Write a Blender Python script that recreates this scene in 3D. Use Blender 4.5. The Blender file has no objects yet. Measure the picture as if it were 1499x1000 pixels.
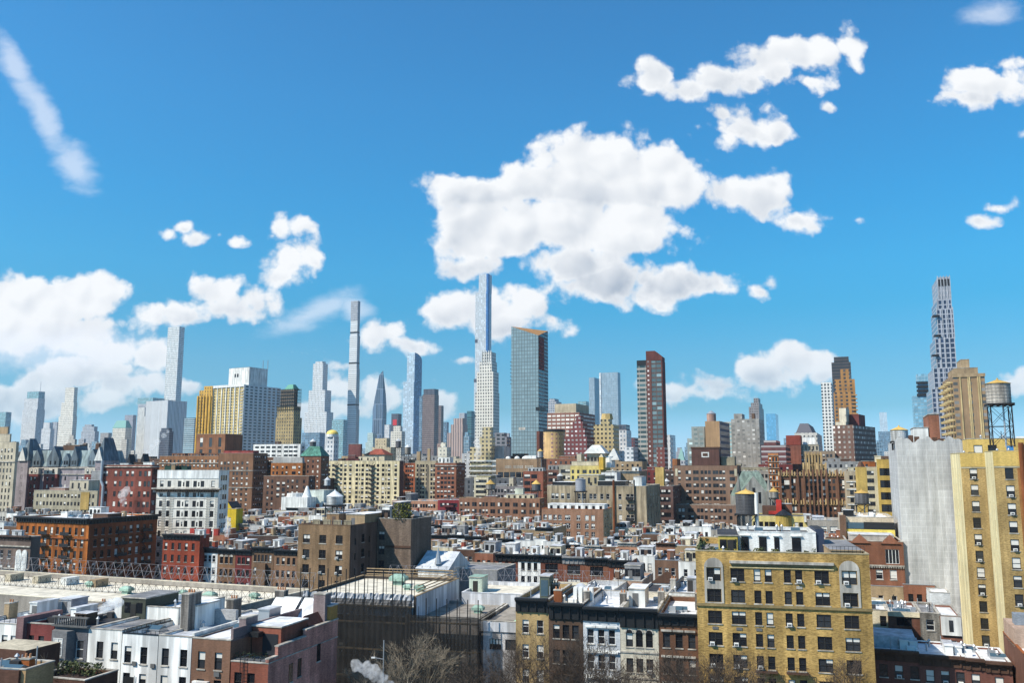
import bpy, bmesh, math, random
from mathutils import Vector, Matrix
R = math.radians; HAZE = .00005
random.seed(11)
sc = bpy.context.scene
col = sc.collection
# ---------------------------------------------------------------- camera
F, CX, CY, HY, H = 1266.0, 749.5, 500.0, 680.0, 42.0
TILT = math.atan((HY - CY) / F)
cd = bpy.data.cameras.new('camera'); cam = bpy.data.objects.new('camera', cd); col.objects.link(cam)
cam.location = (0, 0, H); cam.rotation_euler = (math.pi / 2 + TILT, 0, 0)
cd.sensor_width = 36; cd.lens = 36 * F / 1499.0; cd.clip_end = 30000; cd.clip_start = 1
sc.camera = cam
cT, sT = math.cos(TILT), math.sin(TILT)
def ray(px, py):
    a, b = (px - CX) / F, (CY - py) / F
    d = Vector((a, cT - b * sT, sT + b * cT))
    return d / d.y
def at(px, py, Y): return Vector((0, 0, H)) + ray(px, py) * Y
def at_z(px, py, z):
    r = ray(px, py); return Vector((0, 0, H)) + r * ((z - H) / r.z)
# ---------------------------------------------------------------- sun
SUN = Vector((-0.90, -0.43, 0)).normalized(); EL = R(46)
sl = bpy.data.lights.new('sun', 'SUN'); so = bpy.data.objects.new('sun', sl); col.objects.link(so)
sl.energy = 5.0; sl.angle = R(0.5); sl.color = (1, .925, .80)
sdir = Vector((SUN.x * math.cos(EL), SUN.y * math.cos(EL), math.sin(EL)))
so.rotation_euler = sdir.to_track_quat('Z', 'Y').to_euler()
# ---------------------------------------------------------------- sky with clouds (by direction, far away)
w = bpy.data.worlds.new('World'); sc.world = w; w.use_nodes = True
nt = w.node_tree; N = nt.nodes; L = nt.links
bg = N['Background']; bg.inputs[1].default_value = 0.102
def nd(t, **k):
    n = N.new(t)
    for a, b in k.items(): setattr(n, a, b)
    return n
def inp(s, v):
    if hasattr(v, 'is_output'): L.new(v, s)
    else: s.default_value = v
def mth(op, a, b=0.0, c=0.0, clamp=False):
    n = nd('ShaderNodeMath', operation=op, use_clamp=clamp)
    for i, v in enumerate((a, b, c)): inp(n.inputs[i], v)
    return n.outputs[0]
def vm(op, a, b=None, c=None):
    n = nd('ShaderNodeVectorMath', operation=op); inp(n.inputs[0], a)
    if b is not None: inp(n.inputs[1], b)
    if c is not None: inp(n.inputs[2], c)
    return n.outputs['Value'] if op in ('DOT_PRODUCT', 'LENGTH') else n.outputs[0]
def mix(f, a, b):
    n = nd('ShaderNodeMix', data_type='RGBA'); inp(n.inputs[0], f); inp(n.inputs[6], a); inp(n.inputs[7], b)
    return n.outputs[2]
def smooth(v, a, b, t0=0.0, t1=1.0):
    n = nd('ShaderNodeMapRange', interpolation_type='SMOOTHSTEP'); inp(n.inputs[0], v)
    for i, x in enumerate((a, b, t0, t1)): n.inputs[i + 1].default_value = x
    return n.outputs[0]
sky = nd('ShaderNodeTexSky', sky_type='NISHITA', sun_disc=False)
sky.sun_elevation = EL; sky.sun_rotation = math.atan2(SUN.x, SUN.y); sky.altitude = 0; sky.air_density = 1.0
sky.dust_density = 0.6; sky.ozone_density = 2.0
tc = nd('ShaderNodeTexCoord'); G = tc.outputs['Generated']
sx = nd('ShaderNodeSeparateXYZ'); L.new(G, sx.inputs[0])
ysafe = mth('MAXIMUM', sx.outputs[1], 0.03)
cu, cv = mth('DIVIDE', sx.outputs[0], ysafe), mth('DIVIDE', sx.outputs[2], ysafe)
cb = nd('ShaderNodeCombineXYZ'); L.new(cu, cb.inputs[0]); L.new(cv, cb.inputs[1]); P = cb.outputs[0]
# deepen the blue with elevation
ramp = nd('ShaderNodeValToRGB'); L.new(sx.outputs[2], ramp.inputs[0])
el = ramp.color_ramp.elements; el[0].position = 0.0; el[0].color = (1, 1, 1, 1)
SKYRAMP = [(0.0, (.60, 1.0, 1.75)), (.031, (.44, .76, 1.22)), (.062, (.25, .57, .80)), (.108, (.20, .59, .77)), (.174, (.11, .66, .85)), (.216, (.125, .74, .95)), (.29, (.13, .79, 1.05)), (.395, (.18, .83, 1.12)), (.478, (.20, .82, 1.12)), (.8, (.4, .8, 1.05))]
while len(el) < len(SKYRAMP): el.new(.5)
for e, (p, c) in zip(el, SKYRAMP): e.position = p; e.color = (*c, 1)
tint = nd('ShaderNodeMix', data_type='RGBA', blend_type='MULTIPLY'); tint.inputs[0].default_value = 1
L.new(sky.outputs[0], tint.inputs[6]); L.new(ramp.outputs[0], tint.inputs[7])
gain = vm('SCALE', tint.outputs[2]); gain.node.inputs['Scale'].default_value = 1.15
def noise(vec, scale, detail=7, rough=.6, dist=0.0, w4=None):
    n = nd('ShaderNodeTexNoise'); L.new(vec, n.inputs['Vector'])
    n.inputs['Scale'].default_value = scale; n.inputs['Detail'].default_value = detail
    n.inputs['Roughness'].default_value = rough; n.inputs['Distortion'].default_value = dist
    return n.outputs['Fac']
def blobs(lst, pos):
    d = None
    for (x, y, rx, ry) in lst:
        r = ray(x, y); kx, ky = F / rx * .97, F / ry * .97
        q = vm('MULTIPLY_ADD', pos, (kx, ky, 0), (-r.x * kx, -r.z * ky, 0))
        e = vm('LENGTH', q)
        e = mth('MULTIPLY', mth('SUBTRACT', 1.0, e), (min(rx, ry) / 60.0) ** .7)
        d = e if d is None else mth('MAXIMUM', d, e)
    return d
warp = nd('ShaderNodeTexNoise'); L.new(P, warp.inputs['Vector']); warp.inputs['Scale'].default_value = 22; warp.inputs['Detail'].default_value = 3
wv = vm('SUBTRACT', warp.outputs['Color'], (.5, .5, .5))
PW = vm('MULTIPLY_ADD', wv, (.022, .016, 0), P)
CUM = [ # big central cloud
 (880, 255, 120, 66), (960, 265, 75, 62), (800, 270, 90, 40), (700, 285, 75, 32), (655, 268, 36, 20), (690, 345, 60, 44), (690, 392, 48, 24), (770, 330, 110, 48),
 (900, 330, 110, 45), (985, 275, 45, 50), (840, 330, 130, 50), (720, 330, 80, 50), (850, 385, 85, 32), (900, 412, 90, 36), (980, 420, 90, 28), (1040, 418, 40, 24),
 (1075, 285, 45, 30), (1120, 295, 48, 38), (1165, 325, 30, 14), (1130, 265, 22, 16),
 # behind the tall glass tower
 (705, 448, 62, 40), (660, 455, 48, 30), (765, 450, 40, 30), (730, 475, 80, 22), (808, 470, 22, 13),
 # small left of centre, lower right of slim tower
 (555, 492, 30, 18), (590, 505, 45, 11), (680, 526, 12, 6),
 # upper right long cloud
 (960, 112, 36, 26), (1000, 130, 36, 20), (1060, 112, 62, 24), (1120, 92, 60, 30), (1180, 80, 60, 32), (1245, 66, 24, 28), (1185, 120, 26, 12),
 (1095, 185, 48, 28), (1140, 190, 26, 20), (1058, 165, 18, 14), (1070, 205, 18, 12),
 (1450, 118, 80, 34), (1430, 140, 72, 18), (1470, 92, 36, 22), (1498, 195, 14, 9),
 (1435, 322, 18, 8), (1468, 304, 16, 6), (1216, 158, 7, 6), (1112, 427, 16, 8), (1130, 415, 9, 12), (1255, 318, 8, 5),
 # low right
 (1175, 525, 42, 30), (1130, 545, 62, 26), (1070, 562, 66, 16), (1200, 545, 26, 20), (1000, 568, 26, 12), (965, 575, 42, 16), (1490, 560, 26, 16),(1050, 572, 50, 10),
 # small group upper left
 (405, 335, 26, 20), (440, 330, 18, 13), (420, 380, 38, 30), (408, 402, 26, 18), (455, 375, 12, 22), (395, 345, 18, 10),
 (292, 348, 18, 10), (245, 342, 9, 6), (272, 332, 9, 5), (320, 343, 8, 5), (347, 353, 10, 5),
 # left cumulus mass
 (316, 425, 32, 26), (330, 452, 74, 22), (260, 458, 56, 18), (380, 442, 32, 20),
 (140, 430, 50, 36), (80, 445, 95, 44), (20, 440, 70, 36), (110, 490, 110, 34), (40, 480, 100, 40), (175, 510, 60, 26), (215, 520, 42, 24),
 (120, 545, 110, 26), (40, 590, 90, 34), (180, 560, 70, 20), (60, 556, 60, 24), (285, 565, 22, 12), (130, 588, 60, 14),
 (490, 568, 34, 26), (470, 600, 60, 24), (555, 575, 34, 26), (648, 588, 24, 20), (600, 560, 26, 8), (500, 537, 20, 6), (440, 515, 12, 6),
]
def voro(vec, scale, detail=3, rough=.55):
    n = nd('ShaderNodeTexVoronoi', voronoi_dimensions='2D', feature='F1'); L.new(vec, n.inputs['Vector'])
    n.inputs['Scale'].default_value = scale; n.inputs['Detail'].default_value = detail; n.inputs['Roughness'].default_value = rough
    return n.outputs['Distance']
# lobes that share one light-to-dark run from crown to base
GROUPS = []; cur = []
for b in CUM:
    if cur and (abs(b[0] - cur[-1][0]) > b[2] + cur[-1][2] + 6 or abs(b[1] - cur[-1][1]) > b[3] + cur[-1][3] + 6): GROUPS.append(cur); cur = []
    cur.append(b)
GROUPS.append(cur)
f = tt = None
for g in GROUPS:
    d = blobs(g, PW); top = min(b[1] - b[3] for b in g); bot = max(b[1] + b[3] for b in g)
    vt, vb = ray(g[0][0], top).z, ray(g[0][0], bot).z
    t_ = mth('MULTIPLY_ADD', cv, 1 / (vt - vb), -vb / (vt - vb))
    if f is None: f, tt = d, t_
    else:
        sel = smooth(mth('SUBTRACT', d, f), -.3, .3); f = mth('MAXIMUM', d, f)
        tt = mth('ADD', mth('MULTIPLY', tt, mth('SUBTRACT', 1.0, sel)), mth('MULTIPLY', t_, sel))
n1 = noise(P, 30, 10, .62); n2 = noise(P, 8, 3, .5)
v1 = voro(PW, 20, 3.0, .5)
bill = mth('MULTIPLY_ADD', v1, -.50, .44)
ff = mth('ADD', f, mth('ADD', bill, mth('MULTIPLY_ADD', n1, .85, -.425)))
dens = smooth(ff, -.07, .26)
lowfade = smooth(cv, .02, .16, .6, 1.0)
dens = mth('MULTIPLY', dens, lowfade)
off = vm('ADD', PW, (-.010, .012, 0))
relv = mth('SUBTRACT', voro(off, 20, 1.0, .4), voro(PW, 20, 1.0, .4))
offn = vm('ADD', P, (-.02, .026, 0)); reln = mth('SUBTRACT', n2, noise(offn, 8, 3, .5))
basegrey = smooth(mth('MULTIPLY_ADD', n2, .55, mth('SUBTRACT', tt, .27)), -.05, .75, 0, 1)
inner = smooth(ff, .05, .6, 0, 1)
dark = mth('MULTIPLY', mth('SUBTRACT', 1.0, basegrey), inner)
shade = mth('ADD', mth('MULTIPLY_ADD', dark, -.72, .97), mth('ADD', mth('MULTIPLY', relv, .5), mth('MULTIPLY', reln, .8)), clamp=True)
ccol = mix(shade, (3.2, 3.7, 4.4, 1), (7.1, 7.2, 7.3, 1))
c1 = mix(dens, gain, ccol)
# thin cirrus streaks
def rot_blobs(lst):
    d = None
    for (x, y, rx, ry, ang) in lst:
        r = ray(x, y); ca, sa = math.cos(ang), math.sin(ang)
        rel_ = vm('ADD', PW, (-r.x, -r.z, 0))
        a = mth('MULTIPLY', vm('DOT_PRODUCT', rel_, (ca, sa, 0)), F / rx); b = mth('MULTIPLY', vm('DOT_PRODUCT', rel_, (-sa, ca, 0)), F / ry)
        e = mth('SUBTRACT', 1.0, mth('SQRT', mth('ADD', mth('MULTIPLY', a, a), mth('MULTIPLY', b, b))))
        d = e if d is None else mth('MAXIMUM', d, e)
    return d
cf = rot_blobs([(60, 165, 150, 29, -1.0), (20, 90, 90, 27, -1.0), (112, 245, 62, 38, -.8), (455, 458, 110, 26, .42), (520, 450, 40, 24, -.4), (1450, 18, 70, 30, .1), (60, 510, 220, 50, 0)])
st = nd('ShaderNodeMapping'); st.inputs['Rotation'].default_value = (0, 0, .95); st.inputs['Scale'].default_value = (14, 34, 1); L.new(PW, st.inputs[0])
n3 = noise(st.outputs[0], 1.0, 8, .62)
cd2 = smooth(mth('ADD', cf, mth('MULTIPLY_ADD', n3, 1.3, -.75)), 0.0, .8, 0, .56)
c2 = mix(cd2, c1, (6.6, 7.0, 7.7, 1))
front = smooth(sx.outputs[1], .05, .2)
c3 = mix(front, gain, c2)
L.new(c3, bg.inputs[0])
sc.view_settings.view_transform = 'Standard'; sc.view_settings.look = 'None'; sc.view_settings.exposure = 0.45; sc.view_settings.gamma = 1
sc.cycles.max_bounces = 9; sc.cycles.diffuse_bounces = 3; sc.cycles.glossy_bounces = 3; sc.cycles.transparent_max_bounces = 12; sc.cycles.volume_bounces = 8
sc.cycles.use_denoising = True
w.cycles.sampling_method = 'MANUAL'; w.cycles.sample_map_resolution = 512
# ---------------------------------------------------------------- materials
MAT = {}
def newmat(name):
    m = bpy.data.materials.new(name); m.use_nodes = True
    return m, m.node_tree, m.node_tree.nodes['Principled BSDF']
def plain(name, c, rough=.7, metal=0.0, spec=.3):
    if name in MAT: return MAT[name]
    m, t, b = newmat(name)
    b.inputs['Base Color'].default_value = (*c, 1); b.inputs['Roughness'].default_value = rough
    b.inputs['Metallic'].default_value = metal; b.inputs['Specular IOR Level'].default_value = spec
    MAT[name] = m; return m
def node(t, kind, **k):
    n = t.nodes.new(kind)
    for a, v in k.items(): setattr(n, a, v)
    return n
def weather_group():
    g = bpy.data.node_groups.new('weather', 'ShaderNodeTree')
    g.interface.new_socket('Color', in_out='INPUT', socket_type='NodeSocketColor')
    for nm, dv in (('Amount', .35), ('Streak', .3), ('Brick', .15), ('Scale', 1.0)):
        s = g.interface.new_socket(nm, in_out='INPUT', socket_type='NodeSocketFloat'); s.default_value = dv
    g.interface.new_socket('Color', in_out='OUTPUT', socket_type='NodeSocketColor')
    gi = node(g, 'NodeGroupInput'); go = node(g, 'NodeGroupOutput')
    tc = node(g, 'ShaderNodeTexCoord'); oi = node(g, 'ShaderNodeObjectInfo')
    ln = g.links.new
    off = node(g, 'ShaderNodeVectorMath', operation='ADD'); ln(tc.outputs['Object'], off.inputs[0])
    rnd = node(g, 'ShaderNodeMath', operation='MULTIPLY'); ln(oi.outputs['Random'], rnd.inputs[0]); rnd.inputs[1].default_value = 57.0; ln(rnd.outputs[0], off.inputs[1])
    def noi(vec, sc_, det, rough=.55):
        n = node(g, 'ShaderNodeTexNoise'); ln(vec, n.inputs['Vector']); n.inputs['Scale'].default_value = sc_; n.inputs['Detail'].default_value = det; n.inputs['Roughness'].default_value = rough
        return n.outputs['Fac']
    def mp(vec, s):
        n = node(g, 'ShaderNodeMapping'); ln(vec, n.inputs[0]); n.inputs['Scale'].default_value = s; return n.outputs[0]
    a = noi(off.outputs[0], .16, 4); b = noi(mp(off.outputs[0], (.9, .9, .07)), 1.0, 4); c = noi(mp(off.outputs[0], (2.5, 2.5, 9.0)), 1.0, 2, .7)
    def fac(n, amt, lo=.3, hi=.7):   # 1 - amt .. 1 + amt*.5
        mr = node(g, 'ShaderNodeMapRange'); ln(n, mr.inputs[0]); mr.inputs[1].default_value = lo; mr.inputs[2].default_value = hi
        mr.inputs[3].default_value = -1.0; mr.inputs[4].default_value = .6
        mu = node(g, 'ShaderNodeMath', operation='MULTIPLY_ADD'); ln(mr.outputs[0], mu.inputs[0]); ln(amt, mu.inputs[1]); mu.inputs[2].default_value = 1.0
        return mu.outputs[0]
    fa, fb, fc = fac(a, gi.outputs['Amount']), fac(b, gi.outputs['Streak'], .42, .62), fac(c, gi.outputs['Brick'], .35, .65)
    m1 = node(g, 'ShaderNodeMath', operation='MULTIPLY'); ln(fa, m1.inputs[0]); ln(fb, m1.inputs[1])
    m2 = node(g, 'ShaderNodeMath', operation='MULTIPLY'); ln(m1.outputs[0], m2.inputs[0]); ln(fc, m2.inputs[1])
    hs = node(g, 'ShaderNodeVectorMath', operation='SCALE'); ln(gi.outputs['Color'], hs.inputs[0]); ln(m2.outputs[0], hs.inputs['Scale'])
    ln(hs.outputs[0], go.inputs[0])
    return g
WEATHER = weather_group()
def wall(name, c, amt=.3, streak=.14, brick=.2, rough=.85):
    key = 'wall_' + name
    if key in MAT: return MAT[key]
    m, t, b = newmat(key); g = node(t, 'ShaderNodeGroup'); g.node_tree = WEATHER
    g.inputs['Color'].default_value = (*c, 1); g.inputs['Amount'].default_value = amt; g.inputs['Streak'].default_value = streak; g.inputs['Brick'].default_value = brick
    t.links.new(g.outputs[0], b.inputs['Base Color']); b.inputs['Roughness'].default_value = rough; b.inputs['Specular IOR Level'].default_value = .2
    MAT[key] = m; return m
def roofmat(name, c, patch=.35):
    key = 'roof_' + name
    if key in MAT: return MAT[key]
    m, t, b = newmat(key); ln = t.links.new
    tc = node(t, 'ShaderNodeTexCoord'); oi = node(t, 'ShaderNodeObjectInfo')
    mu = node(t, 'ShaderNodeMath', operation='MULTIPLY'); ln(oi.outputs['Random'], mu.inputs[0]); mu.inputs[1].default_value = 91.0
    ad = node(t, 'ShaderNodeVectorMath', operation='ADD'); ln(tc.outputs['Object'], ad.inputs[0]); ln(mu.outputs[0], ad.inputs[1])
    n1 = node(t, 'ShaderNodeTexNoise'); n1.inputs['Scale'].default_value = .45; n1.inputs['Detail'].default_value = 6; n1.inputs['Roughness'].default_value = .65; ln(ad.outputs[0], n1.inputs['Vector'])
    v = node(t, 'ShaderNodeTexVoronoi'); v.inputs['Scale'].default_value = .22; ln(ad.outputs[0], v.inputs['Vector'])
    mr = node(t, 'ShaderNodeMapRange'); ln(n1.outputs['Fac'], mr.inputs[0]); mr.inputs[1].default_value = .38; mr.inputs[2].default_value = .6; mr.inputs[3].default_value = 1 - patch * 1.3; mr.inputs[4].default_value = 1.05
    mv = node(t, 'ShaderNodeMapRange'); ln(v.outputs['Color'], mv.inputs[0]); mv.inputs[3].default_value = 1 - patch * .6; mv.inputs[4].default_value = 1.0
    m2 = node(t, 'ShaderNodeMath', operation='MULTIPLY'); ln(mr.outputs[0], m2.inputs[0]); ln(mv.outputs[0], m2.inputs[1])
    s = node(t, 'ShaderNodeVectorMath', operation='SCALE'); s.inputs[0].default_value = c; ln(m2.outputs[0], s.inputs['Scale']); ln(s.outputs[0], b.inputs['Base Color'])
    b.inputs['Roughness'].default_value = .75; b.inputs['Specular IOR Level'].default_value = .25
    MAT[key] = m; return m
def curtain(name, wallc, glassc, pu=1.6, fh=3.4, wu=.7, wz=.6, grough=.08, gspec=.6, vary=.5, amt=.2, band=None, wrough=.7, off=0.0, gmetal=0.0):
    """facade pattern for far towers: bays pu wide, storeys fh high; wu, wz the glazed share of each"""
    key = 'facade_' + name
    if key in MAT: return MAT[key]
    m, t, b = newmat(key); ln = t.links.new
    tc = node(t, 'ShaderNodeTexCoord'); s = node(t, 'ShaderNodeSeparateXYZ'); ln(tc.outputs['Object'], s.inputs[0])
    def M(op, a, b_=0.0, c=0.0):
        n = node(t, 'ShaderNodeMath', operation=op)
        for i, v in enumerate((a, b_, c)):
            if hasattr(v, 'is_output'): ln(v, n.inputs[i])
            else: n.inputs[i].default_value = v
        return n.outputs[0]
    u = M('DIVIDE', M('ADD', M('ADD', s.outputs[0], s.outputs[1]), 500.0 + off), pu); z = M('DIVIDE', M('ADD', s.outputs[2], .01), fh)
    fu, fz = M('FRACT', u), M('FRACT', z)
    iu = M('LESS_THAN', M('ABSOLUTE', M('SUBTRACT', fu, .5)), wu / 2); iz = M('LESS_THAN', M('ABSOLUTE', M('SUBTRACT', fz, .5)), wz / 2)
    geo = node(t, 'ShaderNodeNewGeometry'); sn = node(t, 'ShaderNodeSeparateXYZ'); ln(geo.outputs['Normal'], sn.inputs[0])
    up = M('LESS_THAN', M('ABSOLUTE', sn.outputs[2]), .6)
    mask = M('MULTIPLY', M('MULTIPLY', iu, iz), up)
    cbn = node(t, 'ShaderNodeCombineXYZ'); ln(M('FLOOR', u), cbn.inputs[0]); ln(M('FLOOR', z), cbn.inputs[1])
    wn = node(t, 'ShaderNodeTexWhiteNoise', noise_dimensions='2D'); ln(cbn.outputs[0], wn.inputs['Vector'])
    g = node(t, 'ShaderNodeGroup'); g.node_tree = WEATHER; g.inputs['Color'].default_value = (*wallc, 1); g.inputs['Amount'].default_value = amt; g.inputs['Streak'].default_value = amt * .7; g.inputs['Brick'].default_value = 0
    vr = M('MULTIPLY_ADD', M('POWER', wn.outputs['Value'], 3.0), vary * 2.2, 1.0 - vary * .5)
    gs = node(t, 'ShaderNodeVectorMath', operation='SCALE'); gs.inputs[0].default_value = glassc; ln(vr, gs.inputs['Scale'])
    mx = node(t, 'ShaderNodeMix', data_type='RGBA'); ln(mask, mx.inputs[0]); ln(g.outputs[0], mx.inputs[6]); ln(gs.outputs[0], mx.inputs[7])
    ln(mx.outputs[2], b.inputs['Base Color'])
    ln(M('MULTIPLY_ADD', mask, grough - wrough, wrough), b.inputs['Roughness']); ln(M('MULTIPLY_ADD', mask, gspec - .25, .25), b.inputs['Specular IOR Level'])
    ln(M('MULTIPLY', mask, gmetal), b.inputs['Metallic'])
    MAT[key] = m; return m
def glassmat(name, c, rough=.06, spec=.55): return plain(name, c, rough, 0, spec)
GLASS = glassmat('window_glass', (.012, .014, .018), .05, .5)
GLASS2 = glassmat('window_glass_dim', (.03, .034, .04), .1, .6)
GLASSB = glassmat('window_glass_blue', (.05, .09, .12), .05, .8)
BLIND = plain('blind', (.62, .60, .55), .8)
FRAME = plain('frame_dark', (.03, .028, .026), .5)
FRAMEW = plain('frame_white', (.7, .7, .68), .5)
FRAMEB = plain('frame_brown', (.09, .06, .045), .5)
STONE = wall('stone', (.44, .41, .36), .3, .35, .05)
ACW = plain('unit_white', (.72, .72, .70), .5)
ACD = plain('unit_grille', (.12, .12, .12), .6)
STEEL = plain('galvanised', (.42, .44, .46), .45, .6)
IRON = plain('iron_black', (.018, .018, .02), .55)
RUST = wall('rust', (.22, .075, .03), .5, .3, .1)
TAR = roofmat('tar', (.05, .05, .055), .4)
WROOF = roofmat('white', (.80, .81, .83), .30)
SROOF = roofmat('silver', (.62, .64, .68), .4)
GROOF = roofmat('grey', (.27, .27, .28), .35)
BROOF = roofmat('beige', (.72, .66, .54), .26)
WHITE = wall('white_stucco', (.72, .72, .69), .22, .25, .02)
BLACK = plain('black_paint', (.016, .017, .019), .45)
# ---------------------------------------------------------------- mesh builder
class MB:
    def __init__(s): s.v = []; s.f = []; s.m = []; s.mats = []
    def mi(s, m):
        if m not in s.mats: s.mats.append(m)
        return s.mats.index(m)
    def face(s, pts, m):
        i = len(s.v); s.v += [tuple(p) for p in pts]; s.f.append(tuple(range(i, i + len(pts)))); s.m.append(s.mi(m))
    def box(s, x0, x1, y0, y1, z0, z1, m, top=None, bottom=True):
        p = [(x0, y0, z0), (x1, y0, z0), (x1, y1, z0), (x0, y1, z0), (x0, y0, z1), (x1, y0, z1), (x1, y1, z1), (x0, y1, z1)]
        i = len(s.v); s.v += p; k = s.mi(m); kt = s.mi(top) if top else k
        for q in ((0, 1, 5, 4), (1, 2, 6, 5), (2, 3, 7, 6), (3, 0, 4, 7)): s.f.append(tuple(i + j for j in q)); s.m.append(k)
        s.f.append((i + 4, i + 5, i + 6, i + 7)); s.m.append(kt)
        if bottom: s.f.append((i + 3, i + 2, i + 1, i)); s.m.append(k)
    def prism(s, poly, z0, z1, m, top=None, cap=True):
        n = len(poly); i = len(s.v)
        a = sum(poly[j][0] * poly[(j + 1) % n][1] - poly[(j + 1) % n][0] * poly[j][1] for j in range(n))
        if a < 0: poly = poly[::-1]
        s.v += [(p[0], p[1], z0) for p in poly] + [(p[0], p[1], z1) for p in poly]; k = s.mi(m)
        for j in range(n): s.f.append((i + j, i + (j + 1) % n, i + n + (j + 1) % n, i + n + j)); s.m.append(k)
        if cap: s.f.append(tuple(i + n + j for j in range(n))); s.m.append(s.mi(top) if top else k)
    def frustum(s, r0, r1, z0, z1, m, n=16, cx=0, cy=0, cap=True, a0=0.0):
        i = len(s.v); k = s.mi(m)
        for r, z in ((r0, z0), (r1, z1)):
            s.v += [(cx + r * math.cos(a0 + 2 * math.pi * j / n), cy + r * math.sin(a0 + 2 * math.pi * j / n), z) for j in range(n)]
        for j in range(n): s.f.append((i + j, i + (j + 1) % n, i + n + (j + 1) % n, i + n + j)); s.m.append(k)
        if cap:
            s.f.append(tuple(i + n + j for j in range(n))); s.m.append(k); s.f.append(tuple(i + n - 1 - j for j in range(n))); s.m.append(k)
    def tube(s, a, b, r, m, n=6, r1=None):
        a, b = Vector(a), Vector(b); d = (b - a)
        if d.length < 1e-6: return
        d.normalize(); u = d.orthogonal().normalized(); w = d.cross(u); r1 = r if r1 is None else r1
        i = len(s.v); k = s.mi(m)
        for p, q in ((a, r), (b, r1)):
            for j in range(n):
                t = 2 * math.pi * j / n; s.v.append(tuple(p + u * (q * math.cos(t)) + w * (q * math.sin(t))))
        for j in range(n): s.f.append((i + j, i + (j + 1) % n, i + n + (j + 1) % n, i + n + j)); s.m.append(k)
        s.f.append(tuple(i + n + j for j in range(n))); s.m.append(k)
    def hip(s, x0, x1, y0, y1, z0, z1, m, ridge=.5, over=0.0):
        x0 -= over; x1 += over; y0 -= over; y1 += over
        w = x1 - x0; d = y1 - y0; r = min(w, d) * ridge
        a, b, c, e = (x0, y0, z0), (x1, y0, z0), (x1, y1, z0), (x0, y1, z0)
        p0, p1, p2, p3 = (x0 + r, y0 + r, z1), (x1 - r, y0 + r, z1), (x1 - r, y1 - r, z1), (x0 + r, y1 - r, z1)
        for q in ((a, b, p1, p0), (b, c, p2, p1), (c, e, p3, p2), (e, a, p0, p3), (p0, p1, p2, p3), (e, c, b, a)): s.face(q, m)
    def gable(s, x0, x1, y0, y1, z0, z1, m, axis='y', wallm=None):
        wm = wallm or m
        if axis == 'y':
            xm = (x0 + x1) / 2
            s.face([(x0, y0, z0), (xm, y0, z1), (xm, y1, z1), (x0, y1, z0)][::-1], m); s.face([(xm, y0, z1), (x1, y0, z0), (x1, y1, z0), (xm, y1, z1)][::-1], m)
            s.face([(x0, y0, z0), (x1, y0, z0), (xm, y0, z1)], wm); s.face([(x1, y1, z0), (x0, y1, z0), (xm, y1, z1)], wm)
        else:
            ym = (y0 + y1) / 2
            s.face([(x0, y0, z0), (x1, y0, z0), (x1, ym, z1), (x0, ym, z1)], m); s.face([(x0, ym, z1), (x1, ym, z1), (x1, y1, z0), (x0, y1, z0)], m)
            s.face([(x0, y0, z0), (x0, ym, z1), (x0, y1, z0)], wm); s.face([(x1, y0, z0), (x1, y1, z0), (x1, ym, z1)], wm)
    def mesh(s, name):
        me = bpy.data.meshes.new(name); me.from_pydata(s.v, [], s.f)
        for m in s.mats: me.materials.append(m)
        me.polygons.foreach_set('material_index', s.m); me.update(); return me
    def build(s, name, parent=None, loc=None, rz=0.0):
        return link(name, s.mesh(name), parent, loc, rz)
def link(name, data, parent=None, loc=None, rz=0.0):
    o = bpy.data.objects.new(name, data); col.objects.link(o)
    if parent: o.parent = parent
    if loc is not None: o.location = loc
    if rz: o.rotation_euler = (0, 0, rz)
    return o
def tag(o, label=None, cat=None, group=None, kind=None):
    for k, v in (('label', label), ('category', cat), ('group', group), ('kind', kind)):
        if v: o[k] = v
    return o
def empty(name, loc, rz, label, cat, group=None):
    return tag(link(name, None, None, loc, rz), label, cat, group)
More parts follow.
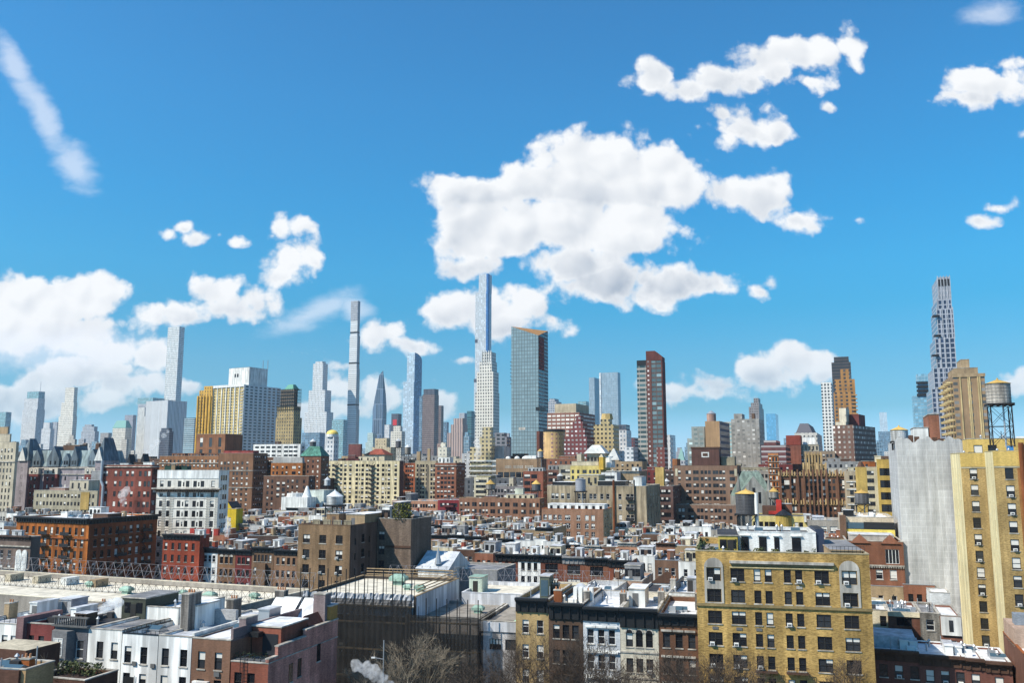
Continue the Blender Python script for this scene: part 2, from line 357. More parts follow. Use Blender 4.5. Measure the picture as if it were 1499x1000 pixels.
# ---------------------------------------------------------------- windows
WM = {}
def window_mesh(w, h, style, var, frame, deep, sill):
    """returns list of (part name, mesh): one mesh, or frame / pane / sill / air_conditioner when deep. origin bottom centre on the wall face, +y into the wall"""
    key = (round(w, 2), round(h, 2), style, var, frame.name, deep, sill.name if sill else None)
    if key in WM: return WM[key]
    fr, pa, si, ac = MB(), MB(), MB(), MB()
    t = min(.07, w * .08); y = .16; x0, x1 = -w / 2, w / 2
    gl = GLASS2 if 'd' in var else GLASS
    def rail(a, b, c, d): fr.box(a, b, y - .05, y + .04, c, d, frame)
    rail(x0, x1, 0, t); rail(x0, x1, h - t, h); rail(x0, x0 + t, t, h - t); rail(x1 - t, x1, t, h - t)
    cols = {'sash': 1, 'pair': 2, 'triple': 3, 'plain': 1, 'wide': 4, 'arch': 1}[style]
    for k in range(1, cols): xm = x0 + w * k / cols; rail(xm - t * .7, xm + t * .7, t, h - t)
    if style in ('sash', 'pair', 'arch'): 
        for k in range(cols):
            a = x0 + w * k / cols + t; b = x0 + w * (k + 1) / cols - t; rail(a, b, h * .5 - t * .4, h * .5 + t * .4)
    yy = y + .02
    pa.face([(x0 + t, yy, t), (x1 - t, yy, t), (x1 - t, yy, h - t), (x0 + t, yy, h - t)], gl)
    if 'b' in var or 'f' in var:
        for k in range(cols):
            if 'h' in var and k == 0 and cols > 1: continue
            a = x0 + w * k / cols + t; b = x0 + w * (k + 1) / cols - t; f = .12 if 'f' in var else (.5 if 'm' in var else .68)
            pa.face([(a, yy - .012, h * f), (b, yy - .012, h * f), (b, yy - .012, h - t), (a, yy - .012, h - t)], BLIND)
    if sill:
        si.box(x0 - .1, x1 + .1, -.09, .0, -.16, -.003, sill)
    if 'a' in var:
        aw = min(.62, w * .9); ax = x0 + w / cols * .5 if cols > 1 else 0
        ac.box(ax - aw / 2, ax + aw / 2, -.38, y - .06, .02, .44, ACW); ac.box(ax - aw * .38, ax + aw * .38, -.388, -.38, .08, .34, ACD)
    if deep:
        r = [('window', fr.mesh('window')), ('pane', pa.mesh('pane'))]
        if si.v: r.append(('sill', si.mesh('sill')))
        if ac.v: r.append(('air_conditioner', ac.mesh('air_conditioner')))
    else:
        for q in (pa, si, ac):
            i = len(fr.v); fr.v += q.v; fr.f += [tuple(i + j for j in f) for f in q.f]; fr.m += [fr.mi(q.mats[k]) for k in q.m]
        r = [('window', fr.mesh('window'))]
    WM[key] = r; return r
def far_window_mesh(w, h, var, frame, inset=.1):
    key = (round(w, 2), round(h, 2), 'far', var, frame.name)
    if key in WM: return WM[key]
    m = MB(); x0, x1 = -w / 2, w / 2; gl = GLASS2 if 'd' in var else GLASS; t = .09
    m.face([(x0, inset, 0), (x1, inset, 0), (x1, inset, h), (x0, inset, h)], frame)
    m.face([(x0 + t, inset - .02, t), (x1 - t, inset - .02, t), (x1 - t, inset - .02, h - t), (x0 + t, inset - .02, h - t)], gl)
    if 'b' in var or 'f' in var:
        z = h * (.5 if 'b' in var else .1); m.face([(x0 + t, inset - .03, z), (x1 - t, inset - .03, z), (x1 - t, inset - .03, h - t), (x0 + t, inset - .03, h - t)], BLIND)
    WM[key] = [('window', m.mesh('window'))]; return WM[key]
SIDE = {'f': (0, lambda B, u, i: (u, i)), 'r': (math.pi / 2, lambda B, u, i: (B.W - i, u)), 'l': (-math.pi / 2, lambda B, u, i: (i, B.D - u)), 'b': (math.pi, lambda B, u, i: (B.W - u, B.D - i))}
def wall_side(mb, B, side, z0, z1, rects, m, depth=.25, reveal=None):
    fn = SIDE[side][1]; Ln = B.W if side in 'fb' else B.D
    def quad(u0, u1, a, b):
        if u1 - u0 < 1e-4 or b - a < 1e-4: return
        p = [fn(B, u0, 0), fn(B, u1, 0)]; mb.face([(*p[0], a), (*p[1], a), (*p[1], b), (*p[0], b)], m)
    zs = sorted({z0, z1} | {min(max(z, z0), z1) for r in rects for z in r[2:4]})
    for a, b in zip(zs, zs[1:]):
        if b - a < 1e-4: continue
        op = sorted((r[0], r[1]) for r in rects if r[2] <= a + 1e-4 and r[3] >= b - 1e-4); u = 0
        for o in op: quad(u, o[0], a, b); u = max(u, o[1])
        quad(u, Ln, a, b)
    rv = reveal or m
    for (u0, u1, a, b) in rects:
        q = lambda u, i, z: (*fn(B, u, i), z)
        mb.face([q(u0, 0, a), q(u1, 0, a), q(u1, depth, a), q(u0, depth, a)], rv); mb.face([q(u0, depth, b), q(u1, depth, b), q(u1, 0, b), q(u0, 0, b)], rv)
        mb.face([q(u0, 0, a), q(u0, depth, a), q(u0, depth, b), q(u0, 0, b)], rv); mb.face([q(u1, depth, a), q(u1, 0, a), q(u1, 0, b), q(u1, depth, b)], rv)
class Bld: pass
def arch(B, x, z, r, y0, y1, m, name='arch'):
    mb = MB(); n = 12; P_ = [(x + r * math.cos(math.pi * k / n), z + r * math.sin(math.pi * k / n)) for k in range(n + 1)]
    mb.face([(a, y0, b) for a, b in P_][::-1], m)
    for (a, b), (c, d) in zip(P_, P_[1:]): mb.face([(a, y0, b), (c, y0, d), (c, y1, d), (a, y1, b)], m)
    mb.face([(x - r, y0, z), (x + r, y0, z), (x + r, y1, z), (x - r, y1, z)], m); return mb.build(name, B.root)
NW = [0]
def solve_w(c, d, px):   # distance along horizontal unit d from world point c until it shows at column px
    k = (px - CX) / F; dz = c.z - H
    return (k * (c.y * cT + dz * sT) - c.x) / (d.x - k * d.y * cT)
def bld(name, label, cat, xl, xr, yt, Y, xs=None, D=None, rot=18, wm=None, front=None, side=None, roof=None, par=.8, cor=None, group=None,
        deep=False, frame=None, sill=None, bottom=0.0, corner=None, W=None, zt=None, vb=1000, belts=(), coping=None, cap=100, sidewm=None, rear=None):
    B = Bld(); rz = -R(rot); ex = Vector((math.cos(rz), math.sin(rz), 0)); ey = Vector((-math.sin(rz), math.cos(rz), 0))
    c = corner if corner is not None else at(xl, yt, Y)
    if zt is not None: c = Vector((c.x, c.y, zt))
    B.W = W if W else solve_w(c, ex, xr)
    if xs is not None:
        if xs > (xr or 0): D = solve_w(c + ex * B.W, ey, xs)
        else: D = solve_w(c, ey, xs)
    if D is not None and not (0 < D < 120): print('BAD DEPTH', label, D); D = None
    B.D = D = D or 14.0; B.z = zt = c.z; B.rz = rz; B.ex, B.ey = ex, ey; B.c = Vector((c.x, c.y, 0)); B.Y = c.y
    assert 0 < B.W < 400 and 0 < D < 400, (label, B.W, D)
    B.root = rt = empty(name, (c.x, c.y, 0), rz, label, cat, group)
    vbz = lambda yy: H + (HY - vb) / F * yy * 1.0 - 3
    px = CX + F * (c.x / c.y)
    dv = Vector((c.x, c.y, 0)) + ex * B.W / 2
    rs = (c + ex * B.W).x * ey.y - (c + ex * B.W).y * ey.x   # sign: is the right side seen
    right_seen = (c + ex * B.W).dot(ex) < 0; left_seen = c.dot(ex) > 0
    mb = MB(); zmin = max(bottom, vbz(c.y)); todo = []
    frame = frame or FRAME
    specs = {'f': front, 'r': side if right_seen else None, 'l': side if left_seen else None}
    for s in 'frlb':
        sp = specs.get(s); Ln = B.W if s in 'fb' else D; rects = []
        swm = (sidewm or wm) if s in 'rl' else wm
        if sp:
            for one in (sp if isinstance(sp, list) else [sp]):
                w_, h_, fh = one['w'], one['h'], one.get('fh', 3.1); top = one.get('top', 1.6); m_ = one.get('m', 1.2)
                xs_ = [f * Ln for f in one['xs']] if 'xs' in one else [m_ + (Ln - 2 * m_) * (k + .5) / one['n'] for k in range(one['n'])]
                rows = one.get('rows', 60); r0 = one.get('r0', 0)
                for r_ in range(r0, r0 + rows):
                    z1 = zt - top - r_ * fh; z0 = z1 - h_
                    if z0 < zmin + .3: break
                    for u in xs_:
                        if u - w_ / 2 < .15 or u + w_ / 2 > Ln - .15: continue
                        if random.random() < one.get('miss', 0): continue
                        rects.append((u - w_ / 2, u + w_ / 2, z0, z1)); todo.append((s, u, z0, w_, h_, one, swm))
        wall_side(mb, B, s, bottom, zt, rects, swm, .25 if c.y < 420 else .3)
    mb.build('wall', rt)
    # roof with parapet
    rm = roof or GROOF; rb = MB(); t = .3 if c.y < 250 else .4
    if par > 0:
        zr = zt - par
        rb.face([(t, t, zr), (B.W - t, t, zr), (B.W - t, D - t, zr), (t, D - t, zr)], rm)
        for q in ([(t, t), (B.W - t, t)], [(B.W - t, t), (B.W - t, D - t)], [(B.W - t, D - t), (t, D - t)], [(t, D - t), (t, t)]):
            (ax, ay), (bx, by) = q; rb.face([(bx, by, zr), (ax, ay, zr), (ax, ay, zt), (bx, by, zt)], wm)
        o = MB(); cm = coping or STONE; e = .05
        for (x0, x1, y0, y1) in ((-e, B.W + e, -e, t), (-e, B.W + e, D - t, D + e), (-e, t, t, D - t), (B.W - t, B.W + e, t, D - t)): o.box(x0, x1, y0, y1, zt + .003, zt + .12, cm)
        rb.build('roof', rt); o.build('coping', rt)
    else:
        zr = zt; rb.face([(0, 0, zt + .004), (B.W, 0, zt + .004), (B.W, D, zt + .004), (0, D, zt + .004)], rm); rb.build('roof', rt)
    B.zr = zr
    # windows
    random.shuffle(todo) if len(todo) > cap * 3 else None
    todo.sort(key=lambda q: (-q[2]))
    rest = MB()
    for k, (s, u, z0, w_, h_, one, swm) in enumerate(todo):
        q = random.random(); var = ''
        pb, pa = one.get('pb', .25), one.get('pa', .0)
        if q < pb * .4: var = 'bm'
        elif q < pb * .8: var = 'b'
        elif q < pb: var = 'f'
        if random.random() < .35: var += 'd'
        if one.get('style', 'sash') in ('pair', 'triple') and var[:1] == 'b' and random.random() < .5: var += 'h'
        if random.random() < pa: var += 'a'
        fx, fy = SIDE[s][1](B, u, 0)
        if 'far' in one: parts = far_window_mesh(w_, h_, var.replace('a', '').replace('h', '').replace('m', ''), one.get('frame', frame))
        else: parts = window_mesh(w_, h_, one.get('style', 'sash'), var, one.get('frame', frame), deep, one.get('sill', sill))
        if k < cap:
            wo = link('window', parts[0][1], rt, (fx, fy, z0), SIDE[s][0]); NW[0] += 1
            for nm, me in parts[1:]: link(nm, me, wo); NW[0] += 1
        else:
            M4 = Matrix.Translation((fx, fy, z0)) @ Matrix.Rotation(SIDE[s][0], 4, 'Z')
            for nm, me in parts:
                i = len(rest.v); rest.v += [tuple(M4 @ v.co) for v in me.vertices]
                for p in me.polygons: rest.f.append(tuple(i + j for j in p.vertices)); rest.m.append(rest.mi(me.materials[p.material_index]))
    if rest.v: tag(rest.build('window', rt), kind='stuff')
    if cor:
        cm = MB(); ch, cpj, mm = cor[0], cor[1], cor[2]; zc = zt - ch + .15; sides = cor[3] if len(cor) > 3 else 'f'
        for s in sides:
            Ln = B.W if s in 'fb' else D; fn = SIDE[s][1]
            def bx(u0, u1, i0, i1, a, b):
                p, q = fn(B, u0, i0), fn(B, u1, i1); cm.box(min(p[0], q[0]), max(p[0], q[0]), min(p[1], q[1]), max(p[1], q[1]), a, b, mm)
            bx(0.02, Ln - .02, -cpj, -.003, zt - .10, zt + .25); bx(0.02, Ln - .02, -cpj * .7, -.003, zt - .35, zt - .102); bx(.02, Ln - .02, -cpj * .22, -.003, zc - .1, zt - .352)
            nb = max(2, int(Ln / 1.1))
            if ch > .7 and c.y < 300:
                for k in range(nb): u = Ln * (k + .5) / nb; bx(u - .09, u + .09, -cpj * .42, -cpj * .22 - .002, zc, zt - .353)
        cm.build('cornice', rt)
    for (dz, hh, pj, mm) in belts:
        bm_ = MB(); zz = zt - dz
        for s in 'frl':
            if s != 'f' and specs.get(s) is None: continue
            Ln = B.W if s == 'f' else D; fn = SIDE[s][1]; p, q = fn(B, -.0 if s == 'f' else .01, -pj), fn(B, Ln if s == 'f' else Ln - .01, -.002)
            bm_.box(min(p[0], q[0]), max(p[0], q[0]), min(p[1], q[1]), max(p[1], q[1]), zz - hh, zz, mm)
        bm_.build('belt_course', rt)
    return B
def bulk(B, fx0, fx1, fy0, fy1, h, m, top=None, name='bulkhead', door=True, z=None, win=0):
    mb = MB(); x0, x1, y0, y1 = fx0 * B.W, fx1 * B.W, fy0 * B.D, fy1 * B.D; z = B.zr if z is None else z
    mb.box(x0, x1, y0, y1, z, z + h, m, top or SROOF, bottom=False); mb.box(x0 - .12, x1 + .12, y0 - .12, y1 + .12, z + h + .003, z + h + .18, STONE if h > 2.5 else m, top or SROOF)
    o = mb.build(name, B.root)
    if door and h > 1.9:
        d = MB(); xm = x0 + (x1 - x0) * random.uniform(.3, .7); d.box(xm - .45, xm + .45, y0 - .05, y0 - .003, z + .05, z + min(2.05, h - .2), random.choice([FRAME, FRAMEB, ACD])); d.build('door', o)
    for k in range(win):
        u = x0 + (x1 - x0) * (k + .5) / win; d = MB(); d.box(u - .5, u + .5, y0 - .04, y0 - .003, z + h * .3, z + h * .8, GLASS); d.build('window', o)
    return o
def chimney(B, x, y, w=.9, d=.6, h=1.6, m=None, pots=2, z=None):
    mb = MB(); z = B.zr if z is None else z; m = m or random.choice([BRICKS['red'], BRICKS['brown'], BRICKS['tan'], STONE])
    mb.box(x - w / 2, x + w / 2, y - d / 2, y + d / 2, z, z + h, m, bottom=False); mb.box(x - w / 2 - .06, x + w / 2 + .06, y - d / 2 - .06, y + d / 2 + .06, z + h, z + h + .15, STONE)
    for k in range(pots): mb.frustum(.13, .1, z + h + .15, z + h + .55, POT, 8, x - w / 2 + w * (k + .5) / pots, y)
    return mb.build('chimney', B.root)
POT = plain('clay_pot', (.42, .19, .09), .8)
BR = dict(red=(.235, .052, .032), brown=(.15, .088, .058), tan=(.36, .26, .155), orange=(.33, .10, .028), rust=(.25, .085, .035), dark=(.075, .05, .042), cream=(.60, .53, .38), yellow=(.62, .50, .22), gold=(.48, .33, .115),
          beige=(.50, .44, .33), pink=(.38, .24, .19), grey=(.25, .25, .25), stone=(.36, .33, .27), white=(.72, .72, .69), maroon=(.16, .035, .032), choc=(.10, .055, .038), lgrey=(.46, .47, .48), salmon=(.42, .22, .14), olive=(.27, .235, .165), brick=(.27, .115, .07), dgrey=(.11, .115, .125))
BRICKS = {k: wall(k, v) for k, v in BR.items()}
def roof_bits(B, n, rng=None, tall=False):
    """small vents, hatches and pipes that belong to this roof"""
    r = random
    for k in range(n):
        x, y = B.W * r.uniform(.12, .88), B.D * r.uniform(.15, .88); z = B.zr; q = r.random(); mb = MB()
        if q < .3:
            mb.frustum(.14, .14, z, z + .9, STEEL, 8, x, y); mb.frustum(.28, .05, z + .9, z + 1.2, STEEL, 8, x, y); mb.build('roof_vent', B.root)
        elif q < .5:
            mb.tube((x, y, z), (x, y, z + r.uniform(1, 2.2)), .07, random.choice([STEEL, IRON]), 6); mb.build('vent_pipe', B.root)
        elif q < .75:
            a, b = r.uniform(.5, 1.1), r.uniform(.5, .9); mb.box(x - a, x + a, y - b, y + b, z, z + .35, STEEL, bottom=False); mb.gable(x - a, x + a, y - b, y + b, z + .353, z + .75, GLASSB, 'x'); mb.build('skylight', B.root)
        else:
            a = r.uniform(.4, .7); mb.box(x - a, x + a, y - a * .8, y + a * .8, z, z + r.uniform(.6, 1.1), random.choice([ACW, STEEL, TAR]), bottom=False); mb.build('roof_hatch', B.root)
# ---------------------------------------------------------------- water tower
WOOD = wall('tank_wood', (.36, .33, .29), .35, .5, .25); WOODD = wall('tank_dark', (.13, .13, .14), .3, .4, .2); WOODW = wall('tank_pale', (.62, .62, .6), .25, .5, .12)
TANR = wall('tank_roof_ochre', (.52, .34, .10), .3, .1, .1); GREYR = wall('tank_roof_grey', (.50, .52, .54), .3, .1, .05)
def water_tower(x, yb, ytop, Y, wpx, label, tank=None, roof=None, legs=3.0, lean=None, group='rooftop water towers', z0=None, cone=.45, brace=True, pipe=True):
    """x centre column, ytop top of the tank wall, yb bottom of the tank, wpx its width in the photo; legs metres below"""
    s = Y / F; r = wpx * s / 2; zt = at(x, ytop, Y).z; zb = at(x, yb, Y).z; p = at(x, yb, Y)
    zf = (zb - legs) if z0 is None else z0; tank = tank or WOOD; roof = roof or TANR
    e = empty('water_tower', (p.x, p.y, zf), -R(20), label, 'water tower', group)
    zb -= zf; zt -= zf
    n = 24; m = MB(); m.frustum(r * .98, r, zb, zt, tank, n); m.build('tank', e)
    hp = MB()
    for k in range(6): z = zb + (zt - zb) * (k + .5) / 6; hp.frustum(r * 1.008, r * 1.008, z - .03, z + .03, ACD, n, cap=False)
    hp.build('hoop', e)
    m = MB(); m.frustum(r * 1.08, .12, zt, zt + r * 2 * cone, roof, n); m.frustum(.2, .1, zt + r * 2 * cone - .05, zt + r * 2 * cone + .3, roof, 8); m.build('tank_roof', e)
    m = MB(); m.box(-r * 1.05, r * 1.05, -r * 1.05, r * 1.05, zb - .25, zb - .005, IRON)
    for k in range(5): q = -r + r * .5 * k; m.box(q - .08, q + .08, -r * 1.1, r * 1.1, zb - .5, zb - .252, IRON)
    m.build('platform', e)
    q = r * .82; t = max(.09, .012 * (zb)); zl = zb - .5
    for a in (-1, 1):
        for b in (-1, 1):
            m = MB(); m.box(a * q - t, a * q + t, b * q - t, b * q + t, 0, zl - .003, IRON); m.build('leg', e)
    if brace and zl > 1.2:
        nb = max(1, int(round(zl / (2.2 * q)))); m = MB()
        for k in range(nb):
            a, b = zl * k / nb, zl * (k + 1) / nb
            for (p0, p1) in (((-q, -q), (q, -q)), ((q, -q), (q, q)), ((q, q), (-q, q)), ((-q, q), (-q, -q))):
                m.tube((*p0, a), (*p1, b), .05, IRON, 4); m.tube((*p1, a), (*p0, b), .05, IRON, 4); m.tube((*p0, b), (*p1, b), .07, IRON, 4)
        m.build('brace', e)
    if pipe:
        m = MB(); m.tube((r * .3, 0, 0), (r * .3, 0, zb), .16, STEEL, 8); m.build('pipe', e)
    return e
# ---------------------------------------------------------------- ground, streets
def sheet(name, x0, x1, y0, y1, z, m, rz=0.0):
    mb = MB(); mb.face([(x0, y0, 0), (x1, y0, 0), (x1, y1, 0), (x0, y1, 0)], m); o = mb.build(name, None, (0, 0, z), rz); tag(o, kind='structure'); return o
sheet('ground', -9000, 9000, -300, 14000, 0.0, roofmat('ground', (.16, .15, .14), .3))
ASPH = roofmat('asphalt', (.05, .05, .052), .25); SIDEW = roofmat('sidewalk', (.28, .27, .25), .25)
sheet('street', -150, 150, -6, 6, .004, ASPH, -R(17)).location = (10, 108, .004)
mbk = MB(); mbk.box(-150, 150, 6, 11, 0, .14, SIDEW); o = mbk.build('pavement', None, (10, 108, .004), -R(17)); tag(o, kind='structure')
sheet('road', -400, 400, -9, 9, .004, ASPH, -R(18)).location = (20, 208, .004)
# ---------------------------------------------------------------- far towers
def locx(B, px, yl=0.0, z=None):
    c = B.c + B.ey * yl; c.z = z if z is not None else B.z; return solve_w(c, B.ex, px)
def twr(label, tiers, Y, rot=22, m=None, D=None, name='skyscraper', cat='skyscraper', group='distant towers on the skyline', ms=None, roofm=None, cut=None):
    B = Bld(); rz = -R(rot); B.rz = rz; B.ex = Vector((math.cos(rz), math.sin(rz), 0)); B.ey = Vector((-math.sin(rz), math.cos(rz), 0))
    xl, xr, xs, yt = tiers[0]; c = at(xl, yt, Y); B.c = Vector((c.x, c.y, 0)); B.z = c.z
    B.root = empty(name, B.c, rz, label, cat, group); zb = 0.0; B.t = []; y0 = 0.0
    for k, (xl, xr, xs, yt) in enumerate(tiers):
        z = at(xl, yt, Y).z
        x0, x1 = locx(B, xl, y0, z), locx(B, xr, y0, z)
        if xs is None: d = D
        elif xs > xr: d = solve_w(Vector((B.c.x, B.c.y, z)) + B.ey * y0 + B.ex * x1, B.ey, xs)
        else: d = solve_w(Vector((B.c.x, B.c.y, z)) + B.ey * y0 + B.ex * x0, B.ey, xs)
        if not (1 < d < 260): d = abs(x1 - x0)
        mm = (ms[k] if ms else None) or m
        mb = MB()
        mb.box(x0, x1, y0, y0 + d, zb, z, mm, roofm or GROOF, bottom=False)
        mb.build('shaft' if k == 0 else 'setback', B.root)
        B.t.append((x0, x1, y0, y0 + d, zb, z)); zb = z - .02
        y0 += d * .03
    B.W = B.t[0][1]; B.D = B.t[0][3]; B.zr = B.z = zb; B.Y = Y
    return B
def blk(B, part, x0, x1, y0, y1, z0, z1, m, top=None):
    mb = MB(); mb.box(x0, x1, y0, y1, z0, z1, m, top); return mb.build(part, B.root)
def zof(B, py): return at(CX, py, B.Y).z
def mast(B, px, py0, py1, r=.6):
    x = locx(B, px, 3); mb = MB(); mb.tube((x, 3, zof(B, py0)), (x, 3, zof(B, py1)), r, STEEL, 6); mb.build('antenna', B.root)
C = curtain
gTeal = C('teal', (.30, .42, .45), (.10, .24, .28), 3, 4, .8, .7)
gGrey = C('grey', (.42, .43, .46), (.10, .13, .17), 3, 3.8, .6, .55)
gPale = C('pale', (.60, .60, .60), (.16, .19, .23), 3, 3.6, .45, .5)
gStone = C('far_stone', (.62, .58, .50), (.15, .15, .15), 3, 3.6, .4, .5)
gBlue = C('blue', (.22, .30, .36), (.08, .15, .22), 3, 4, .85, .8)
gDark = C('dark', (.10, .11, .14), (.03, .04, .06), 3, 4, .7, .6)
gBrown = C('brownslab', (.20, .15, .145), (.06, .055, .06), 2.4, 3.8, .55, .62)
gFlute = C('flute', (.66, .66, .66), (.13, .15, .18), 3.4, 400, .42, 1.0, amt=.06)
gPink = C('pinkstone', (.42, .31, .27), (.12, .10, .11), 4, 300, .4, 1.0, amt=.1)
twr('teal glass block at the far edge behind the beige apartment house', [(-14, 9, 17, 604)], 2500, m=gTeal)
B = twr('pale tower with a sloping green glass top and a thin mast', [(33, 54, 66, 600), (36, 56, 66, 584), (40, 57, 66, 574)], 2600, ms=[gPale, gPale, gTeal]); mast(B, 59, 576, 560)
twr('small blue glass tower with stepped top in front of the green-topped tower', [(27, 40, 46, 652), (31, 38, 42, 644)], 2000, m=gBlue)
twr('pale low stepped tower between the green-topped and slender stone towers', [(61, 74, 80, 628), (64, 73, 78, 619)], 2300, m=gPale)
twr('dark grey slab just beside the slender stone tower', [(76, 84, 89, 618)], 2500, m=gGrey)
B = twr('slender cream stone tower with setback shoulders on the skyline', [(86, 107, 113, 610), (90, 108, 113.5, 590), (96, 109, 114, 568)], 2400, m=C('cream_slender', (.70, .66, .58), (.22, .21, .2), 4, 5, .45, .5))
twr('grey office block with a notched top', [(119, 139, 145, 632), (121, 138, 143, 625), (124, 134, 138, 622)], 2300, m=gGrey)
twr('plain grey-brown block beside the green mansard tower', [(147, 159, 164, 634)], 2200, m=C('gb', (.35, .33, .32), (.1, .1, .11), 3, 4, .55, .55))
B = twr('cream stone hotel tower with a green mansard roof', [(163, 183, 193, 640), (165, 184, 193, 627)], 1900, m=gStone)
t = B.t[-1]; mb = MB(); mb.hip(t[0], t[1], t[2], t[3], t[5], zof(B, 616), plain('copper_green', (.16, .33, .30), .7), .3, .5); mb.build('mansard_roof', B.root)
twr('tall grey slab behind the green mansard hotel', [(183, 195, 200, 608)], 2450, m=C('slabg', (.36, .37, .42), (.14, .16, .2), 2.5, 4, .5, .7))
twr('grey tower with a flat teal crown behind the fluted white tower', [(202, 224, 241, 592), (202, 224, 241, 583)], 2400, ms=[gGrey, gTeal])
twr('white fluted tower beside the wide ribbed office slab', [(201, 213, 219, 610), (203, 212, 217, 597)], 1950, m=C('flutew', (.66, .65, .62), (.2, .21, .22), 3.4, 300, .35, 1))
twr('very tall thin white gridded tower rising behind the ribbed office slab', [(246, 263, 270.5, 479)], 2430, m=C('grid432', (.70, .70, .68), (.20, .25, .28), 4.9, 5.2, .6, .6, vary=.3))
twr('wide white ribbed office slab with vertical stripes', [(214, 246, 274, 588)], 1900, rot=32, m=gFlute)
twr('low dark rounded tower in front of the ribbed office slab', [(234, 248, 254, 632), (236, 247, 252, 627)], 1500, m=gDark)
twr('blue-grey banded office block beside the gold ribbed building', [(270, 285, 292, 612)], 1750, m=C('bandteal', (.36, .43, .46), (.07, .13, .16), 60, 4, 1, .5))
# gold ribbed and white framed pair
gGold = C('goldrib', (.62, .36, .07), (.06, .045, .03), 3.2, 3.4, .28, .6, amt=.25, vary=.6)
B = twr('gold brick tower with deep vertical ribs beside the white framed block', [(288.5, 311, 315, 580), (292, 311, 315, 572), (299, 311, 314.5, 566)], 905, rot=20, m=gGold, name='apartment_tower', cat='apartment tower')
for k in range(5):
    xx = B.t[0][1] * (k + .3) / 5; blk(B, 'rib', xx, xx + 1.1, -1.0, -.02, 0, B.t[0][5], wall('gold_rib', (.60, .35, .06)))
gWF = C('whiteframe', (.56, .43, .18), (.05, .05, .05), 3.6, 3.05, .55, .5, vary=.7, amt=.15); gWS = C('whiteside', (.66, .66, .65), (.03, .035, .05), 6.2, 3.05, .58, .52, vary=.3, amt=.1)
B = twr('tall white framed apartment block with ochre panels and a white top box', [(313, 358, 411, 566)], 900, rot=30, m=gWF, name='apartment_tower', cat='apartment tower')
W_, D_, Z_ = B.W, B.D, B.z
mb = MB(); mb.box(W_ + .003, W_ + .25, 0, D_, 0, Z_ - .01, gWS); mb.build('side_facade', B.root)
for k in range(8):
    xx = W_ * k / 7; blk(B, 'pilaster', xx - .5, xx + .5, -.7, -.003, 0, Z_ + .5, WHITE)
blk(B, 'cornice', -.8, W_ + .6, -1.0, -.72, Z_ - 2, Z_ + .6, WHITE)
for k in range(24): 
    zz = Z_ - 6 - k * 3.05; mb = MB(); mb.box(W_ - 3.6, W_ + .9, -1.9, -.72, zz, zz + .2, WHITE); mb.box(W_ - 3.6, W_ + .9, -1.9, -1.8, zz + .2, zz + 1.2, STONE); mb.build('balcony', B.root)
bulk(B, .33, .99, .12, .62, 18.5, WHITE, name='penthouse', door=False, z=Z_)
for q in (.52, .6): mb = MB(); mb.box(W_ * q, W_ * q + 2, D_ * .115, D_ * .12 - .02, Z_ + 9, Z_ + 12.5, BLACK); mb.build('vent_opening', B.root)
for px in (384, 391): mast(B, px, 546, 533, .35)
B = twr('ochre masonry tower with black scaffolding round its crown', [(404, 430, 442, 612), (406, 430, 440, 596)], 860, rot=26, m=C('ochremas', (.36, .27, .13), (.05, .045, .04), 3.0, 3.4, .4, .5, vary=.6, amt=.35), name='apartment_tower', cat='apartment tower')
t = B.t[-1]; z0, z1 = t[5], zof(B, 571)
blk(B, 'crown', t[0] + 2, t[1] - 1.5, 2, t[3] - 3, z0, z1, C('darkcrown', (.13, .11, .09), (.02, .02, .02), 2.2, 3, .4, .5))
mb = MB(); n = 8
for k in range(n + 1):
    xx = t[0] + (t[1] - t[0]) * k / n; mb.tube((xx, .2, z0 - 4), (xx, .2, z1 + 1), .16, IRON, 4)
    yy = t[3] * k / n; mb.tube((t[1] + .3, yy, z0 - 4), (t[1] + .3, yy, z1 + 1), .16, IRON, 4)
for k in range(7): zz = z0 - 3 + (z1 - z0 + 3) * k / 6; mb.box(t[0], t[1] + .4, -.3, .5, zz - .12, zz + .12, IRON); mb.box(t[1] - .4, t[1] + .4, .5, t[3], zz - .12, zz + .12, IRON)
mb.build('scaffold', B.root)
mb = MB(); xm = (t[0] + t[1]) / 2; mb.hip(xm - 6, xm + 6, 4, 14, z1, z1 + 5.5, plain('bright_green', (.09, .28, .20), .7), .3); mb.build('roof', B.root)
B = twr('stepped pale limestone skyscraper with a slim top', [(446, 478, 488, 604), (452, 476, 485, 572), (458.5, 473, 480, 533), (462, 472, 477, 530)], 2050, m=C('cps', (.64, .64, .63), (.20, .24, .28), 4.0, 4.4, .5, .62, amt=.1))
twr('low blue-grey office block below the stepped limestone skyscraper', [(442, 468, 476, 634)], 1500, m=gBlue)
twr('teal glass block behind the gold domed building', [(486, 503, 509, 615)], 1900, m=gTeal)
B = twr('white drum-topped building with a gold dome', [(477, 489, 496, 640)], 690, m=gPale, name='domed_building', cat='building', group=None)
mb = MB(); t = B.t[0]; xm, ym, r = (t[0] + t[1]) / 2, (t[2] + t[3]) / 2, (t[1] - t[0]) * .62; mb.frustum(r, r, t[5], t[5] + 2.2, WHITE, 20, xm, ym)
mb.build('drum', B.root); mb = MB(); GD = plain('gold_dome', (.75, .55, .13), .45)
for k in range(5): a, b = math.pi / 2 * k / 5, math.pi / 2 * (k + 1) / 5; mb.frustum(r * math.cos(a), r * math.cos(b), t[5] + 2.2 + r * .75 * math.sin(a), t[5] + 2.2 + r * .75 * math.sin(b), GD, 20, xm, ym, False)
mb.build('dome', B.root)
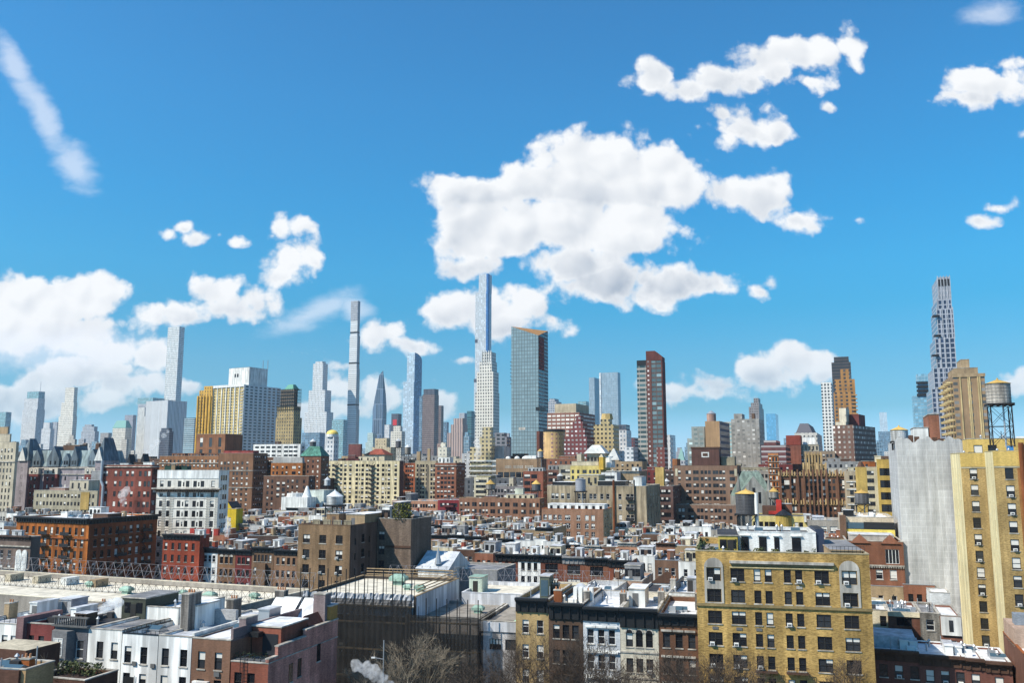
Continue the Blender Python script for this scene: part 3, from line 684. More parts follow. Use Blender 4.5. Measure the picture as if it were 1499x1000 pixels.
# needle thin tower
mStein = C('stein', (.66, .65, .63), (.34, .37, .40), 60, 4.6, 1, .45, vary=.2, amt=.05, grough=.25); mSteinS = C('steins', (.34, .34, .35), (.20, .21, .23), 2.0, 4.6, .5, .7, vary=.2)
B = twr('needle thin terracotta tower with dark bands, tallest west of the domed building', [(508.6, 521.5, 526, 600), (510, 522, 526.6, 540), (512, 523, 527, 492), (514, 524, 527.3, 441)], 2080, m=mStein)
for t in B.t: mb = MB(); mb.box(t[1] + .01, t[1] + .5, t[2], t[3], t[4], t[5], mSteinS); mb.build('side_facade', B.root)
for py in (488, 533, 594): t = next(q for q in B.t if q[5] >= zof(B, py)); blk(B, 'mechanical_band', t[0] - .3, t[1] + .6, t[2] - .4, t[3] + .3, zof(B, py), zof(B, py) + 3.5, BLACK)
t = B.t[-1]; blk(B, 'crown', t[0] + .3, t[1] - .3, t[2] - .3, t[2] - .01, zof(B, 470), t[5], C('steincrown', (.40, .41, .43), (.12, .14, .17), 3, 4.5, .55, .6))
# slanted dark tower
B = twr('dark glass tower with a raked triangular top', [(545.5, 560, 566, 600)], 2300, m=C('raked', (.20, .26, .33), (.06, .10, .16), 6, 40, .85, .95))
t = B.t[0]; za, zb_, zc = t[5], zof(B, 576), zof(B, 543); mb = MB(); x0, x1, y1 = t[0], t[1], t[3]; xm0, xm1 = x0 + (x1 - x0) * .55, x0 + (x1 - x0) * .93
v = [(x0, 0, za), (x1, 0, za), (x1, y1, za), (x0, y1, za), (xm0, y1 * .1, zc - 12), (xm1, y1 * .1, zc), (x1, y1 * .7, zb_), (x0 + 4, y1 * .7, zb_)]; mt = MAT['facade_raked']
for q in ((0, 1, 5, 4), (1, 2, 6, 5), (2, 3, 7, 6), (3, 0, 4, 7), (4, 5, 6, 7)): mb.face([v[i] for i in q], mt)
mb.build('crown', B.root)
twr('narrow pale slab behind the raked dark tower', [(563, 570, 573, 622)], 2000, m=gPale)
B = twr('dark slab carrying a red rooftop sign beside the curved glass tower', [(573, 583, 588, 606)], 1800, m=gDark); t = B.t[0]; blk(B, 'sign', t[0] + 4, t[1] - 3, -.6, -.02, t[5] - 24, t[5] - 12, plain('red_sign', (.5, .03, .04), .5))
twr('small grey-blue block in front of the red sign slab', [(577, 588, 592, 626)], 2300, m=gGrey)
# curved top glass tower
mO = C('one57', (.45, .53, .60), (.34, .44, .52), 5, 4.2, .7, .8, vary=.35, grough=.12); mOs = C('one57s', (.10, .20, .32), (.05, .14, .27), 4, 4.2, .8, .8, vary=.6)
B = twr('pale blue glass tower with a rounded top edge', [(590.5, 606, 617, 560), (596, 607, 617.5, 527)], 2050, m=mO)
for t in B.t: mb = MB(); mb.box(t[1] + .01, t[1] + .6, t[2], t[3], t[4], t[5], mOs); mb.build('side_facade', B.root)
t = B.t[-1]; mb = MB(); z0 = t[5]; hgt = zof(B, 517) - z0; prev = None
for k in range(7):
    a = math.pi / 2 * k / 6; y = t[3] - (t[3] - t[2]) * (1 - (1 - math.cos(a)) ** 1) if 0 else t[3] - (t[3] - t[2]) * math.sin(a) ** 1.0; z = z0 + hgt * (1 - math.cos(a)) if 0 else z0 + hgt * math.sin(a)
    y = t[2] + (t[3] - t[2]) * math.cos(a); cur = (y, z)
    if prev: 
        mb.face([(t[0], prev[0], prev[1]), (t[1] + .6, prev[0], prev[1]), (t[1] + .6, y, z), (t[0], y, z)][::-1], mOs)
        mb.face([(t[1] + .6, t[2], z0), (t[1] + .6, prev[0], prev[1]), (t[1] + .6, y, z)], mOs); mb.face([(t[0], t[2], z0), (t[0], y, z), (t[0], prev[0], prev[1])], mO)
    prev = cur
mb.face([(t[0], t[2], z0), (t[1] + .6, t[2], z0), (t[1] + .6, t[2], z0 + hgt), (t[0], t[2], z0 + hgt)], mO); mb.build('crown', B.root)
B = twr('dark purple-brown office slab with a darker top band', [(618.5, 636, 642.5, 578), (620, 636, 642, 570)], 1700, ms=[gBrown, gDark])
twr('lower brown slab tucked behind the purple-brown office slab', [(640, 646, 649.5, 594)], 1800, m=gBrown); twr('small blue-grey block beside the pink stone tower', [(649, 654, 657, 618)], 1900, m=gBlue)
twr('blue glass sliver between the rounded tower and the purple-brown slab', [(614, 618, 620, 580)], 1900, m=gBlue)
twr('pink stone office tower with stepped shoulders and vertical ribs', [(655, 677, 685, 634), (660, 678, 684.5, 622), (664, 677, 683, 613)], 1300, m=gPink)
twr('grey slab behind the pink stone tower', [(672, 680, 685, 605)], 1700, m=gGrey); twr('dark teal glass slab beside the tallest glass tower', [(683.5, 690, 695, 602)], 1500, m=C('dteal', (.07, .16, .19), (.03, .09, .11), 40, 4, 1, .7))
# tallest glass tower
mC = C('cpt', (.50, .53, .55), (.42, .46, .50), 4, 4.3, .7, .75, vary=.25, grough=.12); mCs = C('cpts', (.05, .16, .36), (.03, .13, .34), 4, 4.3, .8, .8, vary=.3)
B = twr('tallest pale blue glass skyscraper with a deep blue stripe', [(694, 713, 719, 560), (696, 714, 719.5, 429), (701, 714.5, 720, 402)], 1958, m=mC)
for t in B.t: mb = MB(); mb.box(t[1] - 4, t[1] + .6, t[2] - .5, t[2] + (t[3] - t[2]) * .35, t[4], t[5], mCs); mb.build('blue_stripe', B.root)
for py in (502, 560, 612): t = next(q for q in B.t if q[5] >= zof(B, py + 1)); blk(B, 'mechanical_band', t[0] - .4, t[0] + 6, t[2] - .4, t[2] - .01, zof(B, py), zof(B, py) + 8, gDark)
# limestone tower before it
mL = C('limestone', (.66, .62, .55), (.09, .09, .09), 3.1, 3.6, .48, .55, vary=.5, amt=.1)
B = twr('cream limestone apartment tower with a stepped colonnaded crown, before the tallest glass skyscraper', [(696, 722, 731, 575), (698, 722, 730, 545), (702, 720, 727.5, 530), (706, 719, 726, 516)], 970, m=mL, name='apartment_tower', cat='apartment tower')
t = B.t[-1]
for k in range(5): xx = t[0] + (t[1] - t[0]) * k / 4; blk(B, 'column', xx - .4, xx + .4, t[2] - .8, t[2] - .02, t[5] - 14, t[5] + 1.5, WHITE)
B = twr('pair of beige apartment wings with dark balconies below the limestone tower', [(688, 719, 724, 655), (702, 720, 725, 640), (706, 719, 722, 626)], 640, m=C('beigebal', (.46, .38, .22), (.05, .05, .05), 3.2, 3, .5, .5, vary=.6, amt=.2), name='apartment_building', cat='apartment building', group=None)
twr('black and white gridded apartment block beside the glass slab', [(719, 742, 748, 640), (724, 738, 742, 634)], 680, m=C('bwgrid', (.20, .20, .22), (.03, .03, .035), 4.2, 3, .6, .6, vary=.9), name='apartment_building', cat='apartment building', group=None)
# chamfered glass slab
mS = C('slab', (.11, .15, .165), (.205, .285, .31), 2.7, 3.4, .80, .84, vary=.10, grough=.16); mSs = C('slabside', (.10, .11, .12), (.10, .16, .18), 2.6, 3.4, .8, .55, vary=.6)
B = Bld(); B.rz = -R(20); B.ex = Vector((math.cos(B.rz), math.sin(B.rz), 0)); B.ey = Vector((-math.sin(B.rz), math.cos(B.rz), 0)); c = at(748.5, 478, 800); B.c = Vector((c.x, c.y, 0)); B.z = c.z; B.Y = 800
B.root = empty('glass_tower', B.c, B.rz, 'teal glass slab tower with a slanted copper roof and rust red corner', 'skyscraper', None)
W_ = locx(B, 788); D_ = solve_w(B.c + Vector((0, 0, c.z)) + B.ex * W_, B.ey, 802); zl, zr_ = c.z, at(788, 492, 795).z; zk = zl - 1.5
mb = MB(); mb.face([(0, 0, 0), (W_, 0, 0), (W_, 0, zr_), (0, 0, zl)], mS); mb.face([(W_, 0, 0), (W_, D_, 0), (W_, D_, zk), (W_, 0, zr_)], mSs); mb.face([(W_, D_, 0), (0, D_, 0), (0, D_, zl), (W_, D_, zk)], mS); mb.face([(0, D_, 0), (0, 0, 0), (0, 0, zl), (0, D_, zl)], mS); mb.build('shaft', B.root)
COP = wall('copper', (.36, .19, .075), .2, .2, 0); mb = MB(); mb.face([(0, 0, zl), (W_, 0, zr_), (W_, D_, zk)], COP); mb.face([(0, 0, zl), (W_, D_, zk), (0, D_, zl)], COP); mb.build('roof', B.root)
REDB = wall('rust_panel', (.24, .05, .04)); mb = MB()
for k in range(22):
    z = zr_ - 4 - k * 3.4; h = 2.6 if k < 9 else .35
    mb.box(W_ + .02, W_ + 1.0, D_ * .04, D_ * .5, z, z + h, REDB if k < 9 else WHITE)
mb.build('balcony', B.root)
blk(B, 'dark_band', W_ * .9, W_ + 1.2, -.4, D_ * .6, zof(B, 602), zof(B, 597), BLACK); blk(B, 'brick_base', W_ * .93, W_ + .8, -.8, D_ * .9, 0, zof(B, 632), wall('dark_red_base', (.14, .05, .035)))
mb = MB()
for k in range(7): z = zof(B, 530) - k * 3.4; mb.box(-1.6, -.01, 1, 10, z, z + .5, BLACK)
mb.build('balcony', B.root)
for (fx, z) in ((.27, 628), (.4, 628)): blk(B, 'open_window', W_ * fx, W_ * fx + 3, -.15, -.01, zof(B, z + 2), zof(B, z - 2), BEI if 'BEI' in globals() else STONE)
twr('dark grey office slab peering past the teal glass slab', [(800, 814, 822, 588), (804, 812, 818, 584)], 1400, m=gGrey)
B = twr('wide brown hotel block with white bands and a beige top storey', [(801, 848, 871, 605), (812, 843, 862, 592)], 720, rot=24, ms=[C('hotel', (.24, .11, .08), (.62, .58, .52), 4, 3.2, .75, .45, vary=.3, grough=.6), wall('hoteltop', (.48, .40, .28))], name='hotel', cat='hotel', group=None)
twr('small teal glass tower behind the brown hotel block', [(846, 858, 862, 588)], 1500, m=gTeal)
# round beige building
e = at(812, 632, 630); Bz = e.z; r = 16 * 630 / F; rt = empty('apartment_building', (e.x, e.y + r, 0), 0, 'round-fronted ochre apartment building with a dark cap', 'apartment building')
mb = MB(); mb.frustum(r, r, 0, Bz, C('roundochre', (.50, .33, .15), (.30, .16, .14), 3.0, 3.1, .4, .45, vary=.6, amt=.2), 28); mb.build('wall', rt); mb = MB(); mb.frustum(r * 1.03, r * 1.03, Bz, Bz + 1.6, BLACK, 28); mb.build('roof', rt)
twr('red-brown brick apartment house with stepped gable top and white windows', [(826, 859, 870, 640), (832, 856, 865, 628), (838, 853, 860, 618), (843, 850, 854, 609)], 600, m=C('redstep', (.17, .05, .05), (.42, .40, .39), 2.9, 3.0, .5, .4, vary=.9, grough=.4, amt=.2), name='apartment_building', cat='apartment building', group=None)
mT = C('tw', (.28, .36, .42), (.22, .31, .38), 3, 4, .7, .8, vary=.15, grough=.12)
twr('lower of the twin blue-grey glass towers', [(862, 870, 880, 553)], 1540, m=mT); B = twr('taller of the twin blue-grey glass towers', [(878, 904, 908, 546)], 1480, m=mT); blk(B, 'lit_corner', -1, 2, -1, .5, 0, B.z, C('twc', (.6, .63, .64), (.5, .55, .58), 3, 4, .5, .5))  # pale strip paints the sunlit corner into the colour
B = twr('ochre brick apartment house with square windows and an octagon top', [(869, 898, 906, 622), (879, 892, 896, 614)], 620, m=C('ochrehouse', (.47, .37, .19), (.05, .045, .04), 2.9, 3.1, .5, .5, vary=.5, amt=.2), name='apartment_building', cat='apartment building', group=None)
t = B.t[-1]; mb = MB(); mb.frustum(4.5, 3.8, t[5], t[5] + 4, wall('octo', (.50, .36, .15)), 8, (t[0] + t[1]) / 2, 6); mb.build('cupola', B.root)
twr('pale grey apartment slab with a dark top storey', [(905, 917, 924, 630), (906, 916, 922, 622)], 760, ms=[gPale, gDark], name='apartment_building', cat='apartment building', group=None)
twr('white low slab beside the brick and glass tower', [(914, 927, 935, 655)], 600, m=C('whitelow', (.66, .67, .68), (.16, .19, .22), 3, 3, .5, .45), name='apartment_building', cat='apartment building', group=None)
twr('dark red brick block above the white low slab', [(920, 929, 935, 641)], 900, m=C('drb', (.13, .05, .06), (.05, .05, .06), 3, 3.2, .5, .5), name='apartment_building', cat='apartment building', group=None)
# brick and glass tower
mK = C('bandglass', (.36, .335, .30), (.05, .085, .09), 4.4, 3.3, .92, .55, vary=.6, amt=.15); mKg = C('brickglass', (.10, .075, .07), (.12, .17, .18), 4.5, 3.3, .86, .62, vary=.7)
B = twr('tall brick and glass apartment tower with a sloping brick top', [(932, 969, 973, 529)], 610, rot=20, m=mK, name='apartment_tower', cat='apartment tower', group=None)
BK = wall('tower_brick', (.13, .045, .038)); W_, D_, Z_ = B.W, B.D, B.z; xa, xb = locx(B, 946), locx(B, 953.5)
blk(B, 'brick_spine', xa, xb, -1.0, -.003, 0, Z_ + .02, C('spine', (.13, .052, .042), (.30, .28, .27), 3.8, 3.3, .3, .35, vary=.9, grough=.5)); blk(B, 'glass_bay', xb + .02, W_ - .57, -.8, -.003, 0, Z_ - .3, mKg); blk(B, 'brick_corner', W_ - .55, W_ + .3, -.9, D_, 0, Z_ - .2, BK)
blk(B, 'dark_top', .1, xa - .1, -.4, -.003, Z_ - 3, Z_ + .5, BLACK)
mb = MB(); x0, x1, zp = xa, W_ + .3, at(950, 515, 610).z; xm = x0 + (x1 - x0) * .55; y1 = D_ * .9
P_ = [(x0, zp), (xm, zp), (x1, Z_ + 2.6), (x1, Z_), (x0, Z_)]; mb.face([(x, -.9, z) for x, z in P_][::-1], BK); mb.face([(x, y1, z) for x, z in P_], BK)
for k in range(5): (ax, az), (bx, bz) = P_[k], P_[(k + 1) % 5]; mb.face([(ax, -.9, az), (bx, -.9, bz), (bx, y1, bz), (ax, y1, az)], BK)
mb.build('crown', B.root); bx = blk(B, 'brick_base', W_ * .72, W_ + .6, -1.6, D_, 0, zof(B, 655), C('bb', (.18, .06, .05), (.30, .27, .25), 3, 3.2, .4, .4, vary=.9))
twr('pale stone apartment slab just past the brick and glass tower', [(971, 981, 985, 637)], 660, m=gPale, name='apartment_building', cat='apartment building', group=None)
twr('orange-brown brick sliver beside a purple-grey block', [(984, 991, 996, 672)], 520, m=wall('obrick', (.30, .12, .05)), name='apartment_building', cat='apartment building', group=None)
B = twr('purple-grey block with small green pyramid roof', [(995, 1003, 1008, 674)], 900, m=gGrey, name='office_block', cat='building', group=None); t = B.t[0]; mb = MB(); mb.hip(t[1] - 8, t[1] - 1, 1, 7, t[5], t[5] + 12, plain('copper_green2', (.2, .36, .33), .7), .48); mb.build('spire_roof', B.root)
mTG = C('tealgrey', (.27, .29, .27), (.25, .31, .30), 3.6, 3.0, .6, .5, vary=.8, grough=.25, amt=.2)
twr('grey-green apartment house with pale windows beside the blank tan wall', [(1006, 1031, 1035, 642), (1012, 1031, 1035, 625)], 570, m=mTG, name='apartment_building', cat='apartment building', group=None)
B = twr('apartment block with a blank tan brick wall and round roof drum', [(1032, 1053, 1067, 617)], 560, rot=24, m=wall('blanktan', (.35, .22, .12), .12, .1, .1), name='apartment_building', cat='apartment building', group=None)
t = B.t[0]; mb = MB(); mb.box(t[1] + .005, t[1] + .3, 0, t[3], 0, t[5] - .02, gDark); mb.build('side_facade', B.root); mb = MB(); mb.frustum(3, 3, t[5], t[5] + 5, BRICKS['pink'], 14, 3, 6); mb.frustum(3.2, .5, t[5] + 5, t[5] + 7, STEEL, 14, 3, 6); mb.build('roof_drum', B.root)
twr('pale banded glass apartment slab behind the blank tan wall', [(1054, 1071, 1078, 618)], 680, m=C('paleband', (.45, .45, .40), (.25, .36, .36), 60, 3.1, 1, .5, vary=.3), name='apartment_building', cat='apartment building', group=None)
B = twr('broad grey stone apartment block with scattered pale windows', [(1070, 1111, 1118, 614), (1074, 1086, 1090, 606)], 610, m=C('broadgrey', (.30, .285, .26), (.26, .25, .23), 3.4, 3.05, .5, .42, vary=1.0, grough=.4, amt=.25), name='apartment_building', cat='apartment building', group=None)
blk(B, 'water_house', B.t[0][1] * .72, B.t[0][1] * .82, 4, 10, B.t[0][5], B.t[0][5] + 4, BRICKS['brown'])
twr('slim dark stone tower with a round crown behind the grey block', [(1096, 1111, 1118, 596), (1099, 1111, 1116, 590), (1103, 1110, 1113, 583)], 1250, m=C('slimdark', (.24, .22, .22), (.08, .08, .09), 3, 3.5, .5, .5))
twr('plain blue glass slab with a clear sky reflection', [(1121, 1135, 1139, 606)], 1700, m=C('clearblue', (.14, .34, .50), (.10, .32, .52), 3, 4, .9, .9, vary=.15))
twr('dark maroon banded apartment block below the red penthouse', [(1114, 1150, 1157, 652), (1118, 1136, 1142, 645)], 520, m=C('maroonband', (.13, .05, .05), (.30, .27, .26), 60, 3, 1, .35, vary=.2), name='apartment_building', cat='apartment building', group=None)
B = twr('brick block carrying a bright red penthouse', [(1128, 1172, 1178, 652)], 560, m=wall('rb', (.24, .09, .06)), name='apartment_building', cat='apartment building', group=None); t = B.t[0]; blk(B, 'penthouse', locx(B, 1151), t[1] + .1, -.2, 14, t[5], zof(B, 638), wall('redpent', (.23, .05, .035)))
B = twr('white stone apartment house with a dark mansard roof', [(1159, 1197, 1204, 648), (1163, 1196, 1203, 634)], 660, m=C('whitemans', (.60, .57, .52), (.10, .10, .10), 3, 3.4, .4, .5, vary=.5), name='apartment_building', cat='apartment building', group=None)
t = B.t[-1]; mb = MB(); mb.hip(t[0] + 1, t[0] + (t[1] - t[0]) * .8, t[2], t[3], t[5], zof(B, 620), plain('slate', (.09, .09, .11), .6), .25); mb.build('mansard_roof', B.root)
twr('white slim apartment tower with dark gridded windows', [(1201.5, 1217, 1220, 560)], 900, m=C('whiteslim', (.68, .67, .64), (.05, .055, .06), 3.2, 3.4, .55, .6, vary=.4, amt=.08), name='apartment_tower', cat='apartment tower')
twr('black banded tower behind the gold-brown apartment tower', [(1217, 1245, 1250, 531), (1220.5, 1242, 1246, 523)], 1000, m=C('blackband', (.07, .06, .06), (.025, .025, .03), 60, 3.6, 1, .5, vary=.3), name='apartment_tower', cat='apartment tower')
B = twr('gold-brown brick apartment tower with stepped balconies', [(1220, 1252, 1259, 575), (1221.5, 1251, 1257, 556), (1230, 1243, 1246, 541)], 720, m=C('goldbrown', (.36, .18, .06), (.05, .045, .045), 4.2, 3.1, .42, .6, vary=.4, amt=.2), name='apartment_tower', cat='apartment tower')
for k in range(24): z = B.t[0][5] - 3 - 3.1 * k; mb = MB(); mb.box(B.t[0][1] - 2.5, B.t[0][1] + 1.3, -1.1, .9, z, z + .9, wall('gb_balcony', (.40, .22, .09))); mb.build('balcony', B.root)
twr('dark brown brick block with many small pale windows and a flat roof', [(1219, 1249, 1281, 623)], 560, rot=38, m=C('dbblock', (.15, .085, .065), (.36, .33, .29), 3.1, 3.2, .42, .45, vary=1.0, grough=.4), name='apartment_building', cat='apartment building', group=None)
twr('dark red brick water house block on the brown apartment roofline', [(1243, 1257, 1266, 607)], 580, rot=34, m=wall('dkredup', (.15, .045, .04)), name='apartment_building', cat='apartment building', group=None)
twr('cream stepped block in front of the gold-brown tower', [(1223, 1238, 1245, 618), (1228, 1238, 1243, 598)], 575, rot=30, m=C('creamstep', (.62, .55, .42), (.4, .36, .3), 5, 4, .3, .3), name='apartment_building', cat='apartment building', group=None)
B = twr('pale blue obelisk-like tower fading into haze', [(1285.5, 1303, 1306, 632), (1287, 1298, 1300, 604)], 2300, ms=[gBlue, C('obel', (.45, .55, .62), (.35, .47, .56), 4, 5, .6, .8, vary=.1)])
twr('blue-grey low block below the pale obelisk tower', [(1279, 1292, 1297, 650), (1283, 1291, 1295, 645)], 1200, m=gBlue)
B = twr('blue glass tower with black balcony storeys', [(1336, 1357, None, 580), (1342, 1357.5, None, 548)], 900, D=20, m=C('bluebal', (.22, .36, .44), (.16, .34, .46), 3, 3.4, .85, .7, vary=.25), name='apartment_tower', cat='apartment tower')
for k in range(4): z = zof(B, 580) - .2 + k * 4.2; blk(B, 'balcony', B.t[1][0] - 1.2, B.t[1][1], -1.2, -.02, z, z + 2.4, BLACK)
# stepped art deco supertall
mA = C('deco', (.34, .36, .41), (.025, .035, .07), 4.1, 4.3, .70, .78, vary=.25, amt=.06, off=.6); mAt = C('decotop', (.36, .37, .41), (.16, .18, .21), 1.6, 4.3, .45, .8, vary=.2)
B = twr('very tall white ribbed tower with stepped shoulders, above the tan apartment tower', [(1361, 1404, 1353.5, 612), (1364, 1402, 1356, 570), (1366.5, 1400, 1358, 540), (1369, 1397, 1361, 496), (1371, 1394.5, 1362.5, 452), (1371.5, 1392, 1363.5, 438), (1372, 1390, 1364, 405)], 745, rot=20, ms=[mA, mA, mA, mA, mA, mA, mAt])
for t in B.t[:6]:
    n = max(3, int(round((t[1] - t[0]) / 4.1)))
    for k in range(n + 1): xx = t[0] + (t[1] - t[0]) * k / n; blk(B, 'pier', xx - .28, xx + .28, t[2] - .4, t[2] - .01, t[4], t[5] + 1.0, wall('deco_pier', (.40, .42, .46)))
t = B.t[-1]
for k in range(5): xx = t[0] + (t[1] - t[0]) * k / 4; blk(B, 'pier', xx - .3, xx + .3, t[2] - .5, t[2] - .01, t[4], t[5] + 1.2, wall('deco_pier', (.40, .42, .46)))
for k in range(4): xx = t[0] + (t[1] - t[0]) * (k + .5) / 4; blk(B, 'crown_opening', xx - 1.1, xx + 1.1, t[2] - .3, t[2] - .01, t[5] - 8, t[5] - 2, BLACK)
for py in (463, 492, 521): z = zof(B, py); q = next(q for q in B.t if q[5] >= z); blk(B, 'balcony', q[0] - 3.5, q[0] + 1.5, q[2] - 2.5, q[2] + 6, z, z + 1.1, BLACK)
# tan tower with balconies
B = twr('tan brick apartment tower with pale pilasters and rows of curved balconies', [(1394.5, 1441, 1379.5, 549)], 420, rot=20, m=C('tantower', (.30, .20, .115), (.13, .12, .11), 6.0, 3.05, .32, .5, vary=.7, amt=.15), name='apartment_tower', cat='apartment tower', group=None)
W_, D_, Z_ = B.W, B.D, B.z; CRM = wall('cream_pilaster', (.56, .43, .22))
for f in (.22, .47, .52, .78, .84): blk(B, 'pilaster', W_ * f - .28, W_ * f + .28, -.35, -.01, 0, Z_ + .3, CRM)
blk(B, 'parapet', -.3, W_ + .3, -.4, -.37, Z_ - 1.2, Z_ + .4, BRICKS['tan'])
for k in range(32):
    z = Z_ - 4 - k * 3.05
    for j in range(4):
        yy = D_ * (j + .5) / 4; mb = MB(); mb.frustum(2.3, 2.5, z, z + 1.0, CRM, 10, -.3, yy); mb.frustum(2.1, 2.1, z + 1.0, z + 1.05, BLACK, 10, -.3, yy); mb.build('balcony', B.root) if k < 24 else None
bulk(B, .1, .85, .1, .7, 3.6, BRICKS['tan'], name='penthouse', door=False, z=Z_); bulk(B, .35, .62, .15, .5, 8.0, BRICKS['tan'], name='water_house', door=False, z=Z_)

# the low hazy skyline between the named towers
LOW = [('gold dome and the needle tower', 500, 520), ('fluted white tower and the green mansard', 178, 215), ('cream slender tower and the grey notched block', 100, 165), ('rounded tower and the pink stone tower', 640, 690), ('tallest tower and the glass slab', 728, 752), ('glass slab and the twin towers', 806, 868), ('brick and glass tower and the tan blank wall', 974, 1010), ('blue sky-reflecting slab and the white mansard house', 1130, 1165), ('dark brown block and the netted tower', 1282, 1345), ('picture edge and the pale slender tower', 2, 62), ('needle tower and the raked dark tower', 528, 560), ('twin towers and the brick tower', 906, 934)]
lm = [C('low_a', (.34, .34, .36), (.12, .14, .17), 3, 3.6, .5, .55), C('low_b', (.46, .42, .37), (.15, .15, .15), 3, 3.4, .4, .5), C('low_c', (.24, .30, .34), (.10, .18, .24), 3, 4, .8, .75), C('low_d', (.30, .21, .18), (.12, .10, .10), 3, 3.4, .4, .5), C('low_e', (.55, .53, .50), (.18, .2, .22), 3, 3.6, .45, .5)]
ln_ = ['grey', 'tan', 'blue-grey', 'brownish', 'pale']
rr = random.Random(5); OD = 'first second third fourth fifth sixth'.split()
for nm, a, b in LOW:
    x = a; k = 0
    while x < b and k < 5:
        w_ = rr.uniform(8, 15); i = rr.randrange(5); y = rr.uniform(632, 662)
        twr('low hazy %s block, %s between the %s' % (ln_[i], OD[k], nm), [(x, x + w_ * .75, x + w_, y)] if rr.random() < .5 else [(x, x + w_ * .75, x + w_, y + 6), (x + w_ * .15, x + w_ * .6, x + w_ * .75, y)], rr.uniform(1100, 2600), m=lm[i], name='office_block', cat='building', group='low hazy skyline blocks')
        x += w_ * rr.uniform(.9, 1.2); k += 1
# ---------------------------------------------------------------- prewar apartment rows in the middle distance
K = BRICKS
def sp(n, w=1.2, h=1.7, fh=3.1, **k): return dict(n=n, w=w, h=h, fh=fh, far=1, **k)
AB = 'apartment_building'; AC_ = 'apartment building'
# far left
B = bld(AB, 'beige brick apartment house with narrow dark windows at the picture edge', AC_, -26, 24, 648, 417, xs=28, rot=20, wm=K['beige'], front=sp(9, .9, 1.9, 3.1, top=3), side=sp(2), vb=750, belts=((9, .4, .3, STONE),))
bulk(B, .0, .78, .2, .8, 4.5, K['beige'], name='penthouse', door=False); bulk(B, .35, .7, .3, .7, 8, K['tan'], name='water_house', door=False)
# mansarded apartment palace
B = bld('mansion_block', 'grand red brick and stone apartment palace with blue-grey mansard roof', AC_, 29, 152, 684, 430, D=15, rot=18, wm=wall('palace_stone', (.33, .29, .31)), front=dict(xs=[.05, .09, .2, .42, .48, .56, .7, .76, .93, .97], w=1.0, h=1.9, fh=3.7, far=1, top=4.5, pb=.5), side=sp(6, 1, 1.9, 3.7), vb=750, par=0, belts=((3.2, .5, .4, STONE), (.2, .5, .5, STONE)))
W_ = B.W; bands = ((.15, .26), (.33, .49), (.81, .93))
for a, b in bands:
    mb = MB(); mb.box(a * W_, b * W_, -1.4, -.003, 0, B.z - 3.4, wall('palace_red', (.19, .05, .045))); mb.box(a * W_ - .1, b * W_ + .1, -1.5, -.003, B.z - 3.39, B.z - .5, wall('palace_cream', (.55, .50, .42)))
    o = mb.build('brick_bay', B.root)
    for r_ in range(6):
        for u in (.3, .7): wo = link('window', window_mesh(1.0, 1.9, 'plain', random.choice(['', 'b', 'bm', 'f']), FRAME, False, None)[0][1], o, (W_ * (a + (b - a) * u), -1.66 if r_ else -1.75, B.z - 2.9 - 3.7 * r_), 0)
SL = wall('mansard_slate', (.13, .17, .20), .3, .3, .1); SLP = wall('mansard_pale', (.27, .34, .35), .3, .3, .1); mb = MB(); mb.hip(0, W_, .2, B.D, B.z + .2, B.z + 8, SLP, .12); mb.build('mansard_roof', B.root)
for (a, b, h) in ((.16, .26, 7), (.34, .48, 8.5), (.53, .60, 5), (.62, .70, 8.5), (.82, .92, 7)):
    mb = MB(); mb.gable(a * W_, b * W_, -.6, 7, B.z + 4.0, B.z + h + 1.5, SL, 'y'); mb.box(a * W_, b * W_, -.6, 7, B.z + .2, B.z + 3.99, SL); o = mb.build('dormer', B.root)
    for u in (.3, .7): mb = MB(); x = W_ * (a + (b - a) * u); mb.box(x - .45, x + .45, -.68, -.603, B.z + 1.2, B.z + 3, GLASS); mb.build('window', o)
for (a, b) in ((-.01, .12), (.92, 1.01)):
    mb = MB(); mb.box(a * W_, b * W_, -1.2, 9, 0, B.z + 3, wall('palace_stone', (.33, .29, .31))); mb.hip(a * W_, b * W_, -1.2, 9, B.z + 3, B.z + 14, SL, .49, .3); o = mb.build('corner_pavilion', B.root)
    mb = MB(); xm = (a + b) / 2 * W_; mb.gable(xm - 2.4, xm + 2.4, -1.9, 3, B.z + 3, B.z + 9.5, SLP, 'y', WHITE); mb.build('pediment', o)
    for r_ in range(5): wo = link('window', window_mesh(1.0, 1.9, 'plain', random.choice(['', 'b', 'f']), FRAME, False, None)[0][1], o, (xm, -1.36, B.z - 2 - 3.7 * r_), 0)
for k, u in enumerate((.3, .5, .66, .78)): chimney(B, W_ * u, 14, 2.2, 1.2, 3.5, K['choc'], 3, B.z + 8)
bulk(B, .42, .62, .3, .6, 2.6, K['brown'], z=B.z + 8, door=False)
B = bld(AB, 'low cream tenement with rows of small windows before the apartment palace', AC_, 50, 143, 718, 385, D=22, rot=18, wm=wall('creamlow', (.36, .32, .23)), front=sp(17, 1.1, 1.6, 3.3, top=1.5, pb=.3), side=sp(5), vb=760, roof=GROOF)
bulk(B, .40, .70, .25, .6, 5, K['beige'], win=3); bulk(B, .52, .68, .6, .8, 9, K['grey'], name='water_house', door=False); bulk(B, .05, .3, .3, .6, 1.6, K['pink']); blk(B, 'ochre_panel', B.W * .75, B.W * .88, -.2, -.003, B.z - 8, B.z - .6, wall('ochre_panel', (.40, .27, .09)))
B = bld(AB, 'red brick tenement with a long grey flue pipe on its wall', AC_, 148, 223, 681, 330, xs=233, rot=18, wm=wall('redten', (.20, .062, .045), .35), front=dict(xs=[.06, .12, .30, .40, .53, .63, .78, .88, .95], w=1.2, h=2.0, fh=3.75, top=2.2, far=1, pb=.35, pa=.2), side=sp(4, 1.1, 1.9, 3.75), vb=770, roof=WROOF, belts=((.5, .35, .4, STONE),))
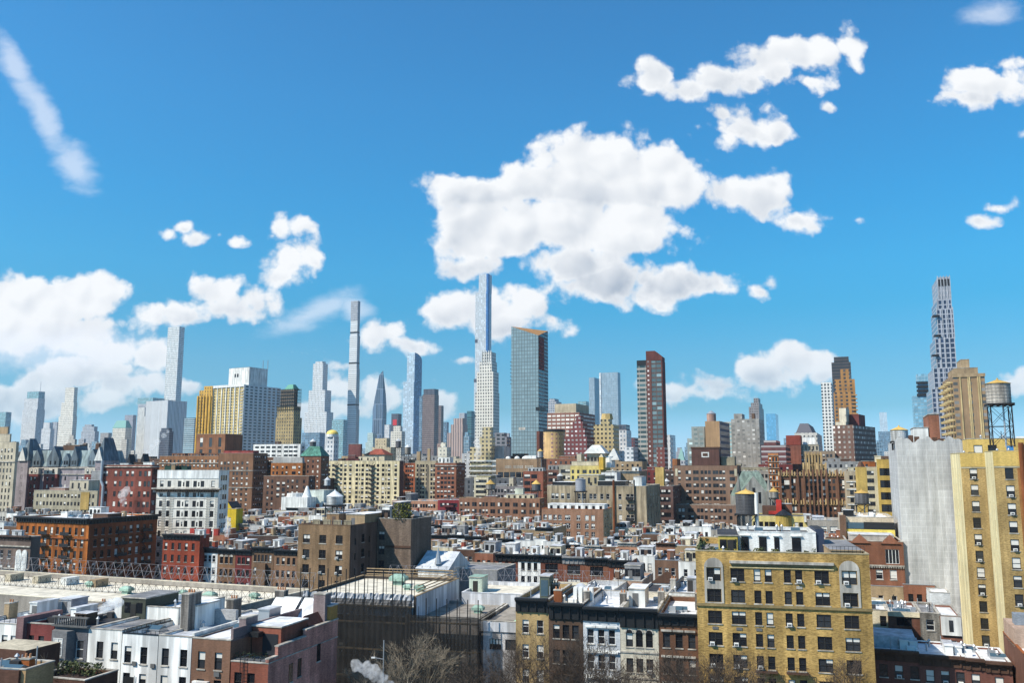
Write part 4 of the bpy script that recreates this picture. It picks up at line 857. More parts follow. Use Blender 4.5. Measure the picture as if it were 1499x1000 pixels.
for q in (.35, .62, .8): bulk(B, q, q + .16, .2, .6, random.uniform(1.2, 2.8), random.choice([WHITE, K['choc']]))
mb = MB(); x = B.W * .10; mb.tube((x, -.7, 8), (x, -.7, B.z - 8), .55, STEEL, 10); mb.tube((x, -.7, B.z - 8), (x - 1.1, -.7, B.z - 6), .55, STEEL, 10); mb.tube((x - 1.1, -.7, B.z - 6), (x - 1.1, -.7, B.z + 1.6), .55, STEEL, 10); tag(mb.build('flue_pipe', B.root))
mb = MB(); mb.gable(B.W * .42, B.W * .5, 2, 5, B.z, B.z + 4, IRON, 'y'); mb.gable(B.W * .68, B.W * .78, 2, 5, B.z, B.z + 4.2, IRON, 'y'); mb.build('roof_gable', B.root); roof_bits(B, 8)
# white quoined building
B = bld(AB, 'white quoined apartment house with a heavy bracketed cornice below its top storey', AC_, 231, 321, 689, 290, D=7, rot=9, wm=wall('whiteq', (.78, .74, .66), .2, .2, .05), front=[dict(xs=[.08, .20, .37, .50, .62, .74, .91], w=1.25, h=2.0, fh=3.22, top=3.4, pb=.25, sill=None, style='sash'), dict(xs=[.435, .68], w=.5, h=1.4, fh=3.22, top=3.8, style='plain')], side=sp(3), vb=860, par=1.0, frame=FRAME)
W_ = B.W; zc = B.z - 6.0
mb = MB(); mb.box(-1.0, W_ + 1.2, -1.5, -.003, zc - .1, zc + .35, STONE); mb.box(-.6, W_ + .8, -1.0, -.003, zc - .45, zc - .103, K['brown']); mb.box(-.3, W_ + .3, -.4, -.003, zc - 1.0, zc - .453, K['tan']); mb.build('cornice', B.root)
for k in range(26): mb = MB(); u = W_ * (k + .5) / 26; mb.box(u - .14, u + .14, -.9, -.41, zc - .95, zc - .46, K['brown']); mb.build('bracket', B.root)
for u in (.13, .255, .845, .985):
    mb = MB()
    for k in range(30): zz = zc - 2.2 - k * .8; mb.box(W_ * u - .65, W_ * u + .65 if u < .95 else W_ + .05, -.09, -.003, zz - .55, zz, wall('quoin', (.50, .47, .41)))
    mb.build('quoin_strip', B.root)
mb = MB()
for k in range(9): zz = B.z - 3.4 - 3.22 * k - 2.6; mb.box(0, W_, -.08, -.004, zz, zz + .16, STONE)
mb.build('belt_course', B.root); blk(B, 'top_band', -.02, W_ + .02, -.12, -.003, B.z - 2.6, B.z + .1, WHITE)
bulk(B, .06, .30, .25, .8, 2.4, plain('green_fence', (.02, .06, .045), .7), name='roof_enclosure', door=False); bulk(B, .2, .26, .1, .2, 3.0, K['tan'], door=False, name='stair_head'); bulk(B, .33, .42, .3, .7, 2.2, plain('green_fence', (.02, .06, .045), .7), name='roof_enclosure', door=False)
# big brown block on the left
BRN = wall('bigbrown', (.20, .105, .06)); 
B = bld(AB, 'long brown brick apartment block with a red-tiled terrace roof', AC_, 234, 331, 668, 560, D=40, rot=20, wm=wall('longbrown', (.26, .125, .06)), front=sp(16, 1.5, 1.7, 3.05, top=2.4, pb=.4), side=sp(5), vb=720, roof=roofmat('redtile', (.35, .06, .05)), belts=((4.2, .5, .4, STONE),))
for q in (.05, .3, .55): bulk(B, q, q + .2, .2, .5, 2.5, BRN, win=4)
B2 = bld(AB, 'brown brick penthouse block with tall blind arches on the long brown roofline', AC_, 288, 330, 636, 575, D=18, rot=20, wm=wall('penthbrown', (.24, .11, .055)), front=dict(xs=[.18, .5, .82], w=2.4, h=6, fh=7.6, top=2.4, far=1, pb=.1), vb=680)
B = bld(AB, 'brown brick apartment house with lit ochre upper storeys and a shaded flank', AC_, 320, 371, 664, 525, xs=392, rot=19, wm=BRN, front=dict(xs=[.1, .2, .3, .46, .56, .7, .84], w=1.4, h=1.8, fh=3.05, top=5, far=1, pb=.5), side=sp(6, 1.2, 1.7, pb=.4), vb=770, roof=roofmat('redtile', (.35, .06, .05)), belts=((10, .4, .3, STONE), (20, .4, .3, STONE)))
bulk(B, .1, .95, .1, .5, 2.2, roofmat('redtile', (.35, .06, .05)), door=False, name='terrace')
B = bld(AB, 'narrow shaded brown apartment wing between the ochre-topped house and the white terraced block', AC_, 388, 402, 670, 535, xs=412, rot=19, wm=wall('shbrown', (.15, .075, .045)), front=sp(3), side=sp(5), vb=760)
B = bld(AB, 'white terraced modern apartment block with ribbon windows', AC_, 371, 440, 651, 640, xs=447, rot=20, wm=WHITE, front=dict(xs=[.08, .2, .32, .44, .56, .7, .8, .9], w=3.4, h=1.5, fh=3.0, top=1.4, far=1, pb=.1), side=sp(3), vb=720, roof=WROOF)
bulk(B, .45, .55, .1, .4, 2.8, K['choc'])
B = bld(AB, 'orange brick apartment house with a grey mansard parapet', AC_, 397, 443, 678, 520, xs=448, rot=18, wm=wall('orangeapt', (.31, .115, .035)), front=dict(xs=[.08, .2, .37, .5, .7, .76, .9], w=1.3, h=1.8, fh=3.2, top=1.8, far=1, pb=.45), side=sp(3), vb=720, belts=((12.5, .4, .4, STONE),), roof=SROOF)
mb = MB(); mb.hip(.5, B.W - .5, .5, B.D - .5, B.z, B.z + 3.2, wall('mans_grey', (.32, .32, .31)), .15); mb.build('mansard_roof', B.root); roof_bits(B, 5)
B = bld(AB, 'dark brown apartment house with a paired white window bay in its middle', AC_, 386, 452, 697, 480, xs=462, rot=18, wm=wall('dkmid', (.14, .075, .05)), front=[dict(xs=[.1, .2, .55, .65, .75, .9], w=1.2, h=1.8, fh=3.1, top=2, far=1, pb=.35), dict(xs=[.33, .45], w=1.9, h=2.2, fh=3.1, top=3.2, rows=3, far=1, pb=.8)], side=sp(4), vb=770)
B = bld(AB, 'brown brick tower wing with a green copper hip roof', AC_, 440, 470, 668, 540, xs=482, rot=20, wm=wall('greenroofed', (.19, .09, .055)), front=dict(xs=[.15, .38, .62, .85], w=1.2, h=1.8, fh=3.1, top=2.4, far=1, pb=.5), side=sp(5, pb=.4), vb=745, par=0)
GC = wall('copper_verdigris', (.08, .22, .17), .3, .4, .1); mb = MB(); mb.hip(0, B.W, 0, B.D, B.z + .05, B.z + 6, GC, .4, .4); mb.build('hip_roof', B.root)
water_tower(458, 656, 647, 545, 9, 'small grey water tower behind the green copper hip roof', WOODD, GREYR, 4)
# beige slab and the row to its right
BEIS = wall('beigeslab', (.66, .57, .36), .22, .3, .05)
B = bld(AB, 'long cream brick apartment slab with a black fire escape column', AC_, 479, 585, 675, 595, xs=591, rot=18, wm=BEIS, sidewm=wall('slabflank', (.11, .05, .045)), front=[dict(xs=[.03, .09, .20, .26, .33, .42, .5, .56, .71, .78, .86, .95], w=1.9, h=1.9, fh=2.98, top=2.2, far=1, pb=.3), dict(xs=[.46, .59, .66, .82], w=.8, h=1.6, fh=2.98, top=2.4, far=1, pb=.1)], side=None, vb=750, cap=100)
for u, in ((.135,), (.635,)):
    mb = MB(); x = B.W * u
    for k in range(13): z = B.z - 4 - k * 2.98; mb.box(x - 1.6, x + 1.6, -1.3, -.01, z, z + .14, IRON); mb.box(x - 1.6, x + 1.6, -1.34, -1.26, z + .14, z + 1.1, IRON); mb.tube((x - 1.2, -.7, z + .1), (x + 1.2, -.7, z + 3.0), .12, IRON, 4)
    mb.build('fire_escape', B.root)
roof_bits(B, 14); bulk(B, .42, .68, .3, .6, 3.6, K['cream'], win=3); bulk(B, .25, .43, .2, .5, 2.2, wall('dkrp', (.16, .06, .055)), door=False)
mb = MB(); mb.box(B.W * .46, B.W * .72, 8, 20, B.zr, B.zr + 5, K['cream']); mb.hip(B.W * .46, B.W * .72, 8, 20, B.zr + 5, B.zr + 9, wall('redhip', (.26, .07, .045)), .42, .8); mb.build('roof_pavilion', B.root)
bulk(B, .26, .43, .55, .9, 12, wall('dkrp', (.16, .06, .055)), name='water_house', door=False); bulk(B, .28, .38, .2, .4, 4.4, wall('dkrp2', (.14, .06, .055)), door=False, name='stair_head')
for (x, yt, yb, w_, lb, tk) in ((583, 646, 655, 8, 'dark square-topped water tower above the cream slab roof', WOODD), (597, 655, 665, 9, 'pale water tower on spindly legs at the end of the cream slab roof', WOOD)): water_tower(x, yb, yt, 600, w_, lb, tk, GREYR, 8)
twr('beige stone hotel block with ribbed top behind the red hip roof', [(545, 572, 580, 655), (549, 566, 571, 642)], 900, m=C('beigehotel', (.50, .42, .28), (.2, .16, .12), 3, 3.2, .4, .5, vary=.6), name='hotel', cat='hotel', group=None)
twr('pale classical block with stepped roof west of the rounded glass tower', [(572, 588, 593, 632), (576, 586, 589, 624)], 1300, m=gStone, group=None)
twr('green copper pyramid roofed tower far behind the needle tower', [(535, 546, 552, 648), (538, 546, 550, 634)], 1700, m=C('greenpyr', (.42, .52, .50), (.2, .25, .25), 3, 3.4, .4, .5))
B = bld(AB, 'rust brick apartment house tucked against the cream slab', AC_, 591, 608, 678, 600, D=20, rot=18, wm=wall('rustapt', (.30, .095, .045)), front=sp(4, 1.3, 1.8, 2.95, pb=.4), vb=740); bulk(B, .2, .5, .2, .6, 3, K['tan'])
B = bld(AB, 'cream apartment house with deep shaded light wells and tan chimneys', AC_, 608, 638, 675, 590, D=20, rot=18, wm=wall('creamwell', (.44, .37, .25)), front=dict(xs=[.12, .28, .4, .57, .8, .93], w=1.5, h=1.9, fh=2.95, far=1, top=2.4, pb=.2), vb=745); chimney(B, B.W * .05, 4, 2.4, 2, 7, K['tan'], 0); chimney(B, B.W * .55, 4, 1.8, 1.5, 9, K['tan'], 0); roof_bits(B, 5)
for u in (.2, .62): blk(B, 'light_well_shade', B.W * u - .9, B.W * u + .9, -.06, -.003, 0, B.z - 3, wall('wellshade', (.16, .14, .11)))  # flat dark strips, the shade of the wells painted on the front
B = bld(AB, 'rust brick apartment house with a white roof deck and brown flank', AC_, 637, 668, 678, 580, xs=681, rot=18, wm=wall('rust2', (.24, .095, .055)), front=sp(5, 1.9, 1.8, 3.0, top=3, pb=.25), side=sp(5, 1.3, 1.8, 3.0, top=3), vb=750, roof=WROOF, belts=((1.5, .5, .5, STONE),)); bulk(B, .05, .6, .2, .6, 4.5, WHITE, WROOF, win=3); roof_bits(B, 6)
twr('white bulkhead block above the rust brick house with a white roof', [(641, 654, 660, 655), (645, 652, 655, 648)], 680, m=C('wb', (.62, .58, .48), (.2, .2, .2), 3, 3, .4, .4), name='apartment_building', cat=AC_, group=None)
# lower bricks
B = bld(AB, 'long low salmon brick tenement with white cornice line', AC_, 574, 641, 733, 455, D=18, rot=18, wm=K['salmon'], front=sp(16, 1.2, 1.9, 3.4, top=1.6, pb=.35), vb=775, roof=WROOF, coping=WHITE); roof_bits(B, 12); bulk(B, .0, .12, .3, .7, 2.2, K['dark']); bulk(B, .2, .32, .3, .8, 4, K['dgrey'])
B = bld(AB, 'deep red painted brick tenement with fire escapes', AC_, 641, 673, 732, 440, D=18, rot=18, wm=wall('deepred', (.20, .028, .035)), front=sp(8, 1.2, 1.9, 3.4, top=1.6, pb=.2), vb=775, roof=GROOF, coping=WHITE); roof_bits(B, 5)
for k in range(4): z = B.z - 3.4 * (k + 1); blk(B, 'fire_escape', B.W * .3, B.W * .75, -1.2, -.01, z, z + .9, plain('iron_red', (.09, .02, .022), .7))
B = bld(AB, 'long brown brick apartment row with six-window bays and a pale roof box', AC_, 672, 790, 729, 420, xs=797, rot=18, wm=wall('longrow', (.26, .135, .085)), front=dict(xs=[.03, .085, .12, .18, .21, .27, .31, .35, .41, .44, .5, .53, .59, .62, .69, .72, .79, .82, .89, .93, .975], w=1.15, h=1.9, fh=3.2, top=2, pb=.4, far=1), side=sp(3), vb=790, roof=GROOF, coping=K['tan'])
bulk(B, .58, .92, .2, .6, 2.6, K['cream'], win=5); bulk(B, .68, .78, .3, .6, 5.4, wall('palegreen', (.5, .52, .42)), door=False); bulk(B, .3, .45, .3, .7, 1.4, K['brick']); roof_bits(B, 12)
water_tower(718, 716, 709, 425, 14, 'ochre capped water tower on the long brown brick row', WOOD, TANR, 4); water_tower(785, 718, 709, 420, 13, 'grey capped water tower at the end of the long brown brick row', WOODD, TANR, 4)
# institutional block
TERR = wall('terrace_white', (.62, .62, .58))
B = bld('institution_building', 'white concrete institution with stacked terrace bands', 'institution', 688, 728, 674, 640, D=30, rot=18, wm=TERR, front=dict(xs=[.5], w=24, h=1.2, fh=3.6, top=2, far=1, pb=0, rows=4), vb=715, roof=WROOF)
for k in range(4): z = B.z - 3.6 * k; blk(B, 'terrace', -.5, B.W + .5, -2 - k * .6, -.01, z - 1.1, z, TERR)
bulk(B, .3, 1.1, .3, .8, 11, wall('conc_box', (.52, .50, .47)), WROOF, name='plant_room', door=False)
B = bld('institution_building', 'wide tan institution with blank upper wall and a row of white domes on its roof', 'institution', 726, 793, 672, 600, D=40, rot=18, wm=wall('taninst', (.32, .215, .13)), front=dict(n=7, w=3.8, h=5.0, fh=20, top=9, far=1, rows=1, pb=0), vb=705, roof=WROOF)
mb = MB()
for k, (u, r) in enumerate(((.22, 1.8), (.42, 1.9), (.58, 1.7))):
    mb = MB(); 
    for q in range(4): a, b = math.pi / 2 * q / 4, math.pi / 2 * (q + 1) / 4; mb.frustum(r * math.cos(a), r * math.cos(b), B.z + r * math.sin(a), B.z + r * math.sin(b), WHITE, 12, B.W * u, 5, False)
    mb.build('dome', B.root)
blk(B, 'plant_screen', B.W * .6, B.W * .85, 3, 8, B.z, B.z + 2.2, WHITE)
mb = MB(); x = B.W * .2
for n in (4, 6, 5):
    for k in range(n): mb.box(x, x + .9, -.06, -.004, B.z - 6.4, B.z - 4.6, STONE); mb.box(x + .3, x + .6, -.075, -.061, B.z - 6.0, B.z - 5.0, K['tan']); x += 1.2
    x += 1.2
mb.build('lettering', B.root)
water_tower(791, 670, 661, 520, 8, 'slim pale water tower standing beside the glass slab foot', WOODW, TANR, 12)
# small mid buildings between
B = bld(AB, 'small yellow apartment house among grey roofs', AC_, 694, 715, 699, 520, D=14, rot=18, wm=K['cream'], front=sp(4, 1.8, 1.8, 3.1, top=1.4, pb=.15), vb=745, roof=GROOF); bulk(B, 0, 1, .3, .9, 1.5, wall('yel2', (.42, .36, .18)), door=False)
B = bld(AB, 'low grey tenement row behind the long brown brick row', AC_, 716, 768, 712, 490, D=20, rot=18, wm=wall('greyten', (.20, .18, .18)), front=sp(10, 1.3, 1.9, 3.2, top=1.6, pb=.25), vb=745, roof=GROOF); bulk(B, .5, .62, .2, .5, 5.5, K['beige']); roof_bits(B, 14); bulk(B, .1, .4, .3, .7, 1.6, K['grey'])
B = bld(AB, 'red brick corner house with three wide windows a storey', AC_, 766, 795, 690, 480, xs=801, rot=18, wm=wall('redcorner', (.27, .095, .06)), front=dict(xs=[.2, .55, .85], w=3.4, h=2.2, fh=3.6, top=1.8, far=1, pb=.05), side=sp(3), vb=745, roof=GROOF); bulk(B, .2, .95, .2, .8, 2.6, K['lgrey'], win=4); roof_bits(B, 6)
B = bld(AB, 'dark brick tenement with a garden pergola on the roof', AC_, 800, 818, 688, 500, D=18, rot=18, wm=wall('dkten', (.17, .085, .065)), front=sp(4, 1.3, 1.9, 3.3), vb=720); bulk(B, 0, 1, .2, .7, 3.2, K['grey'], win=3); roof_bits(B, 4)
# yellow pavilion building
B = bld(AB, 'dull stone apartment house beside the bright yellow terrace building', AC_, 818, 837, 681, 475, D=24, rot=18, wm=wall('dullstone', (.36, .33, .26)), front=sp(4, 1.4, 2.0, 3.3, top=2.4, pb=.4), vb=720)
B = bld(AB, 'bright yellow terrace building crowned by a pale hip-roofed pavilion', AC_, 835, 879, 682, 465, D=26, rot=18, wm=wall('bryellow', (.62, .50, .18)), front=dict(xs=[.08, .26, .44, .5, .66, .78, .9], w=1.3, h=1.9, fh=3.1, top=2.2, far=1, pb=.1), vb=720, roof=BROOF)
mb = MB(); a, b, z = B.W * .42, B.W * 1.08, B.z; mb.box(a + 1, b - 1, 6, 16, z, z + 6.5, K['beige']); mb.hip(a, b, 5, 17, z + 6.5, z + 11, wall('hip_pale', (.55, .56, .54)), .32, .6); o = mb.build('roof_pavilion', B.root)
for k in range(5): u = a + (b - a) * (.14 + k * .18); mb = MB(); mb.box(u - .7, u + .7, 5.9, 5.997, z + .8, z + 4.4, FRAME); mb.frustum(.7, .7, z + 4.2, z + 4.6, FRAME, 8, u, 5.95, False); mb.build('window', o)
bulk(B, .0, .9, .1, .2, 3, K['cream'], name='planter', door=False); bulk(B, .1, .25, .3, .6, 7, K['beige'], door=False, name='stair_head')
mb = MB(); mb.frustum(3.2, 3.2, z - 1, z + 5, WHITE, 14, B.W * 1.18, 9); mb.hip(B.W * 1.1, B.W * 1.55, 6, 14, z + 3, z + 9, wall('hip_pale', (.55, .56, .54)), .45); mb.build('side_pavilion', B.root)
mb = MB(); mb.box(B.W * .98, B.W * 1.12, -2, 4, z - 2, z + 4.5, wall('yellow_turret', (.60, .38, .06))); mb.hip(B.W * .98, B.W * 1.12, -2, 4, z + 4.5, z + 6, K['cream'], .4); mb.build('turret', B.root)
B = bld(AB, 'tan loft house with a heavy cornice and small arched windows', AC_, 888, 936, 690, 450, D=24, rot=18, wm=wall('tanloft', (.36, .27, .165)), front=sp(14, 1.2, 2.2, 3.5, top=4.5, pb=.35), vb=720, cor=(1.2, .8, STONE), roof=GROOF); roof_bits(B, 8); bulk(B, .7, .9, .3, .7, 2.8, WHITE)
B = bld(AB, 'low white rooftop house between the yellow turret and the tan loft', AC_, 880, 903, 692, 440, D=14, rot=18, wm=WHITE, front=sp(6, 1.0, 1.6, 3, pb=.1), vb=720, roof=WROOF); roof_bits(B, 5)
# long stone building
STN = wall('longstone', (.34, .275, .185), .35, .4, .1)
B = bld(AB, 'long weathered stone-coloured apartment house with arched sash windows', AC_, 801, 946, 711, 365, xs=966, rot=18, wm=STN, front=dict(xs=[.06, .1, .16, .22, .33, .38, .45, .49, .56, .62, .74, .82, .86], w=1.35, h=2.2, fh=4.15, top=3.2, pb=.45, style='sash', sill=STONE), side=sp(5, 1.2, 2.0, 4.15, top=3.2), vb=790, frame=FRAMEW, roof=GROOF)
bulk(B, .3, .5, .15, .5, 5, wall('stnpent', (.40, .33, .2)), win=3); bulk(B, .5, .78, .1, .3, 2.6, BLACK, door=False); bulk(B, .86, .94, .1, .4, 4.4, WHITE, door=False); bulk(B, .03, .24, .1, .5, 2.0, BLACK, WROOF, door=False); roof_bits(B, 14)
for u in (.68, .885):
    mb = MB(); x = B.W * u; mb.tube((x, -.35, 0), (x, -.35, B.z + 2.5), .45 if u < .8 else .25, RUST if u < .8 else IRON, 8); mb.build('flue_pipe', B.root)
mb = MB()
for k in range(5): z = B.z - 4.15 * k - 5.4; mb.box(B.W * .8, B.W * .87, -1.1, -.01, z, z + .12, IRON); mb.box(B.W * .8, B.W * .87, -1.14, -1.08, z, z + 1, IRON)
mb.build('fire_escape', B.root)
water_tower(850, 719, 702, 345, 15, 'grey cylindrical water tower on black legs before the stone apartment house', plain('tank_steel', (.27, .28, .31), .5), plain('tank_lid', (.2, .21, .24), .5), 9, cone=.1)
water_tower(820, 703, 697, 470, 9, 'small dark water tank beside the dull stone house', WOODD, GREYR, 5)
B = bld(AB, 'dark shaded brick tenement with fire escapes behind the stone house', AC_, 957, 985, 712, 400, D=30, rot=18, wm=wall('shadeten', (.12, .07, .06)), front=sp(6, 1.2, 2, 3.4), side=sp(5), vb=790); roof_bits(B, 4)
blk(B, 'lift_tower', B.W * .05, B.W * .5, 2, 6, B.z, B.z + 8.5, K['gold'])
water_tower(976, 712, 705, 430, 9, 'small grey water tower beside the broad brown block', WOOD, GREYR, 5)
# brick apartment house in the centre
B = bld(AB, 'brick apartment house with white-framed windows and a white penthouse strip', AC_, 793, 883, 745, 335, xs=896, rot=18, wm=wall('centbrick', (.30, .165, .105), .25), sidewm=wall('centside', (.45, .34, .2)), front=dict(xs=[.055, .135, .22, .30, .41, .44, .60, .735, .835], w=1.35, h=1.85, fh=3.05, top=2.2, pb=.6, style='pair', sill=STONE), side=sp(3, 1.1, 1.7, 3.05, top=2.2), vb=800, frame=FRAMEW, coping=K['orange'], roof=WROOF)
bulk(B, .08, 1.0, .12, .5, 2.5, WHITE, WROOF, name='penthouse', win=8); roof_bits(B, 10)
# broad brown block
B = bld(AB, 'broad brown brick apartment block with nine window rows and pale corner panels', AC_, 986, 1079, 682, 425, D=30, rot=18, wm=wall('broadbrown', (.235, .145, .10), .2), front=dict(xs=[.09, .21, .255, .33, .375, .45, .51, .565, .64, .685, .74, .79, .90, .94], w=1.3, h=1.75, fh=3.12, top=2.3, far=1, pb=.3), side=sp(5), vb=790, roof=GROOF, belts=((21.5, .3, .3, STONE),), coping=K['brown'])
for u in (.025, .955): blk(B, 'stone_panel', B.W * u, B.W * u + 1.1, -.12, -.003, B.z - 5, B.z - 1.5, K['cream'])
for k in range(9): u = .12 + k * .095; mb = MB(); mb.box(B.W * u, B.W * u + 1.5, -.2, -.003, B.z - 20.3, B.z - 19.3, WHITE); mb.build('spandrel', B.root)
mb = MB(); mb.box(B.W * .28, B.W * .72, 3, 14, B.z - .8, B.z + 8.2, wall('darktopbrick', (.11, .055, .045))); mb.box(B.W * .27, B.W * .73, 2.8, 14.2, B.z + 8.2, B.z + 9, K['choc']); mb.box(B.W * .44, B.W * .56, 2.9, 2.997, B.z + 4, B.z + 6.5, WHITE); mb.box(B.W * .46, B.W * .54, 2.85, 2.895, B.z + 4.5, B.z + 6, K['choc']); mb.build('water_house', B.root); bulk(B, .74, .95, .2, .6, 5, K['olive'], door=False); roof_bits(B, 6)
B = bld(AB, 'lower projecting wing of the broad brown block', AC_, 977, 1079, 739, 408, D=8, rot=18, wm=wall('broadbrown2', (.22, .135, .095), .2), front=dict(xs=[.08, .18, .23, .32, .36, .45, .5, .56, .64, .70, .75, .82, .91], w=1.3, h=1.75, fh=3.12, top=1.6, far=1, pb=.35), side=sp(2), vb=790, roof=GROOF)
# gothic church
e_ = at(1082, 706, 400); B = Bld(); B.root = empty('church', (e_.x, e_.y, 0), -R(10), 'grey gothic church with a steep green-grey gable and pinnacles', 'church'); s = 400 / F
SC = wall('church_stone', (.30, .29, .26), .3, .4, .1); SG = wall('church_slate', (.17, .22, .19), .3, .3, .1); zg = at(1100, 724, 400).z; zt_ = at(1100, 697, 400).z; w_ = 40 * s
mb = MB(); mb.box(0, w_, 0, 30, 0, zg, SC); mb.gable(0, w_, 0, 30, zg, zt_, SG, 'y', SC); mb.box(-3, w_ * 1.3, 10, 32, 0, zg - 1, SC); mb.hip(-3, w_ * 1.3, 10, 32, zg - 1, zt_ + 2, SG, .3); mb.build('nave', B.root)
for u in (-.03, 1.03):
    mb = MB(); mb.box(u * w_ - 1, u * w_ + 1, -1, 1, 0, zg + 1.5, SC); mb.frustum(1.1, .1, zg + 1.5, zt_ + 1, SC, 8, u * w_, 0); mb.build('pinnacle', B.root)
for k in range(3): mb = MB(); u = w_ * (.3 + .2 * k); mb.box(u - .6, u + .6, -.06, -.003, zg - 4, zg + (3 if k == 1 else 1), GLASS); mb.build('lancet_window', B.root)
# gothic brown apartment palace
GB = wall('gothbrown', (.165, .082, .05), .25, .3, .15); GT = wall('gothtan', (.45, .31, .15), .25, .3, .05)
B = bld(AB, 'ornate brown gothic apartment palace with tan parapets and tall piers', AC_, 1140, 1243, 694, 425, D=36, rot=18, wm=GB, front=[dict(xs=[.05, .075, .19, .22, .88, .91], w=1.1, h=2.1, fh=3.3, top=2.4, far=1, pb=.4), dict(xs=[.12, .94], w=3.0, h=4.4, fh=9.8, top=3.0, far=1, pb=.2)] + [dict(xs=[.40, .46, .52, .58, .64, .72, .78], w=1.2, h=2.0, fh=3.3, top=2.4, far=1, pb=.3)], side=sp(5), vb=790, cap=100)
W_ = B.W; mb = MB()
for zz, a, b in ((0, 0, 1), (-13.5, 0, 1), (-13.5 * 2, 0, .36)):
    n = int(26 * (b - a))
    for k in range(n + 1): u = W_ * (a + (b - a) * k / n); mb.box(u - .32, u + .32, -.8, -.03, B.z + zz - .8, B.z + zz + (1.8 if k % 2 else 1.0), GT)
    mb.box(a * W_, b * W_, -.5, -.02, B.z + zz - 1.2, B.z + zz - .81, GT)
mb.build('parapet_tracery', B.root); mb = MB()
for u in (.02, .16, .27, .36, .43, .49, .55, .61, .68, .83, .98): mb.box(W_ * u - .35, W_ * u + .35, -1.1, -.81, 0, B.z + 2.2, GB)
mb.build('pier', B.root)
for (a, b, h, m_) in ((.36, .68, 4, GT), (.40, .62, 9, wall('gothtower', (.30, .18, .07)))):
    mb = MB(); mb.box(W_ * a, W_ * b, 1.5, 14, B.z - .8, B.z + h, m_); n = 5
    for k in range(n + 1): u = W_ * (a + (b - a) * k / n); mb.box(u - .4, u + .4, .9, 1.497, B.z - .8, B.z + h + 1.4, GT)
    mb.box(W_ * a - .2, W_ * b + .2, 1.2, 14.2, B.z + h + .003, B.z + h + .6, GT); o = mb.build('crown_tower', B.root)
    for k in range(4): u = W_ * (a + (b - a) * (k + .5) / 4); mb = MB(); mb.box(u - .6, u + .6, 1.42, 1.497, B.z + 1, B.z + h - 1.2, GLASS); mb.build('window', o)
roof_bits(B, 10)
B = bld(AB, 'pale brown apartment block behind the gothic palace with stepped roof boxes', AC_, 1131, 1222, 661, 560, D=30, rot=18, wm=wall('palebr', (.29, .22, .16)), front=sp(16, 1.4, 1.8, 3.1, top=2, pb=.35), vb=715, roof=GROOF, belts=((7, .4, .3, STONE),)); bulk(B, .05, .3, .1, .5, 4, K['dgrey'], win=3); bulk(B, .4, .75, .1, .5, 5, K['beige'], win=6); bulk(B, .5, .7, .5, .8, 10, WHITE, WROOF, name='water_house', door=False); roof_bits(B, 10)
B = bld(AB, 'dark brown low apartment block beneath the dark gridded tower', AC_, 1215, 1245, 672, 520, D=20, rot=18, wm=K['choc'], front=sp(7, 1.3, 1.8, 3.1, pb=.3), vb=710); roof_bits(B, 6)
B = bld(AB, 'narrow orange brick apartment tower with white trimmed balconies', AC_, 1124, 1139, 664, 440, D=14, rot=18, wm=wall('narroworange', (.44, .16, .05)), front=dict(xs=[.2, .5, .8], w=1.0, h=2.0, fh=3.1, top=2, far=1, pb=.4), vb=740)
for k in range(14): z = B.z - 3.1 * k - 1.2; blk(B, 'belt_course', -.1, B.W + .2, -.4, -.01, z, z + .25, STONE)
B = bld(AB, 'grey stone house between the gothic church and the narrow orange tower', AC_, 1082, 1128, 690, 460, D=20, rot=18, wm=wall('greychurch', (.30, .29, .27)), front=sp(7, 1.3, 1.9, 3.2, pb=.2), vb=720, roof=GROOF); roof_bits(B, 6)
# right part
B = bld(AB, 'pale brick tenement with white bands beside the gothic palace', AC_, 1238, 1268, 690, 400, D=22, rot=18, wm=wall('palten', (.46, .38, .27)), front=dict(xs=[.25, .5, .75], w=1.6, h=1.9, fh=3.4, top=2, far=1, pb=.2), vb=760); roof_bits(B, 8); bulk(B, .2, .8, .2, .6, 2.4, K['cream'])
for k in range(5): z = B.z - 3.4 * k - 5; blk(B, 'belt_course', -.1, B.W + .1, -.3, -.01, z, z + .4, WHITE)
B = bld(AB, 'cream tenement wing with thin windows behind the yellow chimney', AC_, 1259, 1283, 684, 370, D=20, rot=18, wm=wall('crtw', (.56, .47, .30)), front=sp(4, 1.1, 1.8, 3.2), vb=760); bulk(B, .2, 1, .2, .6, 3.2, K['orange']); roof_bits(B, 4)
e_ = at(1262, 720, 330); s = 330 / F; rt = empty('chimney_stack', (e_.x, e_.y, 0), -R(15), 'tall yellow brick chimney stack with a dark pointed cap', 'chimney'); z1 = at(1262, 684, 330).z; z2 = at(1262, 676, 330).z
mb = MB(); mb.box(-1.8, 1.8, -1.8, 1.8, 0, z1, wall('yellow_stack', (.48, .33, .10))); mb.build('shaft', rt); mb = MB(); mb.frustum(1.5, .5, z1, z2, K['choc'], 8); mb.build('cap', rt)
B = bld(AB, 'yellow apartment wing lit along its edge with paired dark windows', AC_, 1283, 1306, 673, 262, xs=1277, rot=22, wm=wall('yelwing', (.50, .33, .085)), sidewm=wall('yelwing_lit', (.66, .55, .30)), front=dict(xs=[.35, .72], w=1.7, h=2.2, fh=3.55, top=2.6, pb=.1, style='pair'), vb=760, coping=K['gold']); bulk(B, -.1, .3, .2, .6, 1.8, K['cream'], door=False)  # paler side colour has the sunlight on the edge painted in
